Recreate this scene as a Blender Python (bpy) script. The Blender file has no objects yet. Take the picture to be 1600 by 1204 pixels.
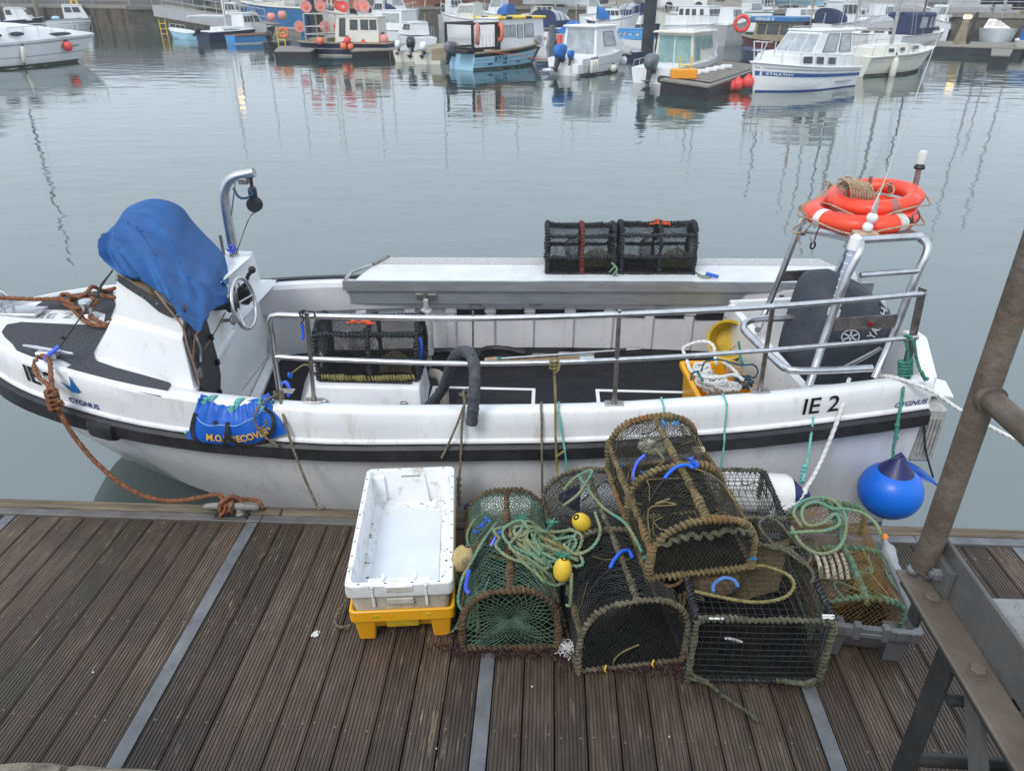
import bpy, math, random
from mathutils import Vector, Matrix, noise
random.seed(7)
R = math.radians
scene = bpy.context.scene
COL = scene.collection
# ------------------------------------------------------------------ camera
cam_data = bpy.data.cameras.new('camera')
cam = bpy.data.objects.new('camera', cam_data)
COL.objects.link(cam)
cam.location = (0.0, 0.0, 2.7)
cam.rotation_euler = (R(90 - 28.2), 0.0, R(2.8))
cam_data.sensor_fit = 'HORIZONTAL'
cam_data.sensor_width = 36.0
cam_data.lens = 36.0 * 1142.0 / 1600.0
cam_data.clip_start = 0.05
cam_data.clip_end = 3000.0
scene.camera = cam
# ------------------------------------------------------------------ sky, sun, exposure (overcast)
world = bpy.data.worlds.new('World')
scene.world = world
world.use_nodes = True
wn = world.node_tree
for n_ in list(wn.nodes): wn.nodes.remove(n_)
w_out = wn.nodes.new('ShaderNodeOutputWorld')
w_bg = wn.nodes.new('ShaderNodeBackground')
w_sky = wn.nodes.new('ShaderNodeTexSky')
w_sky.sky_type = 'NISHITA'
w_sky.sun_disc = False
w_sky.sun_elevation = R(52)
w_sky.sun_rotation = R(200)
w_sky.air_density = 1.0
w_sky.dust_density = 4.0
w_mix = wn.nodes.new('ShaderNodeMixRGB')          # even cloud sheet over the clear sky
w_mix.inputs['Fac'].default_value = 0.86
w_mix.inputs['Color2'].default_value = (9.2, 10.5, 11.9, 1)
wn.links.new(w_sky.outputs['Color'], w_mix.inputs['Color1'])
wn.links.new(w_mix.outputs['Color'], w_bg.inputs['Color'])
w_bg.inputs['Strength'].default_value = 0.08
wn.links.new(w_bg.outputs['Background'], w_out.inputs['Surface'])
sun_data = bpy.data.lights.new('sun', 'SUN')
sun_data.energy = 1.2
sun_data.angle = R(20)
sun_data.color = (1.0, 0.97, 0.93)
sun = bpy.data.objects.new('sun', sun_data)
COL.objects.link(sun)
sun.rotation_euler = (R(43), 0, R(-28))
scene.view_settings.view_transform = 'Standard'
scene.view_settings.look = 'None'
scene.view_settings.gamma = 1.0
scene.view_settings.exposure = 0.6
scene.view_settings.use_curve_mapping = False
scene.cycles.max_bounces = 6
scene.cycles.transparent_max_bounces = 12
# ------------------------------------------------------------------ mesh helpers
def lerp(a, b, t): return a + (b - a) * t
def vlerp(a, b, t): return tuple(a[i] + (b[i] - a[i]) * t for i in range(3))
def table(t, x):
 if x <= t[0][0]: return t[0][1]
 for (a, b), (c, d) in zip(t, t[1:]):
  if x <= c: return b + (d - b) * (x - a) / (c - a)
 return t[-1][1]
def smooth_path(pts, step=0.03, closed=False):
 """Catmull-Rom through the points, resampled about every `step` metres."""
 P = [Vector(p) for p in pts]
 n = len(P)
 if n < 2: return P
 out = []
 rng = range(n) if closed else range(n - 1)
 for i in rng:
  if closed:
   p0, p1, p2, p3 = P[(i - 1) % n], P[i], P[(i + 1) % n], P[(i + 2) % n]
  else:
   p1, p2 = P[i], P[i + 1]
   p0 = P[i - 1] if i > 0 else p1 * 2 - p2
   p3 = P[i + 2] if i + 2 < n else p2 * 2 - p1
  k = max(1, int((p2 - p1).length / step + .5))
  for j in range(k):
   t = j / k
   out.append(0.5 * ((2 * p1) + (p2 - p0) * t + (2 * p0 - 5 * p1 + 4 * p2 - p3) * t * t + (3 * p1 - p0 - 3 * p2 + p3) * t ** 3))
 if not closed: out.append(P[-1])
 return out
def straight_path(pts, step):
 P = [Vector(p) for p in pts]; out = []
 for a, b in zip(P, P[1:]):
  k = max(1, int((b - a).length / step + .5))
  out += [a.lerp(b, j / k) for j in range(k)]
 return out + [P[-1]]
def frames(P, closed=False):
 T = []
 n = len(P)
 for i in range(n):
  if closed: d = P[(i + 1) % n] - P[i - 1]
  else: d = P[min(i + 1, n - 1)] - P[max(i - 1, 0)]
  T.append(d.normalized() if d.length > 1e-9 else Vector((0, 0, 1)))
 a = T[0].orthogonal().normalized()
 out = []
 for i in range(n):
  a = a - T[i] * a.dot(T[i])
  a = a.normalized() if a.length > 1e-6 else T[i].orthogonal().normalized()
  out.append((T[i], a, T[i].cross(a)))
 return out
class MB:
 """Collects vertices and faces; build() links them as ONE mesh object."""
 def __init__(s): s.v, s.f, s.m, s.cur = [], [], [], 0
 def add(s, verts, faces):
  o = len(s.v)
  s.v += [tuple(p) for p in verts]
  s.f += [tuple(i + o for i in f) for f in faces]
  s.m += [s.cur] * len(faces)
  return s
 def mat(s, i): s.cur = i; return s
 def box(s, x0, x1, y0, y1, z0, z1, bev=0.0, M=None):
  if x0 > x1: x0, x1 = x1, x0
  if y0 > y1: y0, y1 = y1, y0
  if z0 > z1: z0, z1 = z1, z0
  b = min(bev, (x1 - x0) * .45, (y1 - y0) * .45, (z1 - z0) * .45)
  if b <= 0:
   v = [(x, y, z) for x in (x0, x1) for y in (y0, y1) for z in (z0, z1)]
   f = [(0, 1, 3, 2), (4, 6, 7, 5), (0, 4, 5, 1), (2, 3, 7, 6), (0, 2, 6, 4), (1, 5, 7, 3)]
  else:
   v, idx = [], {}
   for X in (0, 1):
    for Y in (0, 1):
     for Z in (0, 1):
      c = ((x0, x1)[X], (y0, y1)[Y], (z0, z1)[Z])
      sg = (1 if X == 0 else -1, 1 if Y == 0 else -1, 1 if Z == 0 else -1)
      for k in range(3):
       idx[(X, Y, Z, k)] = len(v)
       v.append(tuple(c[q] + (sg[q] * b if q != k else 0) for q in range(3)))
   f = []
   for k in range(3):
    o = [q for q in range(3) if q != k]
    for val in (0, 1):
     loop = []
     for a, c in ((0, 0), (1, 0), (1, 1), (0, 1)):
      key = [0, 0, 0]; key[k] = val; key[o[0]] = a; key[o[1]] = c
      loop.append(idx[tuple(key) + (k,)])
     f.append(tuple(loop))
   for k in range(3):
    o = [q for q in range(3) if q != k]
    for a in (0, 1):
     for c in (0, 1):
      k0 = [0, 0, 0]; k0[o[0]] = a; k0[o[1]] = c
      k1 = list(k0); k1[k] = 1
      f.append((idx[tuple(k0) + (o[0],)], idx[tuple(k1) + (o[0],)], idx[tuple(k1) + (o[1],)], idx[tuple(k0) + (o[1],)]))
   for X in (0, 1):
    for Y in (0, 1):
     for Z in (0, 1):
      f.append((idx[(X, Y, Z, 0)], idx[(X, Y, Z, 1)], idx[(X, Y, Z, 2)]))
  if M is not None: v = [M @ Vector(p) for p in v]
  return s.add(v, f)
 def tube(s, pts, r, n=8, closed=False, caps=True, prof=None, twist=0.0):
  P = [Vector(p) for p in pts]
  F = frames(P, closed)
  v, f = [], []
  L = 0.0
  for i, (p, (t, a, b)) in enumerate(zip(P, F)):
   if i: L += (P[i] - P[i - 1]).length
   rr = r[i] if isinstance(r, (list, tuple)) else r
   for k in range(n):
    an = 2 * math.pi * k / n + twist * L
    q = rr * (prof[k] if prof else 1.0)
    v.append(p + a * (math.cos(an) * q) + b * (math.sin(an) * q))
  m = len(P)
  for i in range(m if closed else m - 1):
   j = (i + 1) % m
   for k in range(n):
    k2 = (k + 1) % n
    f.append((i * n + k, i * n + k2, j * n + k2, j * n + k))
  if caps and not closed:
   f.append(tuple(range(n - 1, -1, -1)))
   f.append(tuple((m - 1) * n + k for k in range(n)))
  return s.add(v, f)
 def rope(s, pts, r, step=None, pitch=None, closed=False):
  """Laid three-strand rope: a three-lobed section that twists along the path."""
  P = smooth_path(pts, step or r * 1.1, closed)
  prof = [1.0, .99, .72] * 3
  return s.tube(P, r, 9, closed, True, prof, 2 * math.pi / (pitch or r * 9))
 def wound(s, pts, R0, rw, pitch, jit=.25, n=5, per=7, closed=False, fray=.05):
  """A line wound tightly round a bar along the path."""
  P = smooth_path(pts, pitch / per, closed)
  F = frames(P, closed)
  out, ang, L = [], random.random() * 6, 0.0
  rad = []
  for i, (p, (t, a, b)) in enumerate(zip(P, F)):
   if i: L += (P[i] - P[i - 1]).length
   an = ang + 2 * math.pi * L / pitch + 2.4 * noise.noise(Vector((L * 13, ang, 8.8)))
   q = R0 * (1 + jit * noise.noise(Vector((L * 60, ang, 3.1))) + .45 * noise.noise(Vector((L * 11, ang, 6.6))))
   out.append(p + a * (math.cos(an) * q) + b * (math.sin(an) * q))
   rad.append(rw * (1 + .35 * noise.noise(Vector((L * 90, 5.2, ang))) + .5 * noise.noise(Vector((L * 17, 1.7, ang)))))
   if fray and random.random() < fray:      # loose fibres and weed
    d = Vector((random.gauss(0, 1), random.gauss(0, 1), random.gauss(-.1, .8))).normalized() * random.uniform(.012, .032); e = out[-1]
    s.tube([e, e + d * .55 + Vector((0, 0, .004)), e + d], rw * random.uniform(.12, .3), 3, caps=False)
  return s.tube(out, rad, n)
 def lathe(s, prof, M=None, n=24, a0=0.0, a1=2 * math.pi):
  """prof: (radius, height) pairs round local Z."""
  full = abs(a1 - a0 - 2 * math.pi) < 1e-6
  k = n if full else n + 1
  v, f = [], []
  for r, z in prof:
   for i in range(k):
    an = a0 + (a1 - a0) * i / n
    v.append(Vector((r * math.cos(an), r * math.sin(an), z)))
  for j in range(len(prof) - 1):
   for i in range(n):
    i2 = (i + 1) % k
    f.append((j * k + i, j * k + i2, (j + 1) * k + i2, (j + 1) * k + i))
  if full:
   if prof[0][0] > 1e-5: f.append(tuple(range(k - 1, -1, -1)))
   if prof[-1][0] > 1e-5: f.append(tuple((len(prof) - 1) * k + i for i in range(k)))
  if M is not None: v = [M @ p for p in v]
  return s.add(v, f)
 def loft(s, secs, closed=False, cap0=False, cap1=False):
  n = len(secs[0]); v = []; f = []
  for q in secs: v += list(q)
  for i in range(len(secs) - 1):
   for k in range(n if closed else n - 1):
    k2 = (k + 1) % n
    f.append((i * n + k, i * n + k2, (i + 1) * n + k2, (i + 1) * n + k))
  if cap0: f.append(tuple(range(n - 1, -1, -1)))
  if cap1: f.append(tuple((len(secs) - 1) * n + k for k in range(n)))
  return s.add(v, f)
 def slab(s, poly, off):
  """A polygon given thickness by the offset vector."""
  n = len(poly); o = Vector(off)
  v = [Vector(p) for p in poly] + [Vector(p) + o for p in poly]
  f = [tuple(range(n - 1, -1, -1)), tuple(range(n, 2 * n))]
  f += [(i, (i + 1) % n, n + (i + 1) % n, n + i) for i in range(n)]
  return s.add(v, f)
 def ball(s, c, rx, ry=None, rz=None, n=16, m=10):
  ry = rx if ry is None else ry; rz = rx if rz is None else rz
  prof = [(max(1e-6, math.sin(math.pi * i / m)), -math.cos(math.pi * i / m)) for i in range(m + 1)]
  M = Matrix.Translation(Vector(c)) @ Matrix.Diagonal((rx, ry, rz, 1))
  return s.lathe(prof, M, n)
 def build(s, name, mats, parent=None, smooth=False, world=True):
  if not isinstance(mats, (list, tuple)): mats = [mats]
  me = bpy.data.meshes.new(name)
  o = bpy.data.objects.new(name, me)
  off = Vector(ORG.get(parent.name, (0, 0, 0))) if (parent is not None and world) else Vector((0, 0, 0))
  v = s.v if off.length == 0 else [(p[0] - off.x, p[1] - off.y, p[2] - off.z) for p in s.v]
  me.from_pydata(v, [], s.f)
  for m_ in mats: me.materials.append(m_)
  if len(mats) > 1: me.polygons.foreach_set('material_index', s.m)
  if smooth: smooth_by_angle(me, smooth if smooth is not True else 40)
  COL.objects.link(o)
  if parent is not None:
   o.parent = parent
   ORG[o.name] = ORG.get(parent.name, (0, 0, 0))
  return o
def smooth_by_angle(me, deg):
 me.update()
 me.polygons.foreach_set('use_smooth', [True] * len(me.polygons))
 try:
  me.set_sharp_from_angle(angle=R(deg))
 except Exception:
  pass
ORG = {}
def tag(o, label, cat, group=None, kind=None):
 o['label'] = label; o['category'] = cat
 if group: o['group'] = group
 if kind: o['kind'] = kind
 return o
def thing(name, label, cat, loc=(0, 0, 0), group=None, rotz=0.0):
 o = bpy.data.objects.new(name, None)
 o.empty_display_size = 0.2
 COL.objects.link(o)
 o.location = loc
 o.rotation_euler = (0, 0, rotz)
 ORG[o.name] = tuple(loc)
 return tag(o, label, cat, group)
def structure(o): o['kind'] = 'structure'; return o
def single(o, label, cat, group=None): return tag(o, label, cat, group)
def copy_tree(root, loc, rotz=None, label=None, group=None):
 def cp(o, par):
  c = o.copy(); COL.objects.link(c)
  if par is not None:
   c.parent = par
  for ch in list(o.children): cp(ch, c)
  return c
 r = cp(root, None)
 r.location = loc
 if rotz is not None: r.rotation_euler = (0, 0, rotz)
 if label: r['label'] = label
 if group: r['group'] = group
 return r
def text_geo(txt, size, font_scale_x=1.0, shear=0.0, bold=0.0):
 """Flat triangulated lettering: (verts2d, faces), origin at the baseline's left."""
 cu = bpy.data.curves.new('lettering', 'FONT')
 cu.body = txt; cu.size = size; cu.shear = shear; cu.offset = bold; cu.resolution_u = 3
 ob = bpy.data.objects.new('lettering', cu)
 COL.objects.link(ob)
 dg = bpy.context.evaluated_depsgraph_get()
 me = bpy.data.meshes.new_from_object(ob.evaluated_get(dg))
 v = [(p.co.x * font_scale_x, p.co.y) for p in me.vertices]
 f = [tuple(p.vertices) for p in me.polygons]
 bpy.data.objects.remove(ob); bpy.data.meshes.remove(me); bpy.data.curves.remove(cu)
 return v, f
def text_on(mb, txt, size, place, **kw):
 v, f = text_geo(txt, size, **kw)
 mb.add([place(a, b) for a, b in v], f)
 return mb
# ------------------------------------------------------------------ materials
MATS = {}
def mat(name, c1, c2=None, rough=.5, metal=0.0, scale=8.0, bump=0.0, bscale=60.0, stretch=(1, 1, 1), contrast=(.35, .65),
  c3=None, c3scale=3.0, c3at=(.6, .75), spec=.5, alpha=None, trans=0.0, ior=1.45, emit=None, estr=0.0, detail=6.0, coat=0.0, rough2=None):
 m = bpy.data.materials.new(name); m.use_nodes = True
 nt = m.node_tree; N, L = nt.nodes, nt.links
 b = N['Principled BSDF']
 b.inputs['Roughness'].default_value = rough
 b.inputs['Metallic'].default_value = metal
 b.inputs['IOR'].default_value = ior
 b.inputs['Specular IOR Level'].default_value = spec
 if trans: b.inputs['Transmission Weight'].default_value = trans
 if coat: b.inputs['Coat Weight'].default_value = coat
 if alpha is not None: b.inputs['Alpha'].default_value = alpha
 if emit: b.inputs['Emission Color'].default_value = emit + (1,); b.inputs['Emission Strength'].default_value = estr
 tc = N.new('ShaderNodeTexCoord'); mp = N.new('ShaderNodeMapping')
 L.new(tc.outputs['Object'], mp.inputs['Vector'])
 mp.inputs['Scale'].default_value = stretch
 if c2 is None: b.inputs['Base Color'].default_value = tuple(c1) + (1,)
 else:
  no = N.new('ShaderNodeTexNoise'); no.inputs['Scale'].default_value = scale; no.inputs['Detail'].default_value = detail
  no.inputs['Roughness'].default_value = .62
  L.new(mp.outputs['Vector'], no.inputs['Vector'])
  cr = N.new('ShaderNodeValToRGB')
  cr.color_ramp.elements[0].position = contrast[0]; cr.color_ramp.elements[0].color = tuple(c1) + (1,)
  cr.color_ramp.elements[1].position = contrast[1]; cr.color_ramp.elements[1].color = tuple(c2) + (1,)
  L.new(no.outputs['Fac'], cr.inputs['Fac'])
  outc = cr.outputs['Color']
  if c3 is not None:
   n3 = N.new('ShaderNodeTexNoise'); n3.inputs['Scale'].default_value = c3scale; n3.inputs['Detail'].default_value = 8
   n3.inputs['Roughness'].default_value = .7
   L.new(mp.outputs['Vector'], n3.inputs['Vector'])
   r3 = N.new('ShaderNodeValToRGB')
   r3.color_ramp.elements[0].position = c3at[0]; r3.color_ramp.elements[0].color = (0, 0, 0, 1)
   r3.color_ramp.elements[1].position = c3at[1]; r3.color_ramp.elements[1].color = (1, 1, 1, 1)
   L.new(n3.outputs['Fac'], r3.inputs['Fac'])
   mx = N.new('ShaderNodeMixRGB'); mx.inputs['Color2'].default_value = tuple(c3) + (1,)
   L.new(r3.outputs['Color'], mx.inputs['Fac']); L.new(outc, mx.inputs['Color1'])
   outc = mx.outputs['Color']
  L.new(outc, b.inputs['Base Color'])
  if rough2 is not None:
   mr = N.new('ShaderNodeMapRange'); mr.inputs['To Min'].default_value = rough; mr.inputs['To Max'].default_value = rough2
   L.new(no.outputs['Fac'], mr.inputs['Value']); L.new(mr.outputs['Result'], b.inputs['Roughness'])
 if bump:
  nb = N.new('ShaderNodeTexNoise'); nb.inputs['Scale'].default_value = bscale; nb.inputs['Detail'].default_value = 5
  L.new(mp.outputs['Vector'], nb.inputs['Vector'])
  bp = N.new('ShaderNodeBump'); bp.inputs['Strength'].default_value = bump; bp.inputs['Distance'].default_value = .02
  L.new(nb.outputs['Fac'], bp.inputs['Height']); L.new(bp.outputs['Normal'], b.inputs['Normal'])
 MATS[name] = m
 return m
M_WHITE = mat('white_gelcoat', (.70, .71, .72), (.78, .785, .79), .3, scale=2.2, bump=.05, bscale=14, c3=(.50, .49, .46), c3scale=8, c3at=(.56, .82))
M_HULLW = mat('white_hull_gelcoat', (.67, .67, .68), (.75, .75, .76), .22, scale=1.5, stretch=(1, 1, .22), c3=(.50, .46, .40), c3scale=15, c3at=(.54, .80), bump=.02, bscale=5)
M_LINER = mat('grey_white_liner', (.52, .505, .52), (.60, .585, .60), .45, scale=3, bump=.10, bscale=16, c3=(.40, .37, .34), c3scale=7, c3at=(.62, .85))
M_BLACKR = mat('black_rubber', (.012, .012, .014), (.028, .028, .032), .5, scale=9, bump=.12, bscale=40, c3=(.07, .07, .075), c3scale=20, c3at=(.6, .8))
M_FLOOR = mat('black_rubber_matting', (.009, .0095, .011), (.02, .021, .024), .62, scale=14, bump=.5, bscale=120, stretch=(.3, 1, 1), spec=.3)
M_NONSKID = mat('grey_nonskid', (.035, .036, .043), (.105, .105, .118), .8, scale=95, bump=.6, bscale=160, c3=(.16, .16, .17), c3scale=5, c3at=(.66, .9), contrast=(.3, .7), spec=.25)
M_STEEL = mat('stainless_steel', (.50, .50, .51), (.66, .66, .68), .24, 1.0, scale=20, rough2=.42)
M_STEELD = mat('weathered_stainless', (.22, .20, .19), (.42, .40, .39), .38, .9, scale=18, c3=(.20, .12, .075), c3scale=9, c3at=(.6, .8))
M_ALU = mat('brushed_aluminium', (.36, .37, .38), (.48, .485, .495), .42, .75, scale=16, stretch=(.25, 1, 1), bump=.05, bscale=50, c3=(.26, .26, .26), c3scale=6, c3at=(.55, .8))
M_ALUTOP = mat('white_painted_table_top', (.56, .57, .585), (.66, .67, .685), .4, scale=5, c3=(.45, .44, .43), c3scale=8, c3at=(.6, .85), bump=.04)
M_ALUSCUFF = mat('scuffed_aluminium', (.34, .33, .33), (.58, .57, .57), .55, .3, scale=60, c3=(.28, .24, .22), c3scale=30, c3at=(.55, .75))
M_TARP = mat('blue_cover_cloth', (.012, .075, .235), (.022, .105, .30), .62, scale=5, bump=.5, bscale=5, stretch=(1, 1.6, .7), spec=.4, c3=(.035, .10, .24), c3scale=3, c3at=(.5, .8))
M_BAG = mat('bright_blue_pvc', (.006, .085, .42), (.01, .11, .50), .42, scale=6, bump=.1, bscale=12)
M_WEB = mat('black_webbing', (.012, .012, .014), (.025, .025, .028), .7, scale=60)
M_YELLOWTXT = mat('yellow_print', (.72, .42, .05), None, .6)
M_BLACKTXT = mat('black_vinyl_letters', (.012, .012, .012), None, .4)
M_BLUETXT = mat('blue_vinyl_print', (.01, .13, .38), None, .4)
M_DKBLUETXT = mat('dark_blue_print', (.015, .05, .20), None, .4)
M_BLUEPL = mat('blue_plastic', (.012, .10, .58), (.02, .14, .66), .35, scale=12)
M_BLUEPL2 = mat('violet_blue_plastic', (.05, .10, .62), (.07, .13, .70), .35, scale=12)
M_ORANGE = mat('orange_lifebuoy_plastic', (.74, .05, .022), (.80, .075, .03), .38, scale=7, c3=(.62, .11, .07), c3scale=6, c3at=(.6, .9))
M_TAPE = mat('reflective_grey_tape', (.42, .42, .37), (.60, .60, .54), .45, scale=30)
M_TAPE2 = mat('faded_red_tape', (.28, .10, .08), (.40, .15, .12), .5, scale=30)
M_COVER = mat('charcoal_engine_cloth', (.040, .046, .058), (.062, .070, .084), .62, scale=8, bump=.4, bscale=9, spec=.4)
M_GREYTXT = mat('pale_grey_print', (.50, .51, .53), None, .5)
M_CLEAR = mat('clear_plastic_tube', (.50, .58, .72), (.62, .70, .82), .12, scale=20, trans=.35)
M_WOODGREY = mat('weathered_wood', (.20, .175, .14), (.33, .30, .26), .7, scale=14, stretch=(1, .2, 1), bump=.3, bscale=40)
M_YELLOWPL = mat('yellow_plastic', (.78, .36, .008), (.86, .43, .015), .35, scale=5, c3=(.35, .19, .03), c3scale=11, c3at=(.62, .8))
M_YELLOWDK = mat('dull_yellow_plastic', (.42, .28, .012), (.56, .38, .02), .5, scale=6, c3=(.24, .17, .02), c3scale=8, c3at=(.5, .8))
M_CRATEW = mat('white_crate_plastic', (.72, .73, .74), (.80, .81, .82), .36, scale=6, c3=(.42, .37, .28), c3scale=10, c3at=(.53, .72))
M_CRATEF = mat('pale_blue_white_crate_floor', (.60, .63, .67), (.66, .69, .73), .3, scale=4, c3=(.30, .30, .30), c3scale=45, c3at=(.72, .78))
M_CRATED = mat('dirty_white_crate_plastic', (.46, .43, .36), (.62, .60, .54), .5, scale=10, c3=(.22, .17, .10), c3scale=9, c3at=(.55, .75))
M_CRATEG = mat('grey_crate_plastic', (.12, .122, .13), (.17, .172, .18), .5, scale=8, c3=(.075, .07, .065), c3scale=10, c3at=(.58, .8))
M_BUOY = mat('blue_inflatable_buoy', (.006, .125, .62), (.01, .155, .70), .34, scale=4, c3=(.02, .07, .30), c3scale=7, c3at=(.64, .85))
M_NAVY = mat('navy_rubber', (.012, .014, .085), (.018, .02, .11), .4, scale=10)
M_FENDER = mat('white_fender_vinyl', (.70, .70, .69), (.77, .77, .76), .3, scale=4, c3=(.5, .48, .44), c3scale=8, c3at=(.65, .85))
M_ROPEBR = mat('rust_brown_rope', (.13, .05, .024), (.30, .125, .06), .85, scale=45, bump=.4, bscale=220, c3=(.10, .055, .035), c3scale=7, c3at=(.5, .7))
M_ROPEGY = mat('grey_brown_rope', (.10, .085, .062), (.24, .21, .16), .9, scale=60, bump=.3, bscale=250)
M_ROPEWH = mat('white_nylon_rope', (.60, .60, .58), (.74, .74, .73), .7, scale=40, bump=.3, bscale=250)
M_ROPETQ = mat('turquoise_rope', (.10, .42, .38), (.22, .58, .52), .7, scale=50, bump=.3, bscale=250)
M_ROPEGR = mat('green_rope', (.025, .15, .115), (.07, .27, .20), .8, scale=40, bump=.3, bscale=250)
M_ROPEMIX = mat('weathered_green_rope', (.17, .19, .10), (.26, .29, .16), .9, scale=9, bump=.3, bscale=250, c3=(.10, .28, .20), c3scale=6, c3at=(.45, .62))
M_ROPETAN = mat('tan_cord', (.34, .23, .15), (.52, .40, .29), .85, scale=40, bump=.3, bscale=250)
M_ROPEOL = mat('olive_rope', (.15, .13, .05), (.28, .24, .10), .9, scale=20, bump=.3, bscale=250)
M_ROPEBL = mat('dark_blue_rope', (.012, .05, .09), (.03, .10, .16), .8, scale=30)
M_CORDBK = mat('black_cord', (.012, .012, .013), (.03, .028, .026), .7, scale=30)
M_CORDBR = mat('brown_bungee', (.16, .085, .065), (.26, .16, .13), .7, scale=60)
M_GALV = mat('galvanised_steel', (.125, .128, .135), (.205, .21, .22), .5, .3, scale=7, bump=.12, bscale=30, c3=(.14, .085, .06), c3scale=5, c3at=(.62, .8))
M_GALVR = mat('dull_edge_strip', (.105, .10, .10), (.165, .155, .15), .6, .2, scale=6, bump=.2, bscale=30, c3=(.10, .06, .045), c3scale=4, c3at=(.5, .72))
M_IRON = mat('cast_iron_grey', (.15, .145, .135), (.27, .26, .24), .65, scale=16, bump=.4, bscale=50, c3=(.17, .085, .045), c3scale=9, c3at=(.6, .75))
M_POSTST = mat('worn_brown_steel', (.085, .066, .052), (.155, .128, .105), .55, .25, scale=9, bump=.3, bscale=45, c3=(.20, .125, .07), c3scale=12, c3at=(.56, .74))
M_BEAMST = mat('grey_painted_steel', (.085, .083, .082), (.125, .122, .12), .5, .2, scale=8, bump=.12, bscale=35, c3=(.10, .068, .045), c3scale=8, c3at=(.56, .8))
M_FLANGE = mat('rust_stained_steel', (.105, .085, .066), (.155, .13, .105), .5, .15, scale=7, bump=.2, bscale=30, c3=(.12, .085, .055), c3scale=6, c3at=(.5, .75))
M_DARKST = mat('dark_painted_steel', (.022, .023, .024), (.042, .042, .042), .5, .1, scale=9, bump=.15, bscale=40)
M_CHEQUER = mat('chequer_plate_steel', (.21, .205, .20), (.30, .295, .29), .45, .4, scale=12, c3=(.17, .13, .10), c3scale=8, c3at=(.55, .8))
M_STONE = mat('quay_stone', (.13, .105, .075), (.30, .265, .205), .9, scale=16, bump=.9, bscale=28, c3=(.40, .38, .33), c3scale=22, c3at=(.6, .72))
M_TINT = mat('smoked_acrylic', (.085, .062, .03), (.13, .095, .05), .12, scale=4)
M_DASH = mat('grey_dash_panel', (.30, .29, .28), (.45, .44, .42), .5, scale=20)
M_LAMPW = mat('frosted_lamp_glass', (.62, .63, .60), None, .25)
M_PINKW = mat('weathered_shell', (.42, .34, .24), (.56, .50, .42), .7, scale=30)
M_FLOATY = mat('yellow_float', (.62, .40, .03), (.72, .49, .05), .55, scale=9, c3=(.32, .22, .05), c3scale=14, c3at=(.58, .75))
M_FLOATB = mat('fouled_beige_float', (.36, .27, .10), (.56, .46, .24), .7, scale=26, c3=(.16, .11, .05), c3scale=14, c3at=(.5, .65))
M_WEED = mat('dark_red_seaweed', (.022, .012, .012), (.06, .022, .022), .6, scale=30)
# ================================================================== SETTING
def world_noise(nt, scale, stretch, detail=6, rough=.6, off=None):
 N, L = nt.nodes, nt.links
 g = N.new('ShaderNodeNewGeometry'); mp = N.new('ShaderNodeMapping')
 mp.inputs['Scale'].default_value = stretch
 L.new(g.outputs['Position'], mp.inputs['Vector'])
 if off is not None: L.new(off, mp.inputs['Location'])
 no = N.new('ShaderNodeTexNoise'); no.inputs['Scale'].default_value = scale
 no.inputs['Detail'].default_value = detail; no.inputs['Roughness'].default_value = rough
 L.new(mp.outputs['Vector'], no.inputs['Vector'])
 return no.outputs['Fac']
def ramp(nt, fac, stops):
 cr = nt.nodes.new('ShaderNodeValToRGB')
 e = cr.color_ramp.elements
 while len(e) < len(stops): e.new(.5)
 for k, (p, c) in enumerate(stops):
  e[k].position = p; e[k].color = (c if len(c) == 4 else tuple(c) + (1,))
 nt.links.new(fac, cr.inputs['Fac'])
 return cr.outputs['Color']
def mixrgb(nt, fac, a, b, mode='MIX'):
 m = nt.nodes.new('ShaderNodeMixRGB'); m.blend_type = mode
 for k, x in (('Fac', fac), ('Color1', a), ('Color2', b)):
  if hasattr(x, 'links') or hasattr(x, 'is_output'): nt.links.new(x, m.inputs[k])
  elif isinstance(x, (int, float)): m.inputs[k].default_value = x
  else: m.inputs[k].default_value = tuple(x) + (1,) if len(x) == 3 else x
 return m.outputs['Color']
def mathn(nt, op, a, b):
 m = nt.nodes.new('ShaderNodeMath'); m.operation = op
 for k, x in enumerate((a, b)):
  if isinstance(x, (int, float)): m.inputs[k].default_value = x
  else: nt.links.new(x, m.inputs[k])
 return m.outputs[0]
# --- water
M_WATER = bpy.data.materials.new('harbour_water'); M_WATER.use_nodes = True
nt = M_WATER.node_tree; bs = nt.nodes['Principled BSDF']
bs.inputs['Base Color'].default_value = (.030, .052, .046, 1)
bs.inputs['Roughness'].default_value = .035
bs.inputs['IOR'].default_value = 2.75
big = world_noise(nt, .11, (1, 1.6, 1), 3)
calm = ramp(nt, big, [(.40, (.10, .10, .10)), (.66, (1, 1, 1))])
swell = world_noise(nt, 1.25, (.55, 1.05, 1), 2, .45)
rip = world_noise(nt, 4.2, (.42, 1.0, 1), 3, .55)
fine = world_noise(nt, 16.0, (.6, 1.0, 1), 2, .5)
hgt = mathn(nt, 'ADD', mathn(nt, 'MULTIPLY', swell, .55), mathn(nt, 'MULTIPLY', mathn(nt, 'MULTIPLY', rip, calm), .17))
hgt = mathn(nt, 'ADD', hgt, mathn(nt, 'MULTIPLY', mathn(nt, 'MULTIPLY', fine, calm), .018))
bp = nt.nodes.new('ShaderNodeBump'); bp.inputs['Strength'].default_value = 1.0; bp.inputs['Distance'].default_value = .028
nt.links.new(hgt, bp.inputs['Height']); nt.links.new(bp.outputs['Normal'], bs.inputs['Normal'])
WL = -0.45
w = MB(); w.add([(-900, -60, WL), (900, -60, WL), (900, 1500, WL), (-900, 1500, WL)], [(0, 1, 2, 3)])
structure(w.build('water', M_WATER))
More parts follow.
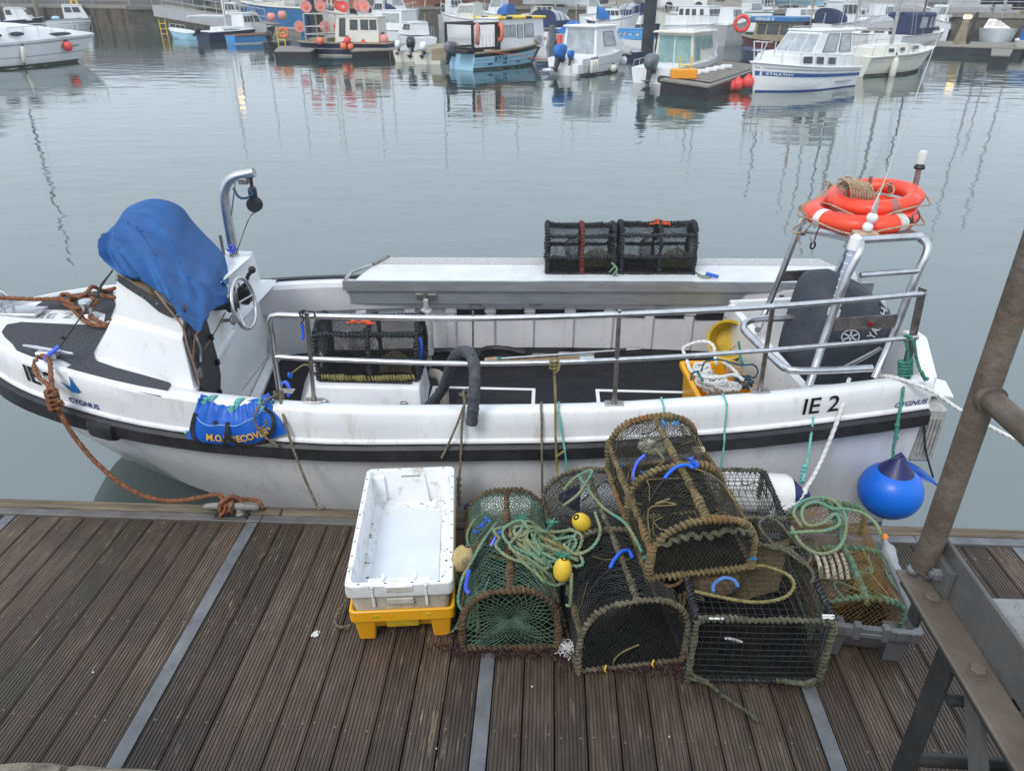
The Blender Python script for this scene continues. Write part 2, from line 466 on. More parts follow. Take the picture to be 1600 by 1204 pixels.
# --- pontoon: dark floats, grooved planks, steel joint strips, edge beam
def plank_material():
 m = bpy.data.materials.new('weathered_deck_timber'); m.use_nodes = True
 nt = m.node_tree; b = nt.nodes['Principled BSDF']
 oi = nt.nodes.new('ShaderNodeObjectInfo')
 rnd = mathn(nt, 'MULTIPLY', oi.outputs['Random'], 40.0)
 cb = nt.nodes.new('ShaderNodeCombineXYZ'); nt.links.new(rnd, cb.inputs['Z']); nt.links.new(rnd, cb.inputs['Y'])
 grain = world_noise(nt, 9, (6.0, .55, 1), 8, .68, cb.outputs[0])
 broad = world_noise(nt, 1.5, (1.6, 1.0, 1), 5, .6)
 fleck = world_noise(nt, 7, (7.5, .95, 1), 4, .7, cb.outputs[0])
 fl2 = world_noise(nt, 1.4, (2.0, .9, 1), 4, .6)
 c = ramp(nt, grain, [(.28, (.031, .0215, .0165)), (.52, (.084, .060, .0475)), (.74, (.145, .112, .087))])
 tint = ramp(nt, broad, [(.3, (.66, .63, .60)), (.5, (1.0, 1.0, .96)), (.7, (1.22, 1.20, 1.15))])
 c = mixrgb(nt, 1.0, c, tint, 'MULTIPLY')
 per = ramp(nt, oi.outputs['Random'], [(0, (.66, .64, .62)), (.35, (.92, .88, .84)), (.7, (1.04, 1.0, .98)), (1, (1.30, 1.24, 1.15))])
 c = mixrgb(nt, 1.0, c, per, 'MULTIPLY')
 alg = world_noise(nt, 2.6, (1.4, .8, 1), 6, .7)
 c = mixrgb(nt, mathn(nt, 'MULTIPLY', ramp(nt, alg, [(.52, (0, 0, 0)), (.70, (1, 1, 1))]), .45), c, (.045, .05, .026))
 wet = world_noise(nt, 1.1, (1, 1, 1), 5, .65)
 c = mixrgb(nt, 1.0, c, ramp(nt, wet, [(.36, (.62, .62, .64)), (.5, (1, 1, 1))]), 'MULTIPLY')
 k = mathn(nt, 'MULTIPLY', ramp(nt, fleck, [(.58, (0, 0, 0)), (.67, (1, 1, 1))]), ramp(nt, fl2, [(.44, (0, 0, 0)), (.62, (1, 1, 1))]))
 c = mixrgb(nt, mathn(nt, 'MULTIPLY', k, .85), c, (.28, .23, .135))
 nt.links.new(c, b.inputs['Base Color'])
 rg = ramp(nt, grain, [(.3, (.42, .42, .42)), (.7, (.66, .66, .66))])
 nt.links.new(rg, b.inputs['Roughness'])
 bp = nt.nodes.new('ShaderNodeBump'); bp.inputs['Strength'].default_value = .5; bp.inputs['Distance'].default_value = .004
 nt.links.new(grain, bp.inputs['Height']); nt.links.new(bp.outputs['Normal'], b.inputs['Normal'])
 return m
M_PLANK = plank_material()
M_FLOATDK = mat('dark_pontoon_float', (.012, .012, .012), (.03, .028, .025), .8, scale=4)
PX0, PX1, PY0, PY1 = -6.1, 6.0, 1.13, 3.272
b = MB()
b.box(PX0, PX1, PY0, 3.395, -.62, -.062)
for x in (-5.4, -3.9, -2.4, -.95, .5, 1.9, 3.3, 4.7):
 b.box(x, x + .08, PY0, 3.27, -.062, -.036)
pontoon = structure(b.build('pontoon', M_FLOATDK))
STRIPS = [-5.975, -4.54, -3.107, -1.666, -.2275, 1.2, 2.64, 4.07, 5.5]
def plank_mesh(wd, ng=8):
 """Plank along Y with anti-slip grooves cut along its length."""
 top = [(-wd / 2, -.034), (-wd / 2, -.003), (-wd / 2 + .003, 0)]
 gw, land = .0046, wd / ng
 for k in range(ng):
  c = -wd / 2 + (k + .5) * land
  top += [(c - gw / 2, 0), (c - gw / 4, -.005), (c + gw / 4, -.005), (c + gw / 2, 0)]
 top += [(wd / 2 - .003, 0), (wd / 2, -.003), (wd / 2, -.034)]
 m = MB()
 m.loft([[(x, PY0, z) for x, z in top], [(x, PY1, z) for x, z in top]], closed=True, cap0=False, cap1=False)
 n = len(top)
 m.add([(x, PY0, z) for x, z in top], [tuple(range(n))]); m.add([(x, PY1, z) for x, z in top], [tuple(range(n - 1, -1, -1))])
 return m
pl0 = None
rg = random.Random(3)
for a, c in zip(STRIPS, STRIPS[1:]):
 x0, x1 = a + .034, c - .034
 n_pl = 10; wd = (x1 - x0) / n_pl
 for k in range(n_pl):
  if pl0 is None:
   pl0 = plank_mesh(wd - .0065).build('plank', M_PLANK, pontoon); o = pl0
  else:
   o = pl0.copy(); COL.objects.link(o); o.parent = pontoon
   o.scale.x = (wd - .0065) / PLW
  if pl0 is o: PLW = wd - .0065
  o.location = (x0 + (k + .5) * wd, 0, rg.uniform(-.0022, .0018))
  o.rotation_euler.y = rg.uniform(-.006, .006)
for k, x in enumerate(STRIPS):
 s_ = MB(); s_.box(x - .032, x + .032, PY0, 3.274, -.006, .0035, .0015)
 s_.build('joint_strip', M_GALV, pontoon)
M_EDGEWD = mat('old_edge_timber', (.075, .055, .038), (.20, .165, .115), .85, scale=7, stretch=(.35, 5, 3), bump=.6, bscale=22, c3=(.07, .085, .045), c3scale=2.2, c3at=(.55, .8))
ex = [-6.1, -3.9, -1.52, .9, 3.4, 6.0]
for a, c in zip(ex, ex[1:]):
 s_ = MB(); s_.box(a + .003, c - .003, 3.338, 3.408, -.16, .022, .008); s_.build('edge_timber', M_EDGEWD, pontoon)
sx = [-6.1, -3.3, -1.62, .4, 2.1, 4.2, 6.0]
for a, c in zip(sx, sx[1:]):
 s_ = MB(); s_.box(a + .0015, c - .0015, 3.277, 3.3355, -.05, .012, .003); s_.build('edge_strip', M_GALVR if a < 0 else M_GALV, pontoon)
# deck screws: real heads in rows along each plank, too many and too small to pick apart singly
s_ = MB()
rg = random.Random(11)
for a, c in zip(STRIPS, STRIPS[1:]):
 wd = (c - a - .068) / 10
 for k in range(10):
  for y in (1.33, 1.98, 2.52, 3.16):
   for q in (-.33, .31):
    x = a + .034 + (k + .5 + q) * wd + rg.uniform(-.006, .006); yy = y + rg.uniform(-.018, .018)
    s_.lathe([(.0055, 0), (.0045, .0022), (1e-6, .0026)], Matrix.Translation((x, yy, 0)), 6)
M_SCREW = mat('brass_screw_heads', (.15, .12, .085), (.30, .25, .18), .5, .4, scale=3)
o = s_.build('deck_screws', M_SCREW, pontoon); o['kind'] = 'stuff'
# bird droppings: flat splashes on the timber
s_ = MB(); rg = random.Random(5)
for (x, y, r_) in ((-1.06, 2.47, .017), (-1.075, 2.462, .009), (-1.048, 2.481, .008), (.35, 1.62, .006), (-.4, 1.9, .004), (1.02, 1.75, .006), (-.62, 1.5, .004), (-2.0, 2.2, .005), (.55, 2.0, .005), (-.02, 2.22, .005)):
 pts = []
 for k in range(11):
  an = 2 * math.pi * k / 11; q = r_ * rg.uniform(.55, 1.1)
  pts.append((x + q * math.cos(an), y + q * math.sin(an) * 1.2, .0026))
 s_.slab(pts, (0, 0, .0012))
o = s_.build('bird_droppings', mat('dropping_white', (.6, .6, .57), None, .8), pontoon); o['kind'] = 'stuff'
# --- quay coping under the photographer: rough stones, only the lip shows at lower left
qm = MB(); qm.box(-7, 7, -5, .93, -3, 1.06)
quay = structure(qm.build('quay_wall', M_STONE))
rg = random.Random(21)
x = -6.8
while x < 6.6:
 wdt = rg.uniform(.55, .85)
 st = MB(); n1, n2 = 14, 8
 secs = []
 for i in range(n1 + 1):
  xx = x + .01 + (wdt - .02) * i / n1; sec = []
  prof = [(.55, .9), (.55, 1.085), (.8, 1.095), (.98, 1.10), (1.045, 1.088), (1.07, 1.05), (1.075, .95), (1.06, .8)]
  for (yy, zz) in prof:
   d = noise.noise(Vector((xx * 7, yy * 9, zz * 9))) * .012 + noise.noise(Vector((xx * 25, yy * 25, zz * 25))) * .006
   sec.append((xx, yy + d, zz + d * .7))
  secs.append(sec)
 st.loft(secs, False); st.add(secs[0], [tuple(range(8))]); st.add(secs[-1], [tuple(range(7, -1, -1))])
 st.build('coping_stone', M_STONE, quay, smooth=50)
 x += wdt
# --- iron mooring cleat on the edge (part of the pontoon furniture)
cl = thing('mooring_cleat', 'grey iron mooring cleat bolted to the pontoon edge with brown rope around it', 'cleat', (-1.80, 3.335, .012))
m_ = MB(); m_.box(-1.90, -1.70, 3.282, 3.37, .0125, .024, .004); m_.build('base_plate', M_DARKST, cl)
m_ = MB(); m_.lathe([(.035, .02), (.026, .035), (.024, .06)], Matrix.Translation((-1.845, 3.335, 0)), 12); m_.lathe([(.035, .02), (.026, .035), (.024, .06)], Matrix.Translation((-1.755, 3.335, 0)), 12); m_.build('stem', M_IRON, cl, smooth=True)
hp = [(-1.965, 3.335, .062), (-1.95, 3.335, .064), (-1.90, 3.335, .069), (-1.80, 3.335, .071), (-1.70, 3.335, .069), (-1.65, 3.335, .064), (-1.637, 3.335, .062)]
m_ = MB(); m_.tube(hp, [.008, .016, .021, .024, .021, .016, .008], 12); m_.build('horn', M_IRON, cl, smooth=True)
# ------------------------------------------------------------------ steel gangway stair landing at right
gw = thing('gangway', 'grey rust stained steel gangway with brown handrail at the right edge', 'gangway', (.93, 1.19, 0))
m_ = MB(); m_.box(.879, .9555, -1.6, 1.421, 1.438, 1.45, .003); m_.build('flange', M_FLANGE, gw)
m_ = MB(); m_.box(.956, .966, -1.6, 1.405, 1.452, 1.567, .003); m_.build('upstand', M_BEAMST, gw)
m_ = MB(); m_.box(.885, .956, -1.6, 1.40, 1.422, 1.4365, .002); m_.build('lower_flange', M_DARKST, gw)
for y in (1.312, 1.105, .62, .2):
 m_ = MB(); m_.lathe([(.0195, 0), (.0195, .004), (.0165, .0045), (.0165, .0165), (.0145, .0185)], Matrix.Translation((.915, y, 1.45)), 6)
 m_.build('bolt', M_FLANGE, gw)
for y in (1.31, .62):
 m_ = MB(); m_.box(.882, .895, y - .02, y + .02, 1.385, 1.437, .002); m_.build('splice_lug', M_DARKST, gw)
m_ = MB(); m_.box(.942, .956, 1.318, 1.405, 1.4525, 1.53, .002); m_.build('bracket', M_BEAMST, gw)
m_ = MB(); m_.lathe([(.016, 0), (.016, .013), (.013, .015), (.008, .0155), (.008, .022)], Matrix.Translation((.942, 1.355, 1.495)) @ Matrix.Rotation(R(-90), 4, 'Y'), 6); m_.build('bracket_nut', M_GALV, gw)
m_ = MB(); m_.tube([(.93, 1.40, 1.472), (.93, 1.40, 1.9), (.935, 1.405, 2.75)], .0275, 24); post = m_.build('handrail_post', M_POSTST, gw, smooth=True)
m_ = MB(); m_.ball((.913, 1.405, 1.462), .019, .016, .014, 8, 6); m_.ball((.941, 1.389, 1.462), .016, .014, .012, 8, 6); m_.build('weld_bead', M_GALV, gw, smooth=60)
m_ = MB(); m_.tube([(.932, 1.392, 1.955), (.933, 1.36, 1.954), (.955, .6, 1.952), (.96, -1.6, 1.95)], .0245, 20)
m_.tube([(.931, 1.385, 1.955), (.932, 1.368, 1.955)], .031, 20); m_.build('mid_rail', M_POSTST, gw, smooth=True)
m_ = MB(); m_.tube([(.935, 1.405, 2.745), (.96, .6, 2.75), (.96, -1.6, 2.75)], .0275, 20); m_.build('top_rail', M_POSTST, gw, smooth=True)
tp = MB(); tp.box(.9675, 1.7, -1.6, 1.325, 1.448, 1.455, .001)
tread = tp.build('tread_plate', M_CHEQUER, gw)
tp = MB()
for i in range(24):
 for j in range(14):
  a = R(45 if (i + j) % 2 else -45); cx_, cy_ = .99 + j * .038, 1.30 - i * .038
  M4 = Matrix.Translation((cx_, cy_, 1.455)) @ Matrix.Rotation(a, 4, 'Z') @ Matrix.Diagonal((.017, .0055, .0028, 1))
  tp.lathe([(1, 0), (.7, .8), (1e-6, 1)], M4, 7)
o = tp.build('raised_lozenges', M_CHEQUER, tread); o['kind'] = 'stuff'
m_ = MB(); m_.box(.905, .917, 1.16, 1.225, .0, 1.421, .002); m_.build('leg', M_DARKST, gw)
m_ = MB()
m_.slab([(.925, 1.17, 1.421), (.925, 1.10, 1.421), (.925, .62, .78), (.925, .69, .78)], (.012, 0, 0)); m_.build('brace', M_BEAMST, gw)
m_ = MB(); m_.tube([(.915, 1.15, 1.315), (1.7, 1.13, 1.315)], .014, 10); m_.build('cross_bar', M_DARKST, gw, smooth=True)
m_ = MB(); m_.tube([(.915, 1.195, 1.045), (1.7, 1.18, 1.045)], .017, 10); m_.build('cross_bar', M_DARKST, gw, smooth=True)
# ================================================================== THE MOORED OPEN BOAT
HB = [(-3.82, 0.0), (-3.78, .17), (-3.68, .34), (-3.5, .51), (-3.2, .68), (-2.8, .83), (-2.4, .95), (-1.8, 1.06), (-1, 1.13), (0, 1.14), (1, 1.10), (1.8, 1.0), (2.31, .91)]
ZG = [(-3.85, .76), (-3.4, .73), (-2.8, .675), (-2, .62), (-1, .592), (0, .60), (1, .632), (2.4, .69)]
DR = [(-3.85, .22), (-2.8, .23), (-2, .215), (-.5, .185), (1, .18), (2.4, .175)]
ZC = [(-3.75, .34), (-3.6, .16), (-3.4, .06), (-3, -.11), (-2.5, -.25), (-2, -.34), (-1, -.42), (2.4, -.45)]
HC = [(-3.75, .10), (-3.6, .20), (-3.4, .30), (-3, .44), (-2.5, .6), (-2, .74), (-1, .93), (0, .98), (2.4, .80)]
ZK = [(-3.82, .45), (-3.7, .18), (-3.5, -.14), (-3.2, -.48), (-2.8, -.66), (-2, -.78), (2.4, -.80)]
def spl(t):
 """Smooth (Catmull-Rom) version of a table."""
 xs = [p[0] for p in t]; ys = [p[1] for p in t]
 def f(x):
  if x <= xs[0]: return ys[0]
  if x >= xs[-1]: return ys[-1]
  i = 0
  while x > xs[i + 1]: i += 1
  m = []
  for k in (i, i + 1):
   if k == 0: m.append((ys[1] - ys[0]) / (xs[1] - xs[0]))
   elif k == len(xs) - 1: m.append((ys[-1] - ys[-2]) / (xs[-1] - xs[-2]))
   else:
    a = (ys[k] - ys[k - 1]) / (xs[k] - xs[k - 1]); b = (ys[k + 1] - ys[k]) / (xs[k + 1] - xs[k])
    m.append(0 if a * b <= 0 else 2 * a * b / (a + b))
  h = xs[i + 1] - xs[i]; t_ = (x - xs[i]) / h
  return ((2 * t_ ** 3 - 3 * t_ ** 2 + 1) * ys[i] + (t_ ** 3 - 2 * t_ ** 2 + t_) * h * m[0] + (-2 * t_ ** 3 + 3 * t_ ** 2) * ys[i + 1] + (t_ ** 3 - t_ ** 2) * h * m[1])
 return f
hb, zg, dr, zc_, hc, zk = [spl(t) for t in (HB, ZG, DR, ZC, HC, ZK)]
def zgf(u): return min(zg(u), .612)     # the far side stays lower under the table
def yc(u): return 4.73 + .05 * u
def yn(u, off=0.0): return yc(u) - hb(u) + off       # near gunwale edge
def yf(u, off=0.0): return yc(u) + hb(u) - off       # far gunwale edge
ST = [-3.82, -3.80, -3.77, -3.73, -3.67, -3.6, -3.5, -3.4, -3.3, -3.2, -3.05, -2.9, -2.75, -2.6, -2.4, -2.2, -2.0] + [-1.75 + .25 * i for i in range(17)] + [2.31]
boat = thing('fishing_boat', 'white open fishing boat with black rubbing strake moored along the pontoon', 'boat', (-.6, 4.7, -.45))
# outer shell: topsides, lip, bottom
def shell(u):
 h, z, d = hb(u), zg(u), dr(u)
 zl = z - d
 g = min(1.0, h / .3)
 return [(h - .012 * g, z), (h, z - .014), (h + .004 * g, z - d * .5), (h + .008 * g, zl + .022), (h + .026 * g, zl + .012), (h + .028 * g, zl), (h + .004 * g, zl - .006),
   (h - .008 * g, zl - .12), (max(h * .8, hc(u)) if h > .2 else h * .6, zc_(u) + .25 * (zl - .12 - zc_(u))), (min(hc(u), h), zc_(u)), (min(hc(u), h) * .93, zc_(u) - .012), (h * .02, zk(u))]
m_ = MB()
for sd in (-1, 1):
 secs = []
 for u in ST:
  P = shell(u)
  # straight topside between rubber and chine
  a, c = P[7], P[9]
  P[8] = ((a[0] + c[0]) / 2 + .012, (a[1] + c[1]) / 2)
  if sd > 0:
   dz = zg(u) - zgf(u); P = [(h, z - dz if k < 8 else z) for k, (h, z) in enumerate(P)]
  secs.append([(u, yc(u) + sd * h, z) for h, z in P])
 if sd > 0: secs = [list(q) for q in secs]
 m_.loft(secs if sd < 0 else [q[::-1] for q in secs])
e = [(2.31, yc(2.31) - h, z) for h, z in shell(2.31)]; e2 = [(2.31, yc(2.31) + h, z) for h, z in shell(2.31)]
m_.add(e + e2[::-1], [tuple(range(len(e) * 2))])
hull = m_.build('hull', M_HULLW, boat, smooth=38)
# black rubber strake
m_ = MB()
for sd in (-1, 1):
 secs = []
 for u in ST:
  h = hb(u); zl = zg(u) - dr(u); g = min(1, h / .3); t = lerp(.165, .112, min(1, max(0, (u + 3.9) / 1.6)))
  o = .05 * g + .012
  P = [(h - .004, zl - .004), (h + o * .75, zl - .006), (h + o, zl - .022), (h + o, zl - t + .02), (h + o * .7, zl - t), (h - .02, zl - t)]
  secs.append([(u, yc(u) + sd * a, b) for a, b in P])
 m_.loft(secs if sd < 0 else [q[::-1] for q in secs], cap1=True)
m_.build('rubbing_strake', M_BLACKR, boat, smooth=40)
# rubber joint sleeve on the bow quarter
m_ = MB(); secs = []
for k, u in enumerate((-2.78, -2.765, -2.74, -2.62, -2.595, -2.58)):
 h = hb(u); zl = zg(u) - dr(u); o = (.05, .075, .085, .085, .075, .05)[k]
 secs.append([(u, yc(u) - h - a, b) for a, b in [(0, zl - .015), (o, zl - .02), (o + .015, zl - .05), (o + .01, zl - .115), (o - .02, zl - .135), (0, zl - .13)]])
m_.loft(secs, cap0=True, cap1=True); m_.build('rubber_sleeve', M_BLACKR, boat, smooth=40)
# gunwale caps
def cap(sd, name, w_in, u0):
 m = MB(); secs = []
 for u in [q for q in ST if q >= u0]:
  h, z = hb(u), (zg(u) if sd < 0 else zgf(u))
  P = [(h - .012, z - .0), (h - .03, z + .005), (h - w_in + .02, z + .004), (h - w_in, z - .012), (h - w_in - .01, z - .10)]
  secs.append([(u, yc(u) + sd * a, b) for a, b in P])
 m.loft(secs if sd < 0 else [q[::-1] for q in secs])
 return m.build(name, M_WHITE, boat, smooth=40)
cap(-1, 'gunwale', .118, -2.2)
cap(1, 'gunwale', .13, -2.2)
m_ = MB(); secs = []
for u in [q for q in ST if q >= -2.9]:
 y, z = yf(u), zgf(u)
 secs.append([(u, y - .03, z + .006), (u, y - .028, z + .022), (u, y + .022, z + .022), (u, y + .025, z - .03)])
m_.loft([q[::-1] for q in secs]); m_.build('gunwale_rubber', M_BLACKR, boat, smooth=30)
# foredeck (plane that climbs gently to the bow) and its rounded edge
def zd(x): return .66 + (-2.8 - x) * .075
m_ = MB(); secs = []
FU = [u for u in ST if u <= -2.2]
for u in FU:
 h = hb(u); z = zg(u)
 k = max(h - .012, 0); k2 = max(h - .05, 0); k3 = max(h - .075, 0)
 secs.append([(u, yc(u) - k, z), (u, yc(u) - k2, z + .004), (u, yc(u) - k3, zd(u)), (u, yc(u), zd(u)), (u, yc(u) + k3, zd(u)), (u, yc(u) + k2, z + .004), (u, yc(u) + k, z)])
xs_ = lambda y: -2.066 - .132 * (y - 3.7)
u = -2.2; h = hb(u); secs.append([(xs_(yc(u) + q), yc(u) + q, z) for q, z in ((-h + .0, .62), (-h + .04, .622), (-h + .07, .616), (0, .620), (h - .075, zd(u)), (h - .05, zg(u) + .004), (h - .012, zg(u)))])
m_.loft(secs); m_.build('foredeck', M_WHITE, boat, smooth=40)
def deck_panel(pts, dz=.004, th=.003):
 P = [(x, y, zd(x) + dz) for x, y, z in pts]
 m = MB(); m.slab(P, (0, 0, th)); return m.build('nonskid_panel', M_NONSKID, boat)
deck_panel([(-3.422,4.113,0.68),(-3.536,4.205,0.68),(-3.593,4.264,0.68),(-3.634,4.377,0.68),(-3.569,4.434,0.68),(-3.343,4.456,0.68),(-3.017,4.494,0.68),(-2.983,4.409,0.68),(-2.923,4.206,0.68),(-2.889,4.1,0.68),(-2.834,4.018,0.68),(-2.798,3.983,0.68),(-2.66,3.927,0.68),(-2.345,3.83,0.68),(-2.26,3.8,0.68),(-2.24,3.776,0.68),(-2.225,3.647,0.68),(-2.237,3.631,0.68),(-2.417,3.67,0.68),(-2.612,3.716,0.68),(-2.763,3.775,0.68),(-2.934,3.835,0.68),(-2.921,3.914,0.68),(-3.03,3.972,0.68),(-3.175,3.992,0.68),(-3.235,3.944,0.68),(-3.276,3.969,0.68)])
deck_panel([(-3.643,4.669,0.68),(-3.65,4.877,0.68),(-3.534,5.079,0.68),(-3.358,5.197,0.68),(-3.146,4.851,0.68),(-3.049,4.593,0.68),(-3.071,4.558,0.68),(-3.132,4.694,0.68),(-3.218,4.713,0.68),(-3.394,4.693,0.68)])
# white centre pad lettering IE 2 and the dark edge of its pad
m_ = MB(); a = (-3.507,4.514,0.68); c = (-3.273,4.582,0.68)
ux = Vector((c[0] - a[0], c[1] - a[1], 0)).normalized(); uy = Vector((-ux.y, ux.x, 0))
text_on(m_, 'IE 2', .13, lambda s, t: (a[0] + ux.x * s * 1.05 + uy.x * t, a[1] + ux.y * s * 1.05 + uy.y * t, zd(a[0] + ux.x * s) + .005))
m_.build('registration_lettering', mat('faded_grey_letters', (.30, .30, .31), None, .6), boat)
# ---- cuddy / console
def mir(p): return (p[0], 2 * yc(p[0]) - p[1], p[2])
def ring(nf, nr): return [nf, nr, mir(nr), mir(nf)]
B0 = ring((-2.859,4.048,0.665), (-2.081,3.73,0.6)); B1 = ring((-2.726,4.106,0.89), (-2.122,3.801,0.915))
B0[0] = (B0[0][0], B0[0][1], zd(B0[0][0]) - .01); B0[3] = mir(B0[0])
U0 = ring((B1[0][0] + .02, B1[0][1] + .035, .905), (B1[1][0] - .005, B1[1][1] + .035, .93)); U1 = ring((-2.696,4.231,1.12), (-2.072,3.786,1.08))
U1[2] = (U1[2][0] - .12, 5.15, .97); U1[3] = (U1[3][0], U1[3][1], 1.10)
def xb(y): return -2.075 - .13 * (y - 3.75)
for q in (B0, B1, U0): q[2] = (xb(q[2][1]), q[2][1], q[2][2])
lo = MB(); flare = [(p[0] + q[0], p[1] + q[1], p[2]) for p, q in zip(B0, ((-.055, -.045), (.02, -.045), (.02, .045), (-.055, .045)))]
lo.loft([flare, B0, B1, U0, U1], closed=True, cap1=True)
cud = lo.build('cuddy', M_WHITE, boat)
bv = cud.modifiers.new('rounded_edges', 'BEVEL'); bv.width = .022; bv.segments = 3; bv.limit_method = 'ANGLE'; bv.angle_limit = R(18)
smooth_by_angle(cud.data, 50)
# aft bulkhead down to the sole
m_ = MB()
m_.slab([(xb(3.66) - .03, 3.66, .45), (xb(4.0) - .01, 3.95, -.02), (xb(5.3) - .01, 5.3, -.02), (xb(5.5) - .01, 5.5, .3), (xb(5.5) - .01, 5.5, .60), (xb(3.66) - .01, 3.66, .60)], (-.03, 0, 0))
m_.build('bulkhead', M_WHITE, boat)
m_ = MB(); m_.slab([(xb(4.0), 4.0, 0.004), (xb(5.6), 5.6, 0.004), (xb(5.6) + .05, 5.6, .004), (xb(4.0) + .10, 4.0, .004)], (0, 0, .03)); m_.build('bulkhead_cove', M_WHITE, boat)
# black cuddy door in the aft face
def aft(y, z, o=.012): return (xb(y) + o, y, z)
m_ = MB()
dp = [(3.84, .36), (3.79, .62), (3.79, .95), (3.90, 1.01), (4.02, .995), (4.10, .92), (4.15, .62), (4.14, .50), (4.02, .36)]
m_.slab([aft(y, z, .004) for y, z in dp], (.016, 0, 0)); door = m_.build('door', M_DARKST, cud)
for (y, z) in ((4.085, .80), (4.10, .62), (4.03, .44)):
 m_ = MB(); m_.box(xb(y) + .02, xb(y) + .045, y - .012, y + .012, z - .022, z + .022, .006); m_.build('latch', M_BLACKR, door)
m_ = MB(); m_.tube([aft(3.83, .93, .03), aft(3.82, .85, .05), aft(3.83, .76, .03)], .010, 8); m_.build('handle', M_STEEL, door, smooth=True)
for (y, z) in ((3.795, .70), (3.80, .44)):
 m_ = MB(); m_.tube([aft(y, z - .03, .028), aft(y, z + .03, .028)], .012, 8); m_.box(xb(y) + .012, xb(y) + .03, y - .028, y + .028, z - .02, z + .02, .004); m_.build('hinge', M_GALV, door)
# dash block on the starboard side, and the instrument face
m_ = MB(); m_.slab([aft(4.55, .62, .0), aft(5.15, .60, .0), aft(5.10, .88, -.05), aft(4.95, .96, -.08), aft(4.66, .95, -.06)], (-.25, 0, 0))
dash = m_.build('dash', M_WHITE, boat)
bv = dash.modifiers.new('rounded_edges', 'BEVEL'); bv.width = .02; bv.segments = 2
m_ = MB(); m_.slab([aft(4.70, .74, .004), aft(5.06, .72, .004), aft(5.02, .86, -.035), aft(4.72, .92, -.04)], (.012, 0, 0)); m_.build('instrument_panel', M_DASH, dash)
for (y, z, r_) in ((4.80, .86, .035), (4.92, .83, .03)):
 m_ = MB(); m_.lathe([(r_, 0), (r_, .012), (r_ * .8, .016)], Matrix.Translation(aft(y, z, -.02)) @ Matrix.Rotation(R(82), 4, 'Y'), 14); m_.build('gauge', M_BLACKR, dash, smooth=30)
m_ = MB(); m_.box(-2.20, -2.12, 4.80, 4.90, .72, .86, .02); m_.tube([(-2.15, 4.85, .86), (-2.11, 4.84, .94), (-2.08, 4.84, .97)], .014, 8); m_.ball((-2.075, 4.84, .98), .026); m_.build('throttle', M_BLACKR, dash, smooth=40)
# steering wheel
WC = Vector((-2,4.442,0.886))
Mw = Matrix.Translation(WC) @ Matrix.Rotation(R(82), 4, 'Y')
m_ = MB(); pts = [Mw @ Vector((.168 * math.cos(a * math.pi / 20), .168 * math.sin(a * math.pi / 20), 0)) for a in range(40)]
m_.tube(pts, .0125, 10, closed=True); wheel = m_.build('steering_wheel', M_STEEL, boat, smooth=True)
for a in (90, 215, 325):
 m_ = MB(); m_.tube([Mw @ Vector((.02 * math.cos(R(a)), .02 * math.sin(R(a)), -.05)), Mw @ Vector((.16 * math.cos(R(a)), .16 * math.sin(R(a)), 0))], .006, 8); m_.build('spoke', M_STEEL, wheel, smooth=True)
m_ = MB(); m_.lathe([(.05, -.11), (.05, -.06), (.035, -.045), (.02, -.04)], Mw, 16); m_.tube([Mw @ Vector((0, 0, -.3)), Mw @ Vector((0, 0, -.05))], .028, 10); m_.build('hub', M_BLACKR, wheel, smooth=30)
m_ = MB(); M5 = Matrix.Translation((-2.1,4.432,0.769)) @ Matrix.Rotation(R(85), 4, 'Y')
m_.lathe([(.012, -.14), (.012, .0), (.034, .002), (.036, .012), (.03, .018)], M5, 14); m_.build('throttle_knob', M_STEELD, boat, smooth=30)
m_ = MB(); m_.tube([(-2.12,4.273,0.933), (-2.1,4.427,0.899)], .03, 10); m_.build('grab_bar', M_BLACKR, boat, smooth=True)
# smoked windscreen with its black bracket
def arcY(p0, p1, k, n=8): return [(lerp(p0[0], p1[0], i / n) - k * math.sin(math.pi * i / n) * .0, lerp(p0[1], p1[1], i / n) - k * math.sin(math.pi * i / n), lerp(p0[2], p1[2], i / n)) for i in range(n + 1)]
nf, nr = Vector(U1[0]), Vector(U1[1])
lowe = [nf.lerp(nr, t) + Vector((0, -.006 - .02 * math.sin(math.pi * t), .01 - .01 * t)) for t in [i / 8 for i in range(9)]]
uppe = [nf.lerp(nr, t * .92) + Vector((.05, .09 - .02 * math.sin(math.pi * t), .14 - .14 * t)) for t in [i / 8 for i in range(9)]]
lowe[0] += Vector((-.01, .01, -.02)); uppe[8] = lowe[8] + Vector((.01, .02, .03))
far_l = [Vector(mir(p)) for p in lowe][::-1]; far_u = [Vector(mir(p)) for p in uppe][::-1]
front_l = [lowe[0].lerp(far_l[-1], t) + Vector((-.12 * math.sin(math.pi * t), 0, 0)) for t in (.2, .4, .6, .8)]
front_u = [uppe[0].lerp(far_u[-1], t) + Vector((-.12 * math.sin(math.pi * t), 0, 0)) for t in (.2, .4, .6, .8)]
L1 = lowe[::-1] + front_l + far_l[::-1][:2]; U_ = uppe[::-1] + front_u + far_u[::-1][:2]
m_ = MB(); m_.loft([L1, U_]); m_.loft([[p + Vector((.008, .008, 0)) for p in L1], [p + Vector((.008, .008, 0)) for p in U_]]); ws = m_.build('windscreen', M_TINT, cud, smooth=60)
m_ = MB()
P = [nf.lerp(nr, t) + Vector((-.004, -.022 - .02 * math.sin(math.pi * t), .035 - .03 * t)) for t in (.10, .30, .5, .7, .86, .97)]
q0 = [p + Vector((0, -.002, -.022)) for p in P]; q1 = [p + Vector((0, .008, .026)) for p in P]
q0[3] += Vector((0, -.006, -.028)); q0[4] += Vector((0, -.006, -.025))
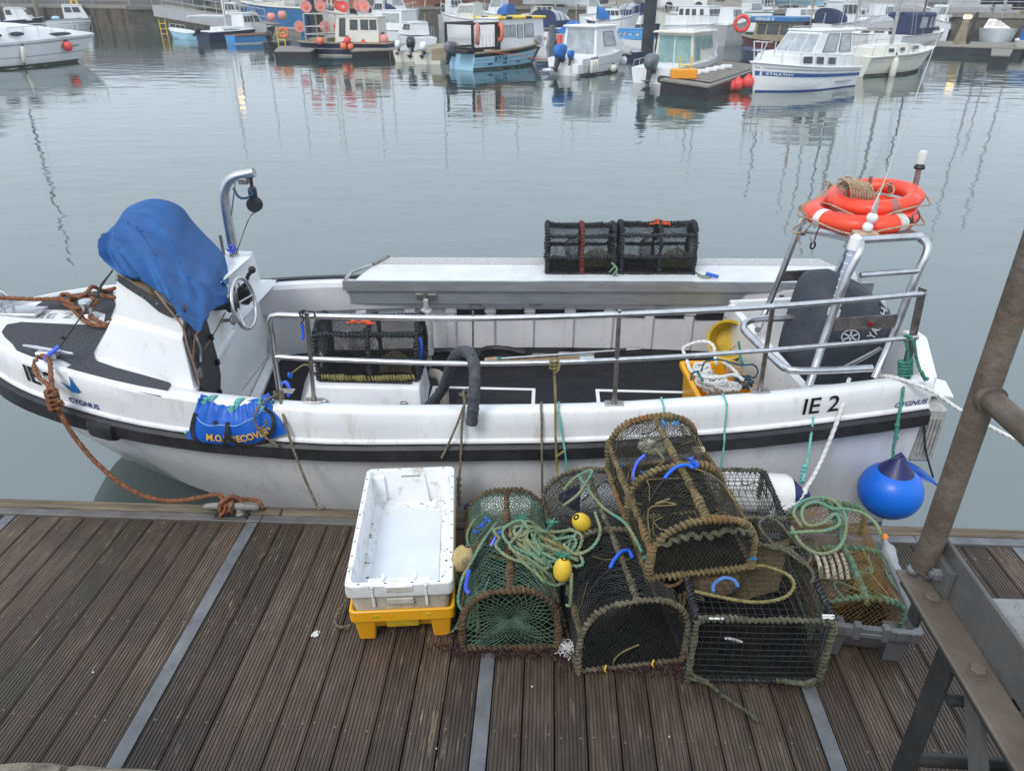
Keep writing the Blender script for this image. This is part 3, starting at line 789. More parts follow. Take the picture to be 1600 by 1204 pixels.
m_.loft([q0, q1]); m_.loft([[p + Vector((0, .006, 0)) for p in q0], [p + Vector((0, .006, 0)) for p in q1]]); m_.build('windscreen_bracket', M_DARKST, cud)
for p in (P[0], P[2], P[3], P[5]): m_ = MB(); m_.lathe([(.009, 0), (.008, .004), (1e-6, .005)], Matrix.Translation(p + Vector((0, -.006, -.004))) @ Matrix.Rotation(R(90), 4, 'X'), 8); m_.build('bracket_screw', M_STEEL, cud)
# ---- cockpit
m_ = MB(); secs = []
for u in [q for q in ST if -2.2 <= q <= 2.2]: secs.append([(u, yn(u, .32), 0.0), (u, yf(u, .10), 0.0)])
m_.loft(secs); m_.build('cockpit_floor', M_FLOOR, boat)
CU = [-2.4 + .2 * i for i in range(24)]
m_ = MB(); secs = []
for u in CU: secs.append([(u, yn(u, .128), .5), (u, yn(u, .32), .0)])
m_.loft(secs); m_.build('inner_wall', M_LINER, boat)
m_ = MB(); secs = []
for u in CU:
 z = zgf(u); secs.append([(u, yf(u, .12), z + .002), (u, yf(u, .150), z - .012), (u, yf(u, .165), z - .02), (u, yf(u, .185), .405), (u, yf(u, .18), .392), (u, yf(u, .13), .388), (u, yf(u, .135), 0.002)])
m_.loft(secs); m_.build('inner_wall', M_LINER, boat, smooth=35)
RX = [-1.93, -1.53, -1.13, -.79, -.46, -.13, .21, .54, .88, 1.21, 1.53]
for u in RX:
 m_ = MB(); y = yf(u, .135)
 m_.box(u - .038, u + .038, y - .026, y + .004, .003, .33, .012); m_.box(u - .048, u + .048, y - .04, y + .004, .332, .386, .01)
 m_.build('rib', M_LINER, boat)
for a, c in zip(RX[3:-1], RX[4:]):
 m_ = MB(); y = yf((a + c) / 2, .135); m_.box(a + .045, c - .045, y - .012, y + .02, .292, .355, .006); m_.build('side_slot', M_BLACKR, boat)
m_ = MB()
for u in (-.58, -.08, .95):
 m_ = MB(); m_.box(u - .05, u + .05, yf(u, .19) - .012, yf(u, .19), .398, .425, .005); m_.build('drain_fitting', M_DASH, boat)
# floor hatches with pale frames
def hatch(x0, x1, y0, y1):
 f = MB(); w_ = .028
 f.box(x0, x1, y0, y0 + w_, .003, .014, .004); f.box(x0, x1, y1 - w_, y1, .003, .014, .004)
 f.box(x0, x0 + w_, y0 + w_, y1 - w_, .003, .014, .004); f.box(x1 - w_, x1, y0 + w_, y1 - w_, .003, .014, .004)
 fr = f.build('hatch_frame', M_WHITE, boat)
 f = MB(); f.box(x0 + w_ + .008, x1 - w_ - .008, y0 + w_ + .008, y1 - w_ - .008, .003, .010, .003); f.build('hatch_lid', M_FLOOR, fr)
hatch(-.86, -.06, 4.32, 4.97); hatch(.40, 1.30, 4.28, 4.98)
# ---- engine box
e0 = [(-1.612,4.412,0.3), (-0.858,4.411,0.3), (-0.918,4.961,0.3), (-1.719,4.944,0.3)]
m_ = MB(); base = [(e0[0][0] - .13, e0[0][1] - .09, .003), (e0[1][0] + .03, e0[1][1] - .09, .003), (e0[2][0] + .03, e0[2][1] + .05, .003), (e0[3][0] - .16, e0[3][1] + .05, .003)]
mid = [(lerp(p[0], q[0], .85), lerp(p[1], q[1], .85), .275) for p, q in zip(base, e0)]
m_.loft([base, mid, e0], closed=True, cap1=True); ebox = m_.build('engine_box', M_WHITE, boat)
bv = ebox.modifiers.new('rounded_edges', 'BEVEL'); bv.width = .02; bv.segments = 3; bv.limit_method = 'ANGLE'; bv.angle_limit = R(15); smooth_by_angle(ebox.data, 50)
def ins(P, k):
 c = [sum(p[i] for p in P) / len(P) for i in range(3)]
 return [tuple(lerp(p[i], c[i], k) for i in range(3)) for p in P]
m_ = MB(); m_.slab([(p[0], p[1], .303) for p in ins(e0, .14)], (0, 0, .004)); m_.build('nonskid_panel', M_NONSKID, ebox)
for px_ in (.12, .86):
 m_ = MB(); x = lerp(e0[0][0], e0[1][0], px_); m_.box(x - .022, x + .022, e0[0][1] - .075, e0[0][1] - .045, .17, .215, .004); m_.build('box_latch', M_STEELD, ebox)
# exhaust pipe stub and grey switch box beside the engine box
m_ = MB(); m_.tube(smooth_path([(-.83, 4.75, .24), (-.76, 4.72, .235), (-.73, 4.68, .17), (-.725, 4.66, .0)], .03), .035, 12); m_.build('exhaust_pipe', M_WOODGREY, boat, smooth=True)
m_ = MB(); a = (-0.978,5.472,0); m_.box(-.985, -.90, 5.30, 5.38, .10, .50, .012); m_.tube([(-.94, 5.34, .5), (-.94, 5.34, .58)], .02, 8); m_.tube([(-.94, 5.34, .0), (-.94, 5.34, .1)], .02, 8); m_.build('switch_box', M_DASH, boat)
# ---- sorting table on the far side
def T(x, y, z): return (x, y + .038 * x, z)
tm = MB()
tm.slab([T(-1.56, 5.60, .640), T(2.52, 5.60, .640), T(2.52, 5.98, .655), T(-1.46, 5.98, .655)], (0, 0, .006)); ttop = tm.build('sorting_table', M_ALUTOP, boat)
m_ = MB(); m_.slab([T(-1.64, 5.575, .575), T(2.62, 5.575, .575), T(2.62, 5.575, .658), T(-1.64, 5.575, .658)], (0, .024, 0)); m_.slab([T(-1.63, 5.600, .575), T(2.6, 5.600, .575), T(2.6, 5.64, .575), T(-1.63, 5.64, .575)], (0, 0, .004)); m_.build('front_lip', M_ALU, ttop)
m_ = MB(); m_.slab([T(.30, 5.572, .58), T(2.625, 5.572, .58), T(2.625, 5.572, .653), T(.30, 5.572, .653)], (0, .0025, 0)); m_.build('lip_plate', M_ALU, ttop)
m_ = MB(); m_.slab([T(-1.60, 5.605, .455), T(2.3, 5.605, .455), T(2.3, 5.605, .574), T(-1.60, 5.605, .574)], (0, .008, 0)); m_.build('apron', M_ALU, ttop)
m_ = MB(); m_.slab([T(-1.46, 5.981, .656), T(2.44, 5.981, .656), T(2.36, 6.14, .664), T(-1.40, 6.14, .664)], (0, .002, .008)); m_.build('back_flap', M_ALUSCUFF, ttop)
m_ = MB(); m_.tube([T(-1.62, 5.60, .665), T(-1.60, 5.75, .675), T(-1.48, 5.93, .672)], .014, 8); m_.build('end_rim', M_ALU, ttop, smooth=True)
m_ = MB(); m_.tube([T(-1.47, 5.95, .672), T(-1.38, 6.15, .680)], .016, 8); m_.build('end_rim', M_STEELD, ttop, smooth=True)
m_ = MB(); m_.slab([T(2.5, 5.98, .66), T(2.53, 5.62, .65), T(2.53, 5.62, .70), T(2.46, 5.98, .73)], (.006, 0, 0)); m_.build('end_plate', M_ALU, ttop)
m_ = MB(); m_.tube([T(-.975, 5.53, .0), T(-.975, 5.56, .56)], .018, 10); m_.build('leg', M_STEELD, ttop, smooth=True)
m_ = MB(); m_.box(-1.06, -.98, 5.545, 5.57, .50, .545, .003); m_.box(-.965, -.89, 5.545, 5.57, .50, .545, .003); m_.build('leg_bracket', M_STEELD, ttop)
m_ = MB(); m_.tube([T(1.9, 5.53, .0), T(1.9, 5.56, .56)], .018, 10); m_.build('leg', M_STEELD, ttop, smooth=True)
# ---- splash well at the stern
m_ = MB()
m_.slab([(1.47, 5.50, .0), (1.62, 4.05, .0), (1.60, 4.05, .55), (1.45, 5.50, .52)], (.055, 0, 0))
m_.slab([(1.62, 4.03, .30), (2.30, 4.06, .30), (2.30, 4.06, .60), (1.62, 4.03, .57)], (0, .03, 0))
m_.slab([(1.5, 5.50, .0), (2.30, 5.50, .0), (2.30, 5.50, .60), (1.47, 5.50, .54)], (0, .05, 0))
m_.slab([(1.52, 4.05, .12), (2.30, 4.05, .12), (2.30, 5.5, .12), (1.5, 5.5, .12)], (0, 0, .03))
well = m_.build('splash_well', M_WHITE, boat)
# raised transom quarters
for sd in (-1, 1):
 m_ = MB(); y0 = yc(2.31) + sd * .88; y1 = yc(2.31) + sd * .30
 m_.slab([(2.24, y0, .45), (2.24, y1, .30), (2.24, y1, .62), (2.24, lerp(y0, y1, .62), .84), (2.24, lerp(y0, y1, .40), .85), (2.24, y0, .695)], (.10, 0, 0))
 q = m_.build('transom', M_WHITE, boat); bv = q.modifiers.new('rounded_edges', 'BEVEL'); bv.width = .015; bv.segments = 2
m_ = MB(); m_.box(2.24, 2.34, yc(2.31) - .32, yc(2.31) + .32, -.3, .42, .01); m_.build('transom', M_WHITE, boat)
# ---- near side guard rail
m_ = MB(); top = [(-1.543,3.685,0.669),(-1.54,3.685,0.861),(-1.533,3.685,1.021),(-1.533,3.685,1.091),(-1.517,3.685,1.122),(-1.479,3.683,1.131),(-1.24,3.675,1.132),(-0.387,3.655,1.146),(0.392,3.69,1.17),(1.23,3.78,1.195),(2.094,3.94,1.224)]
m_.tube(smooth_path(top, .04), .0165, 12); rail = m_.build('guard_rail', M_STEEL, boat, smooth=True)
m_ = MB(); m_.tube(smooth_path([(-1.545,3.685,0.873),(-1.273,3.675,0.868),(-0.402,3.655,0.871),(0.41,3.69,0.897),(1.256,3.78,0.933),(2.127,3.94,0.959)], .05), .014, 12); m_.build('mid_rail', M_STEEL, rail, smooth=True)
for (pb, pt, w_) in (((-1.338,3.665,0.6), (-1.308,3.665,1.157), .012), ((0.41,3.69,0.63), (0.4,3.69,1.196), .011), ((1.267,3.828,0.645), (1.239,3.78,1.206), .013)):
 d = Vector(pt) - Vector(pb); m_ = MB()
 m_.tube([Vector(pb), Vector(pb) + d], w_ * 1.15, 4 if w_ != .011 else 8); m_.build('stanchion', M_STEELD, rail)
 m_ = MB(); m_.box(pb[0] - .055, pb[0] + .055, pb[1] - .028, pb[1] + .028, zg(pb[0]) + .006, zg(pb[0]) + .012, .002); m_.tube([(pb[0], pb[1], zg(pb[0])), (pb[0], pb[1], zg(pb[0]) + .035)], .018, 8)
 for dx in (-.036, .036): m_.lathe([(.009, 0), (.007, .005), (1e-6, .006)], Matrix.Translation((pb[0] + dx, pb[1], zg(pb[0]) + .012)), 8)
 m_.build('foot_plate', M_STEELD, rail)
pb = (-1.56,3.755,0.605); m_ = MB(); m_.box(pb[0] - .02, pb[0] + .075, pb[1] - .028, pb[1] + .028, zg(pb[0]) + .006, zg(pb[0]) + .012, .002); m_.build('foot_plate', M_STEELD, rail)
m_ = MB(); a = (-0.39,3.655,1.187); c = (-0.397,3.655,0.895); m_.tube([a, c], .006, 6); m_.build('tie_rod', M_STEELD, rail, smooth=True)
m_ = MB(); a = (2.152,3.98,0.694); c = (2.091,3.94,1.262)
m_.slab([Vector(a) + Vector((-.022, 0, 0)), Vector(a) + Vector((.022, 0, 0)), Vector(c) + Vector((.026, 0, -.015)), Vector(c) + Vector((-.018, 0, 0))], (0, .01, 0)); m_.build('end_bar', M_STEELD, rail)
m_ = MB()
for p in ((2.105,3.935,1.226), (2.131,3.935,0.961)): m_.ball(p, .014, n=8, m=6)
m_.build('rail_bolts', M_STEELD, rail)
# ---- stainless stern gantry over the outboard
gt = MB()
NL0, NR0 = (1.57,3.895,0.655), (1.989,4.004,0.66)
gt.tube(smooth_path([NL0] + [(1.644,4,0.937),(1.705,4.04,1.271),(1.75,4.06,1.408),(1.77,4.1,1.448),(1.769,4.17,1.456),(1.794,4.6,1.359),(1.8,5.05,1.248)], .03), .0235, 12)
gt.tube(smooth_path([NR0] + [(2.068,4.08,0.881),(2.129,4.12,1.25),(2.164,4.14,1.385),(2.171,4.17,1.436),(2.158,4.24,1.452)], .03), .0235, 12)
gantry = gt.build('stern_gantry', M_STEEL, boat, smooth=True)
m_ = MB(); m_.tube(smooth_path([(1.508,4.831,0.6), (1.623,5.1,0.613)] + [(1.693,5.1,0.936),(1.747,5.1,1.214),(1.76,5.1,1.287),(1.78,5.1,1.341)], .03), .0225, 12); m_.build('gantry_leg', M_STEEL, gantry, smooth=True)
m_ = MB(); m_.tube(smooth_path([(2.032,5.2,0.631),(2.079,5.2,0.774),(2.157,5.2,1.04),(2.158,5.15,1.164)], .03), .0225, 12); m_.build('gantry_leg', M_STEEL, gantry, smooth=True)
m_ = MB(); m_.tube([(1.769,5.08,1.229), (2.07,5.12,1.236), (2.386,5.15,1.245)], .02, 10); m_.build('gantry_bar', M_STEEL, gantry, smooth=True)
m_ = MB(); m_.tube([(1.773,4.13,1.469), (2.152,4.22,1.469)], .0225, 10); m_.build('gantry_bar', M_STEEL, gantry, smooth=True)
m_ = MB(); m_.tube([(1.784,4.05,1.288), (2.139,4.12,1.296)], .017, 10); m_.build('gantry_bar', M_STEEL, gantry, smooth=True)
m_ = MB(); a, b_, c, d = (1.847,4.62,1.366), (1.803,4.18,1.465), (2.151,4.25,1.468), (2.359,4.95,1.329)
m_.slab([a, b_, c, d], (0, 0, .012)); m_.build('top_plate', M_STEEL, gantry)
m_ = MB(); a, b_, c, d = (1.685,5.08,0.948), (2.02,5.12,0.959), (2.037,5.12,0.877), (1.676,5.08,0.871); m_.slab([a, b_, c, d], (0, .008, 0)); m_.build('flat_bar', M_STEELD, gantry)
m_ = MB(); a, b_, c, d = (1.682,4,1.039), (2.066,4.08,1.042), (2.071,4.08,0.96), (1.691,4,0.963); m_.slab([a, b_, c, d], (0, .008, 0)); fbar = m_.build('flat_bar', M_STEELD, gantry)
m_ = MB(); m_.lathe([(.016, 0), (.016, .022), (.013, .027)], Matrix.Translation((1.89,4.02,1.007)) @ Matrix.Rotation(R(90), 4, 'X'), 12); m_.build('red_marker', mat('dark_red_reflector', (.16, .01, .015), None, .2), fbar)
m_ = MB(); hoop = [(1.734,4.719,0.745),(1.45,4.672,0.745),(1.355,4.612,0.745),(1.318,4.525,0.745),(1.319,4.421,0.745),(1.406,3.995,0.745),(1.431,3.937,0.745),(1.486,3.907,0.745),(1.696,3.925,0.745),(1.939,3.962,0.745)]
m_.tube(smooth_path(hoop, .03), .0225, 12); m_.build('engine_guard', M_STEEL, gantry, smooth=True)
m_ = MB()
m_.tube(smooth_path([(1.818,5.06,0.929),(1.866,5.04,0.903),(1.928,5.05,0.925),(1.998,5.06,0.951)], .02), .006, 6)
m_.tube(smooth_path([(1.815,5.06,0.9),(1.885,5.04,0.923),(1.945,5.05,0.906),(1.997,5.06,0.932)], .02), .006, 6)
m_.build('cable', M_CORDBK, gantry, smooth=True)
# white nav light post and whip aerial
m_ = MB(); m_.tube([(2.3,4.7,1.428), (2.278,4.7,1.609), (2.271,4.7,1.757)], .017, 10); lp = m_.build('light_post', M_STEELD, gantry, smooth=True)
m_ = MB(); m_.lathe([(.03, 0), (.033, .01), (.022, .03)], Matrix.Translation((2.273,4.7,1.75)), 14); m_.build('lamp_base', M_BLACKR, lp, smooth=30)
m_ = MB(); m_.lathe([(.025, 0), (.027, .06), (.022, .075), (1e-6, .08)], Matrix.Translation(Vector((2.273,4.7,1.75)) + Vector((0, 0, .031))), 14); m_.build('lamp_lens', M_LAMPW, lp, smooth=30)
m_ = MB(); b0 = Vector((1.855,4.25,1.475)); m_.tube([b0 + Vector((0, 0, .14)), b0 + Vector((.02, .0, .24)), b0 + Vector((.18, .0, 1.45))], [.0075, .0032, .0012], 8); aer = m_.build('whip_aerial', M_LAMPW, gantry, smooth=True)
m_ = MB(); m_.box(b0.x - .075, b0.x + .055, b0.y - .04, b0.y + .04, b0.z - .012, b0.z + .008, .004); m_.build('aerial_mount', M_ROPETAN, aer)
m_ = MB(); m_.ball(b0 + Vector((-.005, 0, .035)), .03, n=12, m=8); m_.ball(b0 + Vector((.008, 0, .09)), .032, n=12, m=8); m_.build('aerial_knuckle', M_FENDER, aer, smooth=True)
m_ = MB(); m_.tube([b0 + Vector((.01, 0, .12)), b0 + Vector((.016, 0, .20))], [.018, .008], 8); m_.build('aerial_sleeve', M_DASH, aer, smooth=True)
# ---- outboard under its charcoal cloth cover
oc = Vector((2.01, 4.72, .62))
def zt(z): return .30 + (z - .08) * .85
ob = MB(); secs = []
for i, (z, rx, ry, dx) in enumerate([(.08, .30, .26, -.02), (.16, .33, .29, -.03), (.3, .35, .31, -.03), (.45, .365, .325, -.01), (.6, .365, .325, .0), (.74, .35, .31, .0), (.85, .32, .28, -.02), (.92, .26, .23, -.05), (.955, .17, .15, -.08), (.962, .02, .02, -.1)]):
 sec = []
 for k in range(40):
  a = 2 * math.pi * k / 40
  q = (abs(math.cos(a)) ** 2.8 + abs(math.sin(a)) ** 2.8) ** (-1 / 2.8)
  w_ = 1 + .022 * noise.noise(Vector((math.cos(a) * 2.2, math.sin(a) * 2.2, z * 4))) + (.018 * math.sin(a * 9 + z * 5) if z < .35 else 0)
  sec.append((oc.x + dx + .88 * rx * q * math.cos(a) * w_, oc.y + ry * q * math.sin(a) * w_, zt(z) - .20 * max(0, math.cos(a) * rx / .36) * max(0, z - .3) + (.03 * math.sin(a * 3 + 1) if i < 2 else 0)))
 secs.append(sec)
ob.loft(secs, closed=True, cap1=True)
outb = ob.build('outboard', M_COVER, boat, smooth=70)
def cover_pt(s, t, o=.006):
 """A point on the cover's near face: s along x from its middle, t height."""
 rx = table([(.08, .30), (.3, .35), (.45, .365), (.6, .365), (.74, .35), (.85, .32), (.92, .26), (.955, .17)], t + .02)
 ry = table([(.08, .26), (.3, .31), (.45, .325), (.6, .325), (.74, .31), (.85, .28), (.92, .23), (.955, .15)], t + .02)
 rx *= .88; k = min(.98, abs(s) / rx)
 return (oc.x + s, oc.y - ry * (1 - k ** 2.8) ** (1 / 2.8) - o - .014, zt(t) - .20 * max(0, s / .36) * max(0, t - .3))
m_ = MB()
ca, sa = math.cos(R(62)), math.sin(R(62))
ca, sa = math.cos(R(70)), math.sin(R(70))
text_on(m_, 'YAMAHA', .075, lambda s, t: cover_pt(.10 + s * ca - t * sa, .62 + s * sa + t * ca), bold=.001)
m_.build('maker_lettering', M_GREYTXT, outb)
m_ = MB(); cxx, czz = -.05, .62
for r0, r1 in ((.050, .058),):
 n_ = 28
 for i in range(n_):
  a, c = 2 * math.pi * i / n_, 2 * math.pi * (i + 1) / n_
  m_.add([cover_pt(cxx + r0 * math.cos(a), czz + r0 * math.sin(a)), cover_pt(cxx + r1 * math.cos(a), czz + r1 * math.sin(a)), cover_pt(cxx + r1 * math.cos(c), czz + r1 * math.sin(c)), cover_pt(cxx + r0 * math.cos(c), czz + r0 * math.sin(c))], [(0, 1, 2, 3)])
for q in range(3):
 a = R(90 + 120 * q); d = Vector((math.cos(a), math.sin(a))); n2 = Vector((-d.y, d.x)) * .006
 for sgn in (1, -1):
  P = [d * .046 * sgn + n2, d * .046 * sgn - n2, d * .006 * sgn - n2, d * .006 * sgn + n2]
  m_.add([cover_pt(cxx + p.x, czz + p.y) for p in P], [(0, 1, 2, 3)])
m_.build('maker_emblem', M_GREYTXT, outb)
for (s0, t0, s1, t1, w_) in ((-.12, .30, .16, .56, .010), (-.08, .30, .18, .55, .004), (.20, .60, .26, .74, .010)):
 m_ = MB(); d = Vector((s1 - s0, t1 - t0)); nn = Vector((-d.y, d.x)).normalized() * w_
 for i in range(8):
  a, c = i / 8, (i + 1) / 8
  p, q = Vector((s0, t0)) + d * a, Vector((s0, t0)) + d * c
  m_.add([cover_pt(*(p + nn)), cover_pt(*(p - nn)), cover_pt(*(q - nn)), cover_pt(*(q + nn))], [(0, 1, 2, 3)])
 m_.build('pale_stripe', M_GREYTXT, outb)
m_ = MB(); m_.box(2.36, 2.52, 4.60, 4.86, -.45, .30, .03); m_.box(2.33, 2.42, 4.55, 4.92, .1, .40, .02); m_.build('outboard_leg', M_COVER, outb)
# white pole holder with clear tube on the gantry leg
m_ = MB(); a, c = Vector((1.688,4.06,1.055)), Vector((1.733,4.1,1.44)); m_.tube([a, c], .026, 14); tubeh = m_.build('clear_tube', M_CLEAR, gantry, smooth=True)
m_ = MB(); d = (c - a).normalized(); m_.tube([c - d * .02, c + d * .05, c + d * .07], [.034, .034, .014], 14); m_.build('tube_cap', M_FENDER, tubeh, smooth=30)
m_ = MB(); m_.tube([a - d * .02, a + d * .02], [.034, .034], 14); m_.build('tube_foot', M_FENDER, tubeh, smooth=30)
for k in range(1, 8): m_ = MB(); m_.tube([a.lerp(c, k / 8) - d * .003, a.lerp(c, k / 8) + d * .003], .0285, 14); m_.build('tube_band', M_FENDER, tubeh, smooth=30)
# ---- trim tab and swim bracket on the transom
m_ = MB(); m_.box(2.345, 2.50, 4.02, 4.20, .05, .45, .02)
for k in range(5): m_.box(2.375 + .022 * k, 2.385 + .022 * k, 4.008, 4.02, .12, .38)
m_.build('trim_bracket', M_DASH, boat)
m_ = MB(); m_.slab([(2.34, 4.1, .50), (2.56, 4.12, .47), (2.62, 4.35, .46), (2.34, 4.4, .52)], (0, 0, .012)); m_.build('transom_shelf', M_FENDER, boat)
m_ = MB(); m_.slab([(2.36, 4.3, .60), (2.43, 4.31, .61), (2.43, 4.42, .62), (2.36, 4.42, .61)], (0, 0, -.12)); m_.build('transom_block', M_COVER, boat)
# ---- davit with its hauler block
m_ = MB(); dv = smooth_path([(-2.30, 5.1, .90), (-2.30, 5.1, 1.2), (-2.295, 5.1, 1.40), (-2.27, 5.1, 1.50), (-2.20, 5.1, 1.565), (-2.05, 5.1, 1.60)], .03)
m_.tube(dv, .034, 16); davit = m_.build('davit', M_STEEL, boat, smooth=True)
m_ = MB(); m_.tube([(-2.08, 5.1, 1.57), (-2.085, 5.1, 1.48), (-2.085, 5.1, 1.44)], .013, 8); m_.box(-2.11, -2.06, 5.07, 5.13, 1.40, 1.50, .012)
m_.lathe([(.05, -.028), (.053, -.02), (.044, 0), (.053, .02), (.05, .028)], Matrix.Translation((-2.085, 5.1, 1.375)) @ Matrix.Rotation(R(90), 4, 'X'), 20); m_.build('hauler_block', M_BLACKR, davit, smooth=35)
m_ = MB(); m_.box(-2.165, -2.10, 5.07, 5.13, 1.52, 1.56, .004); m_.build('davit_lug', M_STEELD, davit)
m_ = MB(); m_.tube([(-2.36, 5.06, 1.0), (-2.36, 5.06, 1.16)], .011, 8); m_.build('davit_pin', M_STEELD, davit, smooth=True)
m_ = MB(); m_.tube([(-2.19, 5.08, 1.53), (-2.26, 5.08, 1.30)], .006, 6); m_.build('davit_stay', M_STEEL, davit)
m_ = MB(); m_.rope([(-2.2, 5.06, 1.50), (-2.17, 5.05, 1.44), (-2.12, 5.06, 1.43), (-2.07, 5.06, 1.46), (-2.10, 5.07, 1.49)], .010, step=.02); m_.build('blue_lashing', M_ROPEBL, davit)
m_ = MB(); m_.rope([(-2.09, 5.1, 1.32), (-2.14, 5.08, 1.27), (-2.27, 5.06, 1.02), (-2.29, 5.05, 1.0)], .0055, step=.02)
m_.rope([(-2.30, 5.05, 1.02), (-2.33, 5.05, .95), (-2.34, 5.06, .88), (-2.32, 5.05, .83), (-2.29, 5.06, .9), (-2.31, 5.05, .98)], .007, step=.02); m_.build('hauler_line', M_ROPEGY, davit)
m_ = MB(); m_.rope([(-2.33, 5.06, 1.05), (-2.28, 5.055, 1.04), (-2.26, 5.06, 1.06), (-2.30, 5.05, 1.09), (-2.29, 5.06, 1.02)], .009, step=.02); m_.build('hook', M_BLUEPL2, davit)
# ---- bow fittings
m_ = MB(); p = (-3.814,4.599,0.73)
for a in range(2):
 m_.tube(smooth_path([(p[0] - .04, p[1] - .05 + .09 * a, .74), (p[0] - .05, p[1] - .05 + .09 * a, .83), (p[0] + .0, p[1] - .04 + .08 * a, .86), (p[0] + .05, p[1] - .05 + .09 * a, .80), (p[0] + .05, p[1] - .05 + .09 * a, .74)], .02), .011, 8)
m_.box(p[0] - .05, p[0] + .30, p[1] - .09, p[1] + .06, zd(p[0]) - .01, zd(p[0]) + .014, .006); m_.build('bow_roller', M_STEEL, boat, smooth=35)
c0 = Vector((-3.109,3.964,0.7)); m_ = MB()
m_.tube([(c0.x - .17, c0.y + .06, .745), (c0.x - .08, c0.y + .04, .742), (c0.x + .08, c0.y - .0, .738), (c0.x + .19, c0.y - .02, .735)], [.008, .014, .014, .008], 10); m_.box(c0.x - .06, c0.x + .07, c0.y - .02, c0.y + .05, zd(c0.x) + .0, .735, .01); m_.build('bow_cleat', M_STEEL, boat, smooth=35)
c1 = Vector((-3.195,4.597,0.69)); m_ = MB(); m_.lathe([(.055, 0), (.05, .02), (.032, .04), (.032, .10), (.045, .12), (.04, .135)], Matrix.Translation((c1.x, c1.y, zd(c1.x))), 16); m_.build('mooring_bitt', M_STEEL, boat, smooth=35)
# ---- lettering and marks on the near topsides
def side_pt(u, t, o=.005):
 """Near topside point: t from 0 at the lip to 1 at the deck edge."""
 h, z, d = hb(u), zg(u), dr(u)
 return (u, yc(u) - h - .006 - o, z - d + .02 + t * (d - .03))
def side_text(name, txt, u0, t0, size, m, **kw):
 mb = MB(); hgt_ = dr(u0) - .03
 text_on(mb, txt, size, lambda s, t: side_pt(u0 + s, t0 + t / hgt_), **kw)
 return mb.build(name, m, boat)
side_text('registration_lettering', 'IE 2', (-3.228,3.88,0.547)[0], .34, .16, M_BLACKTXT, bold=.0035, font_scale_x=1.0)
side_text('registration_lettering', 'IE 2', (1.5,3.82,0.548)[0], .30, .15, M_BLACKTXT, bold=.0015)
side_text('builder_lettering', 'CYGNUS', (-2.912,3.78,0.451)[0], .06, .048, M_DKBLUETXT, bold=.0014, font_scale_x=1.15)
side_text('builder_lettering', 'CYGNUS', (2.081,3.92,0.484)[0], .07, .045, M_DKBLUETXT, bold=.001, font_scale_x=1.15, shear=.25)
mb = MB(); u0 = (-2.94,3.8,0.507)[0]; sc_ = .19
bird = [(-.02, .62), (.16, .50), (.30, .44), (.40, .52), (.44, .70), (.46, .95), (.50, 1.0), (.53, .80), (.60, .62), (.74, .34), (.62, .24), (.40, .20), (.26, .33), (.10, .50)]
pts = [side_pt(u0 + x * sc_, .30 + z * .72) for x, z in bird]
mb.add(pts + [side_pt(u0 + .45 * sc_, .30 + .42 * .72)], [(i, (i + 1) % 14, 14) for i in range(14)])
mb.build('bird_emblem', M_BLUETXT, boat)
# ================================================================== THINGS ON THE BOAT
def rope_thing(name, label, cat, pts, r, m, group=None, step=None):
 mb = MB(); mb.rope(pts, r, step); return single(mb.build(name, m, None, smooth=60), label, cat, group)
# ---- blue cloth cover over the console
def resample(P, n):
 P = [Vector(p) for p in P]; d = [0]
 for a, b in zip(P, P[1:]): d.append(d[-1] + (b - a).length)
 sm = smooth_path(P, .01); dd = [0]
 for a, b in zip(sm, sm[1:]): dd.append(dd[-1] + (b - a).length)
 out, j = [], 0
 for i in range(n):
  q = dd[-1] * i / (n - 1)
  while j < len(dd) - 2 and dd[j + 1] < q: j += 1
  t = (q - dd[j]) / max(1e-9, dd[j + 1] - dd[j]); out.append(sm[j].lerp(sm[j + 1], min(1, max(0, t))))
 return out
NE = [(-2.817,4.36,1.289),(-2.747,4.27,1.24),(-2.666,4.19,1.198),(-2.547,4.12,1.171),(-2.427,4.06,1.179),(-2.312,3.98,1.15),(-2.162,3.87,1.087),(-2.038,3.76,1.044),(-1.983,3.73,0.995),(-1.997,3.86,1.018),(-2.044,4.08,0.992),(-2.052,4.22,0.956),(-2.051,4.34,0.952)]
RI = [(-2.836,4.52,1.328),(-2.812,4.6,1.386),(-2.78,4.68,1.442),(-2.705,4.72,1.479),(-2.62,4.75,1.494),(-2.542,4.8,1.465),(-2.489,4.85,1.405),(-2.459,4.88,1.318),(-2.403,4.88,1.237),(-2.317,4.86,1.149),(-2.252,4.82,1.093),(-2.216,4.76,1.035),(-2.156,4.62,0.989)]
nS, nT = 90, 34
NE_, RI_ = resample(NE, nS), resample(RI, nS)
FE_ = [Vector((p.x - .30, p.y + .40 + .03 * math.sin(i * .4), max(.98, p.z - .36))) for i, p in enumerate(RI_)]
m_ = MB(); secs = []
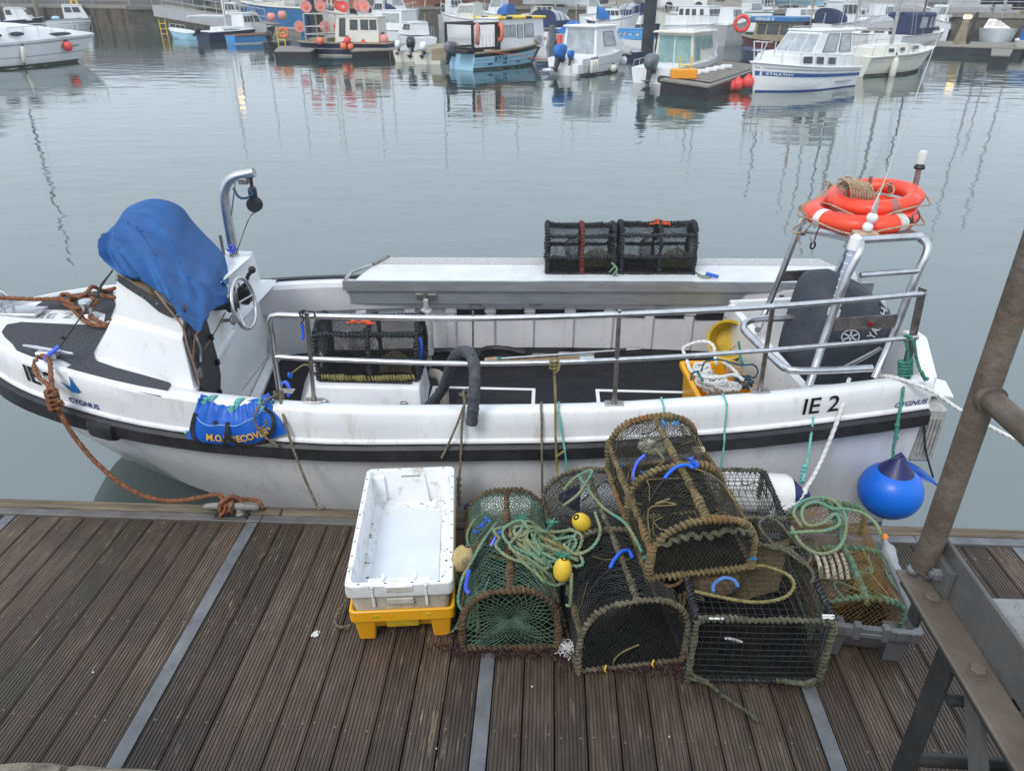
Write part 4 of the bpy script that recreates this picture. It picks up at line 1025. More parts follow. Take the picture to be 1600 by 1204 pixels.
for i in range(nS):
 s = i / (nS - 1); col = []
 for j in range(nT + 12):
  if j <= nT:
   t = j / nT; p = NE_[i].lerp(RI_[i], t)
   nrm = Vector((-.25 + .3 * s, -.72, .62))
   p = p + nrm * (.055 * math.sin(math.pi * t ** .7) * (.5 + .7 * math.sin(math.pi * min(1, s * 1.15))))
   an = math.atan2(1.02 - t, (s - .06) * 1.5); rr_ = math.hypot(1.02 - t, (s - .06) * 1.5)
   ph = an * 21 + 1.3 * noise.noise(Vector((s * 3, t * 3, 7.7)))
   fold = (1 - abs(math.sin(ph / 2))) ** 2.2 - .22
   amp = .10 * min(1, rr_ * 1.5) * (1 - t ** 3) * (.75 + .6 * noise.noise(Vector((an * 4, 3.3, 0))))
   fold2 = .02 * noise.noise(Vector((s * 6 + t * 3.4, t * 1.3, 2.2))) + .010 * math.sin(2 * math.pi * (9 * s + 3.1 * t)) * (1 - t)
   p = p + nrm * (amp * fold + fold2 * (1 - t * .7))
  else:
   t = (j - nT) / 12; p = RI_[i].lerp(FE_[i], t) + Vector((-.03 * math.sin(math.pi * t), .05 * math.sin(math.pi * t), .0))
  col.append(p)
 secs.append(col)
m_.loft(secs)
cov = m_.build('console_cover', M_TARP, None, smooth=75)
sd_ = cov.modifiers.new('cloth_thickness', 'SOLIDIFY'); sd_.thickness = .004
single(cov, 'blue cloth cover draped and tied over the console of the white boat', 'cover')
# lashings of the cover
m_ = MB(); m_.tube(smooth_path([(-2.681,4.2,1.19),(-2.747,4.16,1.107),(-2.774,4.12,1.046)], .02), .0055, 6); m_.tube(smooth_path([(-2.683,4.2,1.186),(-2.76,4.16,1.103),(-2.774,4.12,1.046)], .02), .0045, 6)
m_.tube(smooth_path([(-2.774,4.12,1.046),(-2.877,4.05,0.928),(-2.954,3.97,0.819),(-2.988,3.95,0.775)], .05), .0042, 6)
m_.ball((-2.768,4.12,1.05), .012, n=8, m=6); m_.ball((-2.967,3.97,0.832), .013, n=8, m=6)
bc = m_.build('cover_lashing', M_CORDBK, None, smooth=True); single(bc, 'black bungee cord with violet blue hook from the blue cover to the bow cleat', 'cord')
def hook_geo(P, r, name, m, parent):
 mb = MB(); mb.tube(smooth_path(P, .012), r, 8); return mb.build(name, m, parent, smooth=True)
hook_geo([(-2.995,3.95,0.78),(-3.021,3.93,0.758),(-3.047,3.91,0.741),(-3.06,3.89,0.724),(-3.044,3.88,0.716)], .013, 'hook', M_BLUEPL2, bc)
m_ = MB(); m_.tube(smooth_path([(-2.285,3.93,1.161),(-2.172,3.82,1.107),(-2.067,3.74,1.024),(-2.041,3.7,0.923),(-2.018,3.68,0.81),(-2.002,3.66,0.683)], .03), .006, 6)
single(m_.build('cover_tie', M_CORDBR, None, smooth=True), 'brown tie cord from the blue cover down the near console corner', 'cord')
m_ = MB(); m_.tube(smooth_path([(-2.094,4.35,0.858),(-2.095,4.15,0.801),(-2.085,3.95,0.775),(-2.079,3.82,0.76)], .04), .0048, 6); m_.tube(smooth_path([(-1.979,3.74,0.998),(-2.013,3.74,0.945),(-2.046,3.74,0.822)], .03), .005, 6)
single(m_.build('cover_tie', M_CORDBR, None, smooth=True), 'thin brown tie cord crossing the black cuddy door', 'cord')
m_ = MB(); m_.tube(smooth_path([(-2.112,4.9,0.253),(-2.059,4.5,0.308),(-1.871,3.9,0.526)], .05), .003, 5)
single(m_.build('thin_cord', M_ROPEGY, None, smooth=True), 'thin grey cord slanting down the white bulkhead behind the wheel', 'cord')
# ---- brown mooring ropes
bz = [Vector(p) for p in [(-3.815,4.612,0.7),(-3.602,4.658,0.7),(-3.411,4.691,0.7),(-3.266,4.628,0.7),(-3.104,4.521,0.7),(-2.988,4.46,0.7),(-2.989,4.527,0.7),(-2.985,4.439,0.7),(-3.111,4.454,0.7),(-3.273,4.592,0.7),(-3.439,4.763,0.7),(-3.441,4.862,0.7),(-3.319,4.818,0.7),(-3.342,4.944,0.7),(-3.328,5.023,0.7),(-3.282,5.066,0.7),(-3.267,5.094,0.7)]]
for p in bz: p.z = zd(p.x) + .03
bz[0].z += .06; bz[1].z += .05; bz[2].z += .05
bz[12].z += .06; bz[13].z += .06
rope_thing('bow_rope', 'rust brown rope from the bow roller coiled round the bitt on the foredeck', 'rope', [tuple(p) for p in bz], .0165, M_ROPEBR)
m_ = MB()
cz = [Vector(p) for p in [(-3.15,4.876,0.7),(-3.26,4.884,0.7),(-3.373,4.828,0.7),(-3.516,4.858,0.7),(-3.469,4.749,0.7),(-3.318,4.637,0.7),(-3.154,4.61,0.7),(-3.15,4.668,0.7),(-3.228,4.724,0.7)]]
for k, p in enumerate(cz): p.z = zd(p.x) + .05 + (.05 if k > 5 else 0)
m_.rope(cz, .0165)
single(m_.build('bow_rope', M_ROPEBR, None, smooth=60), 'rust brown rope looped over the bitt and running behind the console', 'rope')
R1 = [(-3.119,3.882,0.7)] + [(-3.163,3.97,0.7),(-3.082,3.92,0.726),(-2.992,3.83,0.729),(-2.93,3.72,0.683),(-2.917,3.68,0.618),(-2.942,3.7,0.527),(-2.897,3.66,0.463),(-2.855,3.63,0.383),(-2.797,3.6,0.303),(-2.701,3.56,0.194),(-2.569,3.52,0.085),(-2.406,3.48,0.015),(-2.217,3.44,0.014),(-2.022,3.4,0.075),(-1.879,3.36,0.133),(-1.822,3.32,0.11)]
m_ = MB(); m_.rope(R1, .0155)
m_.rope([(-3.132,3.9,0.709),(-3.11,3.84,0.682),(-3.026,3.75,0.665),(-2.951,3.7,0.65),(-2.904,3.66,0.595),(-2.899,3.66,0.534)], .0155)
for q in range(4):
 c = Vector(vlerp((-2.904,3.66,0.621), (-2.906,3.66,0.59), q)); m_.rope([c + Vector((.032 * math.cos(a), -.012 + .02 * math.sin(a), .018 * math.sin(a) + .006 * a / 6)) for a in [k * math.pi / 4 for k in range(9)]], .015, step=.02)
m_.rope([(-2.897,3.64,0.554),(-2.84,3.62,0.584),(-2.832,3.62,0.558)], .013, step=.02)
# turns on the dock cleat
for q in range(3):
 x = -1.845 + .028 * q
 m_.rope([(x, 3.335 + .042 * math.cos(a), .072 + .036 * math.sin(a)) for a in [k * math.pi / 5 for k in range(11)]], .0155, step=.02)
m_.rope([(-1.86, 3.31, .05), (-1.84, 3.30, .11), (-1.80, 3.335, .135), (-1.77, 3.36, .115), (-1.74, 3.345, .075), (-1.83, 3.30, .06), (-1.85, 3.285, .03)], .0155, step=.02)
m_.rope([(-1.78, 3.36, .10), (-1.72, 3.385, .085), (-1.66, 3.39, .07), (-1.63, 3.37, .03)], .0145, step=.02)
single(m_.build('mooring_rope', M_ROPEBR, None, smooth=60), 'rust brown mooring rope hanging from bow cleat to the iron pontoon cleat', 'rope')
# ---- blue recovery bag on the near gunwale
TL, TR, BL, BR = [Vector(p) for p in [(-1.987,3.6,0.649),(-1.585,3.6,0.668),(-2.083,3.53,0.406),(-1.47,3.53,0.46)]]
bagc = thing('recovery_bag', 'bright blue bag lettered in yellow hanging on the boat side by turquoise ties', 'bag', tuple((TL + TR + BL + BR) / 4))
def bag_pt(s, t, o=0.0):
 """s across 0..1, t from 0 at the bottom to 1 at the top edge."""
 sag = .055 * math.sin(math.pi * s) * max(t, 0) ** 3 * (1 if .1 < s < .9 else 1)
 a = BL.lerp(BR, s); b_ = TL.lerp(TR, s)
 p = a.lerp(b_, t)
 p = p + Vector((0, 0, -sag - .055 * math.sin(math.pi * s) * (1 - t)))
 puff = .055 * max(0.0, math.sin(math.pi * min(1, max(0, s)))) ** .6 * max(0.0, math.sin(math.pi * min(.98, max(0, .08 + t * .84)))) ** .8
 gat = .010 * math.sin(s * 46 + 2 * math.sin(s * 9)) * max(0, (t - .35) / .65) ** 1.3
 fold = .008 * noise.noise(Vector((s * 7, t * 4, 1.5)))
 return p + Vector((0, -puff - gat - fold - o, 0))
m_ = MB(); m_.loft([[bag_pt(i / 60, j / 24) for j in range(25)] for i in range(61)]); m_.loft([[bag_pt(i / 12, j / 4) * 1.0 + Vector((0, .03 + .05 * math.sin(math.pi * i / 12) * math.sin(math.pi * j / 4), 0)) for j in range(4, -1, -1)] for i in range(13)])
bagb = m_.build('bag_body', M_BAG, bagc, smooth=75)
m_ = MB(); P = [bag_pt(s, t, .004) for s, t in [(.0 + .01, .62), (.06, .56), (.13, .50), (.22, .46), (.32, .50), (.45, .52), (.55, .50), (.66, .56), (.78, .62), (.86, .72), (.93, .80)]]
m_.tube(smooth_path(P, .01), .0028, 5); m_.build('piping', mat('pale_blue_piping', (.25, .42, .70), None, .5), bagc)
def strap(pts, w_, name='strap'):
 P = smooth_path(pts, .02); mb = MB()
 up_ = []
 for i, p in enumerate(P):
  d = (P[min(i + 1, len(P) - 1)] - P[max(0, i - 1)]).normalized(); n2 = Vector((d.z, 0, -d.x)); n2 = n2.normalized() if n2.length > 1e-4 else Vector((1, 0, 0))
  up_.append([p - n2 * w_, p + n2 * w_, p + n2 * w_ + Vector((0, .003, 0)), p - n2 * w_ + Vector((0, .003, 0))])
 mb.loft(up_, closed=True, cap0=True, cap1=True); return mb.build(name, M_WEB, bagc)
strap([bag_pt(.03, .66, .01), bag_pt(.03, .5, .012), bag_pt(.04, .25, .014), bag_pt(.10, .06, .014), bag_pt(.18, -.08, .0), bag_pt(.26, -.14, -.01), bag_pt(.34, -.10, .0), bag_pt(.40, .10, .02), bag_pt(.44, .35, .02), bag_pt(.45, .55, .012)], .011)
strap([bag_pt(.92, .76, .01), bag_pt(.965, .55, .012), bag_pt(.94, .34, .016), bag_pt(.86, .14, .016), bag_pt(.74, -.02, .006), bag_pt(.62, -.03, .008), bag_pt(.52, .08, .016), bag_pt(.46, .28, .018), bag_pt(.45, .45, .014)], .011)
for s in (.30, .45):
 m_ = MB(); a, c = bag_pt(s - .022, .50, .008), bag_pt(s + .022, .60, .008); m_.slab([(a.x, a.y, a.z), (c.x, a.y, a.z), (c.x, c.y, c.z), (a.x, c.y, c.z)], (0, .006, 0)); m_.build('velcro_patch', M_WEB, bagc)
m_ = MB(); wid = (BR - BL).length
text_on(m_, 'M.O.B RECOVERY', .062, lambda s, t: bag_pt(.20 + s / wid * .98, .10 + .10 * max(0, (s / wid) - .3) + t / .27, .006), bold=.0022, font_scale_x=.92); m_.build('bag_lettering', M_YELLOWTXT, bagc)
for s, dx in ((.05, .03), (.45, .03), (.84, .05)):
 m_ = MB(); a = bag_pt(s + .03, .97)
 tp_ = Vector((a.x + dx, yn(a.x) + .02, zg(a.x) + .012))
 for q in range(3):
  m_.rope([tp_ + Vector((.01 * q, .05, -.01)), tp_ + Vector((.012 * q - .01, .0, .004)), tp_ + Vector((.010 * q - .02, -.035, -.03)), a + Vector((.014 * q - .02, -.008, -.005)), a + Vector((.01 * q, -.018, -.02)), a + Vector((.02 - .01 * q, -.012, .02))], .0065, step=.012)
 m_.build('tie', M_ROPETQ, bagc, smooth=60)
m_ = MB(); m_.ball(Vector((-2.086,3.55,0.433)), .012); m_.build('toggle', M_ROPETQ, bagc)
# ---- lobster pots: a builder with hoops, bars, netting and a slatted base
def dprof(W, H, t, k=.45):
 """Point on the D-shaped outline, t 0..1 from the left foot over the top to the right foot."""
 s = k * H; a, b_ = W / 2, H - s
 arc = math.pi * (1.5 * (a + b_) - math.sqrt(a * b_)) / 1.0 / 2 * 1.0
 tot = 2 * s + arc; d = t * tot
 if d < s: return (-W / 2, d)
 if d > tot - s: return (W / 2, tot - d)
 an = math.pi - math.pi * (d - s) / arc
 c_, s_ = math.cos(an), math.sin(an)
 e = .8
 return (a * math.copysign(abs(c_) ** e, c_), s + b_ * abs(s_) ** e)
def net_panel(mb, f, ns, nt_, r, jit=.0, seed=0):
 """Diamond netting: f(s,t)->point; zigzag strands."""
 rg = random.Random(seed); J = {}
 def node(i, j):
  key = (i, j)
  if key not in J: J[key] = (rg.uniform(-jit, jit), rg.uniform(-jit, jit))
  dx, dy = J[key]
  return f(min(1, max(0, (i / 2 + dx) / ns)), min(1, max(0, (j + dy) / nt_)))
 for i in range(0, 2 * ns + 1):
  for dr_ in (1,):
   if i % 2: continue
  for first in (1, -1):
   P = []
   for j in range(nt_ + 1):
    ii = i + (first if j % 2 else 0)
    if ii < 0 or ii > 2 * ns: ii = min(2 * ns, max(0, ii))
    P.append(node(ii, j))
   mb.tube(P, r, 3, caps=False)
def make_pot(name, label, L, W, H, m_hoop, m_net, m_bar=None, hoops=(-.5, 0, .5), cat='lobster pot', group=None, wr=.012, rw=.0085, pitch=.03, net=.034, nr=.0017,
             end_style='grid', m_end=None, k=.45, ridge=True, shoulders=(), mid_mat=None, jit=.12, seed=1, box=False, funnel=True, bottom_rope=None, tangle=0):
 random.seed(seed)
 root = thing(name, label, cat, (0, 0, 0), group)
 m_bar = m_bar or m_hoop; m_end = m_end or m_net
 def prof(t):
  if not box: return dprof(W, H, t, k)
  tot = 2 * H + W; d = t * tot
  if d < H: return (-W / 2, d)
  if d < H + W: return (-W / 2 + d - H, H)
  return (W / 2, tot - d)
 for q, hy in enumerate(hoops):
  y = hy * L; nn = 24
  P = []
  for i in range(nn + 1):
   x, z = prof(i / nn); P.append((x, y + .008 * noise.noise(Vector((i * .4, hy * 5, seed))), z))
  mb = MB(); mb.wound(P, wr, rw, pitch, .3)
  mb.tube(P, wr * .75, 6)
  inner = 0 < q < len(hoops) - 1
  mb.build('hoop', (mid_mat if inner and mid_mat else m_hoop), root, smooth=60, world=False)
  mb = MB(); P = [(-W / 2, y, .012), (0, y, .010), (W / 2, y, .012)]
  mb.wound(P, wr, rw, pitch, .3); mb.tube(P, wr * .75, 6); mb.build('base_bar', m_bar, root, smooth=60, world=False)
 bars = [(-W / 2, .012), (W / 2, .012)]
 if ridge: bars.append((0, H))
 for t in shoulders: bars.append(prof(t))
 if box: bars += [(-W / 2, H), (W / 2, H)]
 for q, (x, z) in enumerate(bars):
  mb = MB(); P = [(x, -L / 2, z), (x + .004, -L / 6, z - .004), (x - .003, L / 6, z - .004), (x, L / 2, z)]
  mb.wound(P, wr * (.95 if q != 2 else 1.05), rw, pitch, .3); mb.tube(P, wr * .7, 6)
  mb.build('bar', (bottom_rope if bottom_rope and q == 0 else m_bar), root, smooth=60, world=False)
 # netting, one panel per bay and one per end
 for h0, h1 in zip(hoops, hoops[1:]):
  y0, y1 = h0 * L, h1 * L; peri = 2 * k * H + 1.35 * (W + H) * .9
  def f(s, t, y0=y0, y1=y1):
   x, z = prof(t); sag = .012 * math.sin(math.pi * s) * (1 if not box else .3)
   return (x * (1 - sag * 2.2), lerp(y0, y1, s), z - sag * (.6 if z > H * .6 else .1))
  mb = MB()
  if box:
   n1 = int((y1 - y0) / net); n2 = int((2 * H + W) / net)
   for i in range(n1 + 1): mb.tube([f(i / n1, j / (n2 * 1)) for j in range(n2 + 1)], nr, 3, caps=False)
   for j in range(n2 + 1): mb.tube([f(0, j / n2), f(.5, j / n2), f(1, j / n2)], nr, 3, caps=False)
  else:
   net_panel(mb, f, max(3, int((y1 - y0) / net)), max(6, int(peri / net * 1.15)), nr, jit, seed)
  mb.build('netting', m_net, root, world=False)
 for y, sd in ((-L / 2, -1), (L / 2, 1)):
  mb = MB(); st = end_style if sd < 0 else 'grid'
  if st == 'star':
   c = (0.0, H * .40)
   def f(s, t):
    tt = s
    per = prof(min(1, tt / .72)) if tt < .72 else (W / 2 - W * (tt - .72) / .28, 0.0)
    q = 1 - t ** .8 * .97
    return (c[0] + (per[0] - c[0]) * q, y - sd * .05 * t * t, c[1] + (per[1] - c[1]) * q)
   net_panel(mb, f, 19, 6, nr * 1.15, .08, seed + 5)
  elif box:
   n1, n2 = int(W / net), int(H / net)
   for i in range(n1 + 1): mb.tube([(-W / 2 + W * i / n1, y + sd * .004 * math.sin(i), H * j / 4) for j in range(5)], nr * 1.1, 3, caps=False)
   for j in range(n2 + 1): mb.tube([(-W / 2, y, H * j / n2), (0, y + .004 * math.sin(j * 2), H * j / n2 - .004), (W / 2, y, H * j / n2)], nr * 1.1, 3, caps=False)
  else:
   def hw(z):
    lo_, hi_ = 0.0, .5
    if z <= k * H: return W / 2
    zz = min(1, (z - k * H) / (H - k * H)); return max(.02, W / 2 * (1 - zz ** 2.2) ** .5)
   def f(s, t):
    z = .01 + t * (H - .02); return ((2 * s - 1) * hw(z), y + sd * (-.03) * math.sin(math.pi * s) * math.sin(math.pi * t), z)
   net_panel(mb, f, max(4, int(W / net)), max(5, int(H / net * 1.2)), nr, jit, seed + 9)
  mb.build('end_netting', m_end, root, world=False)
 # tangled loose strands and weed caught in the mesh
 for q in range(tangle):
  y, t = random.uniform(-.48, .48) * L, random.uniform(.1, .9); P = []
  for j in range(random.randint(4, 8)):
   x, z = prof(min(1, max(0, t))); P.append((x * 1.02, y, z + .006)); y = max(-L / 2, min(L / 2, y + random.gauss(0, .055))); t += random.gauss(0, .05)
  mb = MB(); mb.tube(smooth_path(P, .018), random.uniform(.0018, .0042), 4); mb.build('loose_strand', random.choice((m_hoop, m_net, M_WEEDOL)), root, world=False)
 # slatted base
 nsl = max(4, int(W / .085))
 for i in range(nsl):
  x = -W / 2 + (i + .5) * W / nsl
  mb = MB(); mb.box(x - W / nsl * .494, x + W / nsl * .494, -L / 2 + .01, L / 2 - .01, .016, .026, .003); mb.build('base_slat', M_POTBASE, root, world=False)
 if funnel:
  mb = MB()
  for y0 in ([0.0] if len(hoops) == 3 else [hoops[1] * L]):
   def f(s, t):
    a = 2 * math.pi * s; q = lerp(1, .35, t)
    return (W * .44 * q * math.cos(a), y0 + L * .22 * t, H * .45 + H * .38 * q * math.sin(a))
   net_panel(mb, f, 10, 5, nr * .8, .1, seed + 20)
  mb.build('inner_funnel', m_net, root, world=False)
 return root
M_WEEDOL = mat('olive_weed', (.03, .032, .012), (.09, .085, .035), .8, scale=20)
M_POTBASE = mat('black_pot_base', (.005, .005, .005), (.014, .013, .011), .9, scale=20, spec=.15)
M_NETBK = mat('black_netting', (.010, .011, .012), (.028, .028, .03), .6, scale=30)
M_HOOPBK = mat('black_rope_wrapping', (.012, .014, .017), (.045, .05, .055), .75, scale=25, bump=.4, bscale=200, c3=(.02, .11, .09), c3scale=14, c3at=(.66, .74))
M_HOOPRED = mat('rust_red_wrapping', (.09, .02, .014), (.20, .05, .03), .8, scale=30)
def bit(parent, name, m, pts, r, n=7):
 mb = MB(); mb.tube(smooth_path(pts, .012), r, n); return mb.build(name, m, parent, smooth=True, world=False)
def shell_bag(parent, c, r, m, seed=0):
 mb = MB(); mb.ball(c, r[0], r[1], r[2], 14, 9)
 mb.v = [tuple(Vector(p) + Vector(p).normalized() * .012 * noise.noise(Vector(p) * 22 + Vector((seed, 0, 0)))) for p in mb.v]
 return mb.build('bait', m, parent, smooth=True, world=False)
M_BAITNET = mat('tan_mesh_bag', (.16, .125, .06), (.30, .25, .14), .85, scale=60)
M_SHELLS = mat('pale_shells', (.40, .36, .30), (.60, .57, .52), .6, scale=24)
def side_pot(label, L, W, H, loc, rotz, seed, mid, wr=.0125):
 p = make_pot('lobster_pot', label, L, W, H, M_HOOPBK, M_NETBK, hoops=(-.5, -.02, .5), wr=wr, rw=.0092, pitch=.026, net=.036, nr=.0024, k=.5, shoulders=(.16, .33, .67, .84), mid_mat=mid, seed=seed, group='black rope wrapped lobster pots on the boat')
 p.location = loc; p.rotation_euler = (0, 0, rotz); return p
pb_ = side_pot('large black lobster pot with orange twine on the white engine box', .70, .43, .385, (-1.235, 4.70, .308), R(90 + 2), 31, None)
def orange(parent, y, m=None, n=26, x=0.0, z=.388, w_=.06, l_=.07, seed=4):
 rg = random.Random(seed); mb = MB()
 for k in range(n):
  a = Vector((x + rg.uniform(-w_, w_), y + rg.uniform(-l_, l_), z + rg.uniform(-.002, .014))); d = Vector((rg.uniform(-1, 1), rg.uniform(-1, 1), rg.uniform(-.15, .15))).normalized() * rg.uniform(.02, .045)
  mb.tube([a - d, a, a + d], .0055, 5)
 return mb.build('orange_twine', m or M_ORTW, parent, world=False)
M_ORTW = mat('orange_twine', (.55, .065, .02), (.72, .11, .04), .8, scale=40)
orange(pb_, .03, x=-.07)
mb = MB(); mb.wound([(-.222, -.33, .03), (-.23, 0, .022), (-.222, .33, .03)], .014, .010, .022, .25); mb.build('bottom_rope', M_ROPEOL, pb_, smooth=60, world=False)
def tanp(p, y0, x=-.12):
 mb = MB(); net_panel(mb, lambda s, t: (x + .03 * math.sin(3 * s), y0 + .22 * s, .04 + .17 * t * (1 - .3 * abs(2 * s - 1))), 9, 6, .0034, .12, 8); mb.build('tan_net_patch', M_BAITNET, p, world=False)
tanp(pb_, -.30, -.19)
p1 = side_pot('left lobster pot on the sorting table with rust red middle hoop', .545, .36, .375, (.275, 5.97, .645), R(90 + 2), 41, M_HOOPRED)
tanp(p1, -.25)
p2 = side_pot('right lobster pot on the sorting table with orange twine on top', .60, .36, .385, (.91, 6.0, .646), R(90 + 2), 47, M_HOOPBK)
orange(p2, -.02, z=.385, w_=.05, l_=.06, seed=8, n=18); tanp(p2, -.27)
bit(p2, 'red_wrap', M_HOOPRED, [(.17, -.03, .20), (.10, -.03, .33), (.03, -.03, .38)], .016)
# tail lines of these pots
rope_thing('pot_line', 'pale green cord with blue toggle lying on the table right of the pots', 'cord', [(1.223,5.879,0.66),(1.259,5.818,0.66),(1.293,5.773,0.66),(1.344,5.822,0.66),(1.353,5.76,0.66),(1.285,5.726,0.66),(1.243,5.786,0.66)], .006, M_ROPEMIX)
m_ = MB(); m_.tube([(1.318,5.802,0.672),(1.361,5.758,0.672),(1.397,5.729,0.672)], .014, 8); single(m_.build('toggle', M_BLUEPL, None, smooth=True), 'small blue toggle lying on the white table beside the right pot', 'toggle')
rope_thing('pot_line', 'pale green cord tangled between the two table pots', 'cord', [(0.52,5.78,0.677),(0.556,5.76,0.734),(0.529,5.77,0.763),(0.578,5.75,0.716),(0.55,5.75,0.661),(0.594,5.76,0.647)], .009, M_ROPEMIX)
m_ = MB(); m_.tube([(0.576,5.85,0.614),(0.559,5.85,0.873)], .012, 8); single(m_.build('blue_rod', M_ROPEBL, None), 'dark blue rod standing between the two pots on the table', 'rod')
m_ = MB(); m_.tube(smooth_path([(-0.894,4.72,0.532),(-0.876,4.68,0.491),(-0.882,4.66,0.425),(-0.894,4.66,0.374)], .02), .012, 8); single(m_.build('hook', M_BLUEPL, None, smooth=True), 'bright blue plastic hook on the right end of the engine box pot', 'hook')
rope_thing('pot_line', 'olive cord with blue toggle trailing left of the engine box pot', 'cord', [(-1.571,4.48,0.311),(-1.599,4.47,0.351),(-1.624,4.46,0.42),(-1.664,4.45,0.434),(-1.712,4.42,0.408),(-1.755,4.4,0.378)], .007, M_ROPEOL)
m_ = MB(); m_.lathe([(1e-6, -.012), (.02, -.008), (.024, 0), (.02, .008), (1e-6, .012)], Matrix.Translation((-1.746,4.39,0.383)) @ Matrix.Rotation(R(60), 4, 'Y'), 12); single(m_.build('toggle', M_BLUEPL, None, smooth=True), 'blue round toggle at the left of the white engine box', 'toggle')
hook_o = MB(); hook_o.tube(smooth_path([(-1.662,4,0.523),(-1.627,4,0.538),(-1.607,3.99,0.516),(-1.602,3.98,0.471),(-1.617,3.98,0.452)], .012), .012, 8); single(hook_o.build('hook', M_BLUEPL2, None, smooth=True), 'violet blue plastic hook on the floor beside the first rail post', 'hook')
m_ = MB(); m_.tube(smooth_path([(-1.348,3.66,1.09),(-1.327,3.65,1.118),(-1.323,3.64,1.152),(-1.316,3.66,1.167)], .01), .004, 6); hk = m_.build('bungee_loop', M_CORDBK, None, smooth=True); single(hk, 'black cord loop with a blue hook hanging from the guard rail corner', 'cord')
m_ = MB(); m_.tube(smooth_path([(-1.341,3.66,1.09),(-1.342,3.66,1.055),(-1.345,3.66,1.009),(-1.354,3.66,0.997)], .01), .009, 7); m_.build('hook', M_BLUEPL, hk, smooth=True)
m_ = MB(); m_.tube(smooth_path([(-1.34,3.66,1.151),(-1.298,3.63,1.179),(-1.26,3.64,1.169),(-1.267,3.66,1.137),(-1.311,3.67,1.121),(-1.342,3.66,1.136),(-1.342,3.65,1.163),(-1.308,3.64,1.183)], .01), .0045, 6); m_.build('turns', M_CORDBK, hk, smooth=True)
# ---- ribbed grey hose over the rail
hp = [(-.86, 4.55, .03)] + [(-0.678,4.25,0.367),(-0.608,4.1,0.567),(-0.55,3.95,0.746),(-0.495,3.84,0.851),(-0.438,3.74,0.901),(-0.398,3.66,0.892),(-0.379,3.56,0.851),(-0.381,3.52,0.753),(-0.389,3.505,0.659),(-0.398,3.5,0.57)]
P = smooth_path(hp, .012); m_ = MB()
rr = [.0335 + .0022 * math.sin(i * 2.1) + .0025 * noise.noise(Vector((i * .3, 0, 0))) for i in range(len(P))]
m_.tube(P, rr, 16); single(m_.build('hose', mat('grey_taped_hose', (.040, .044, .052), (.075, .08, .09), .6, scale=20, bump=.4, bscale=60, c3=(.12, .13, .15), c3scale=9, c3at=(.6, .8)), None, smooth=70), 'thick grey taped hose arching over the mid rail and gunwale', 'hose')
# ---- poles and hose lying along the far side of the floor
m_ = MB(); m_.tube([(-0.489,5.369,0.05), (0.802,5.599,0.07)], .013, 10); bh = m_.build('boat_hook', M_STEEL, None, smooth=True); single(bh, 'silver boat hook pole with green and cream grip on the floor', 'pole')
m_ = MB(); m_.tube([(-0.484,5.37,0.05), (-0.39,5.39,0.05)], .018, 10); m_.build('grip', M_ROPETAN, bh)
m_ = MB(); m_.tube([(-0.39,5.39,0.05), (-0.354,5.398,0.05)], .0185, 10); m_.build('grip_band', M_ROPEGR, bh)
m_ = MB(); m_.tube([(0.597,5.565,0.066), (0.683,5.579,0.068)], .018, 10); m_.build('joint_sleeve', M_BLACKR, bh)
m_ = MB(); m_.tube([(-0.514,5.349,0.03), (0.291,5.485,0.03)], .016, 8); single(m_.build('wooden_pole', mat('pole_wood', (.20, .12, .06), (.32, .20, .11), .6, scale=20), None, smooth=True), 'brown wooden pole lying under the silver boat hook', 'pole')
m_ = MB(); m_.tube(smooth_path([(-0.962,5.459,0.06),(-0.806,5.504,0.06),(-0.586,5.453,0.06),(-0.488,5.557,0.06),(-0.326,5.565,0.06),(-0.151,5.486,0.06)], .05), .026, 10); single(m_.build('black_hose', M_BLACKR, None, smooth=True), 'black hose snaking on the floor along the far side', 'hose')
m_ = MB(); a, c = (-0.646,5.512,0.06), (-0.519,5.42,0.06); m_.box(a[0], c[0], c[1], a[1], .004, .09, .03); single(m_.build('black_bag', M_CORDBK, None, smooth=60), 'flat black bag on the floor beside the poles', 'bag')
m_ = MB(); m_.box(.12, .42, 5.48, 5.60, .004, .03, .008); single(m_.build('folded_cloth', mat('pale_cloth', (.45, .50, .52), (.55, .60, .62), .8, scale=8), None), 'folded pale cloth lying on the floor by the far wall', 'cloth')
m_ = MB(); m_.box(-.10, .10, 5.46, 5.56, .004, .03, .004); single(m_.build('wood_offcut', M_WOODGREY, None), 'grey wooden offcut lying on the floor near the poles', 'board')
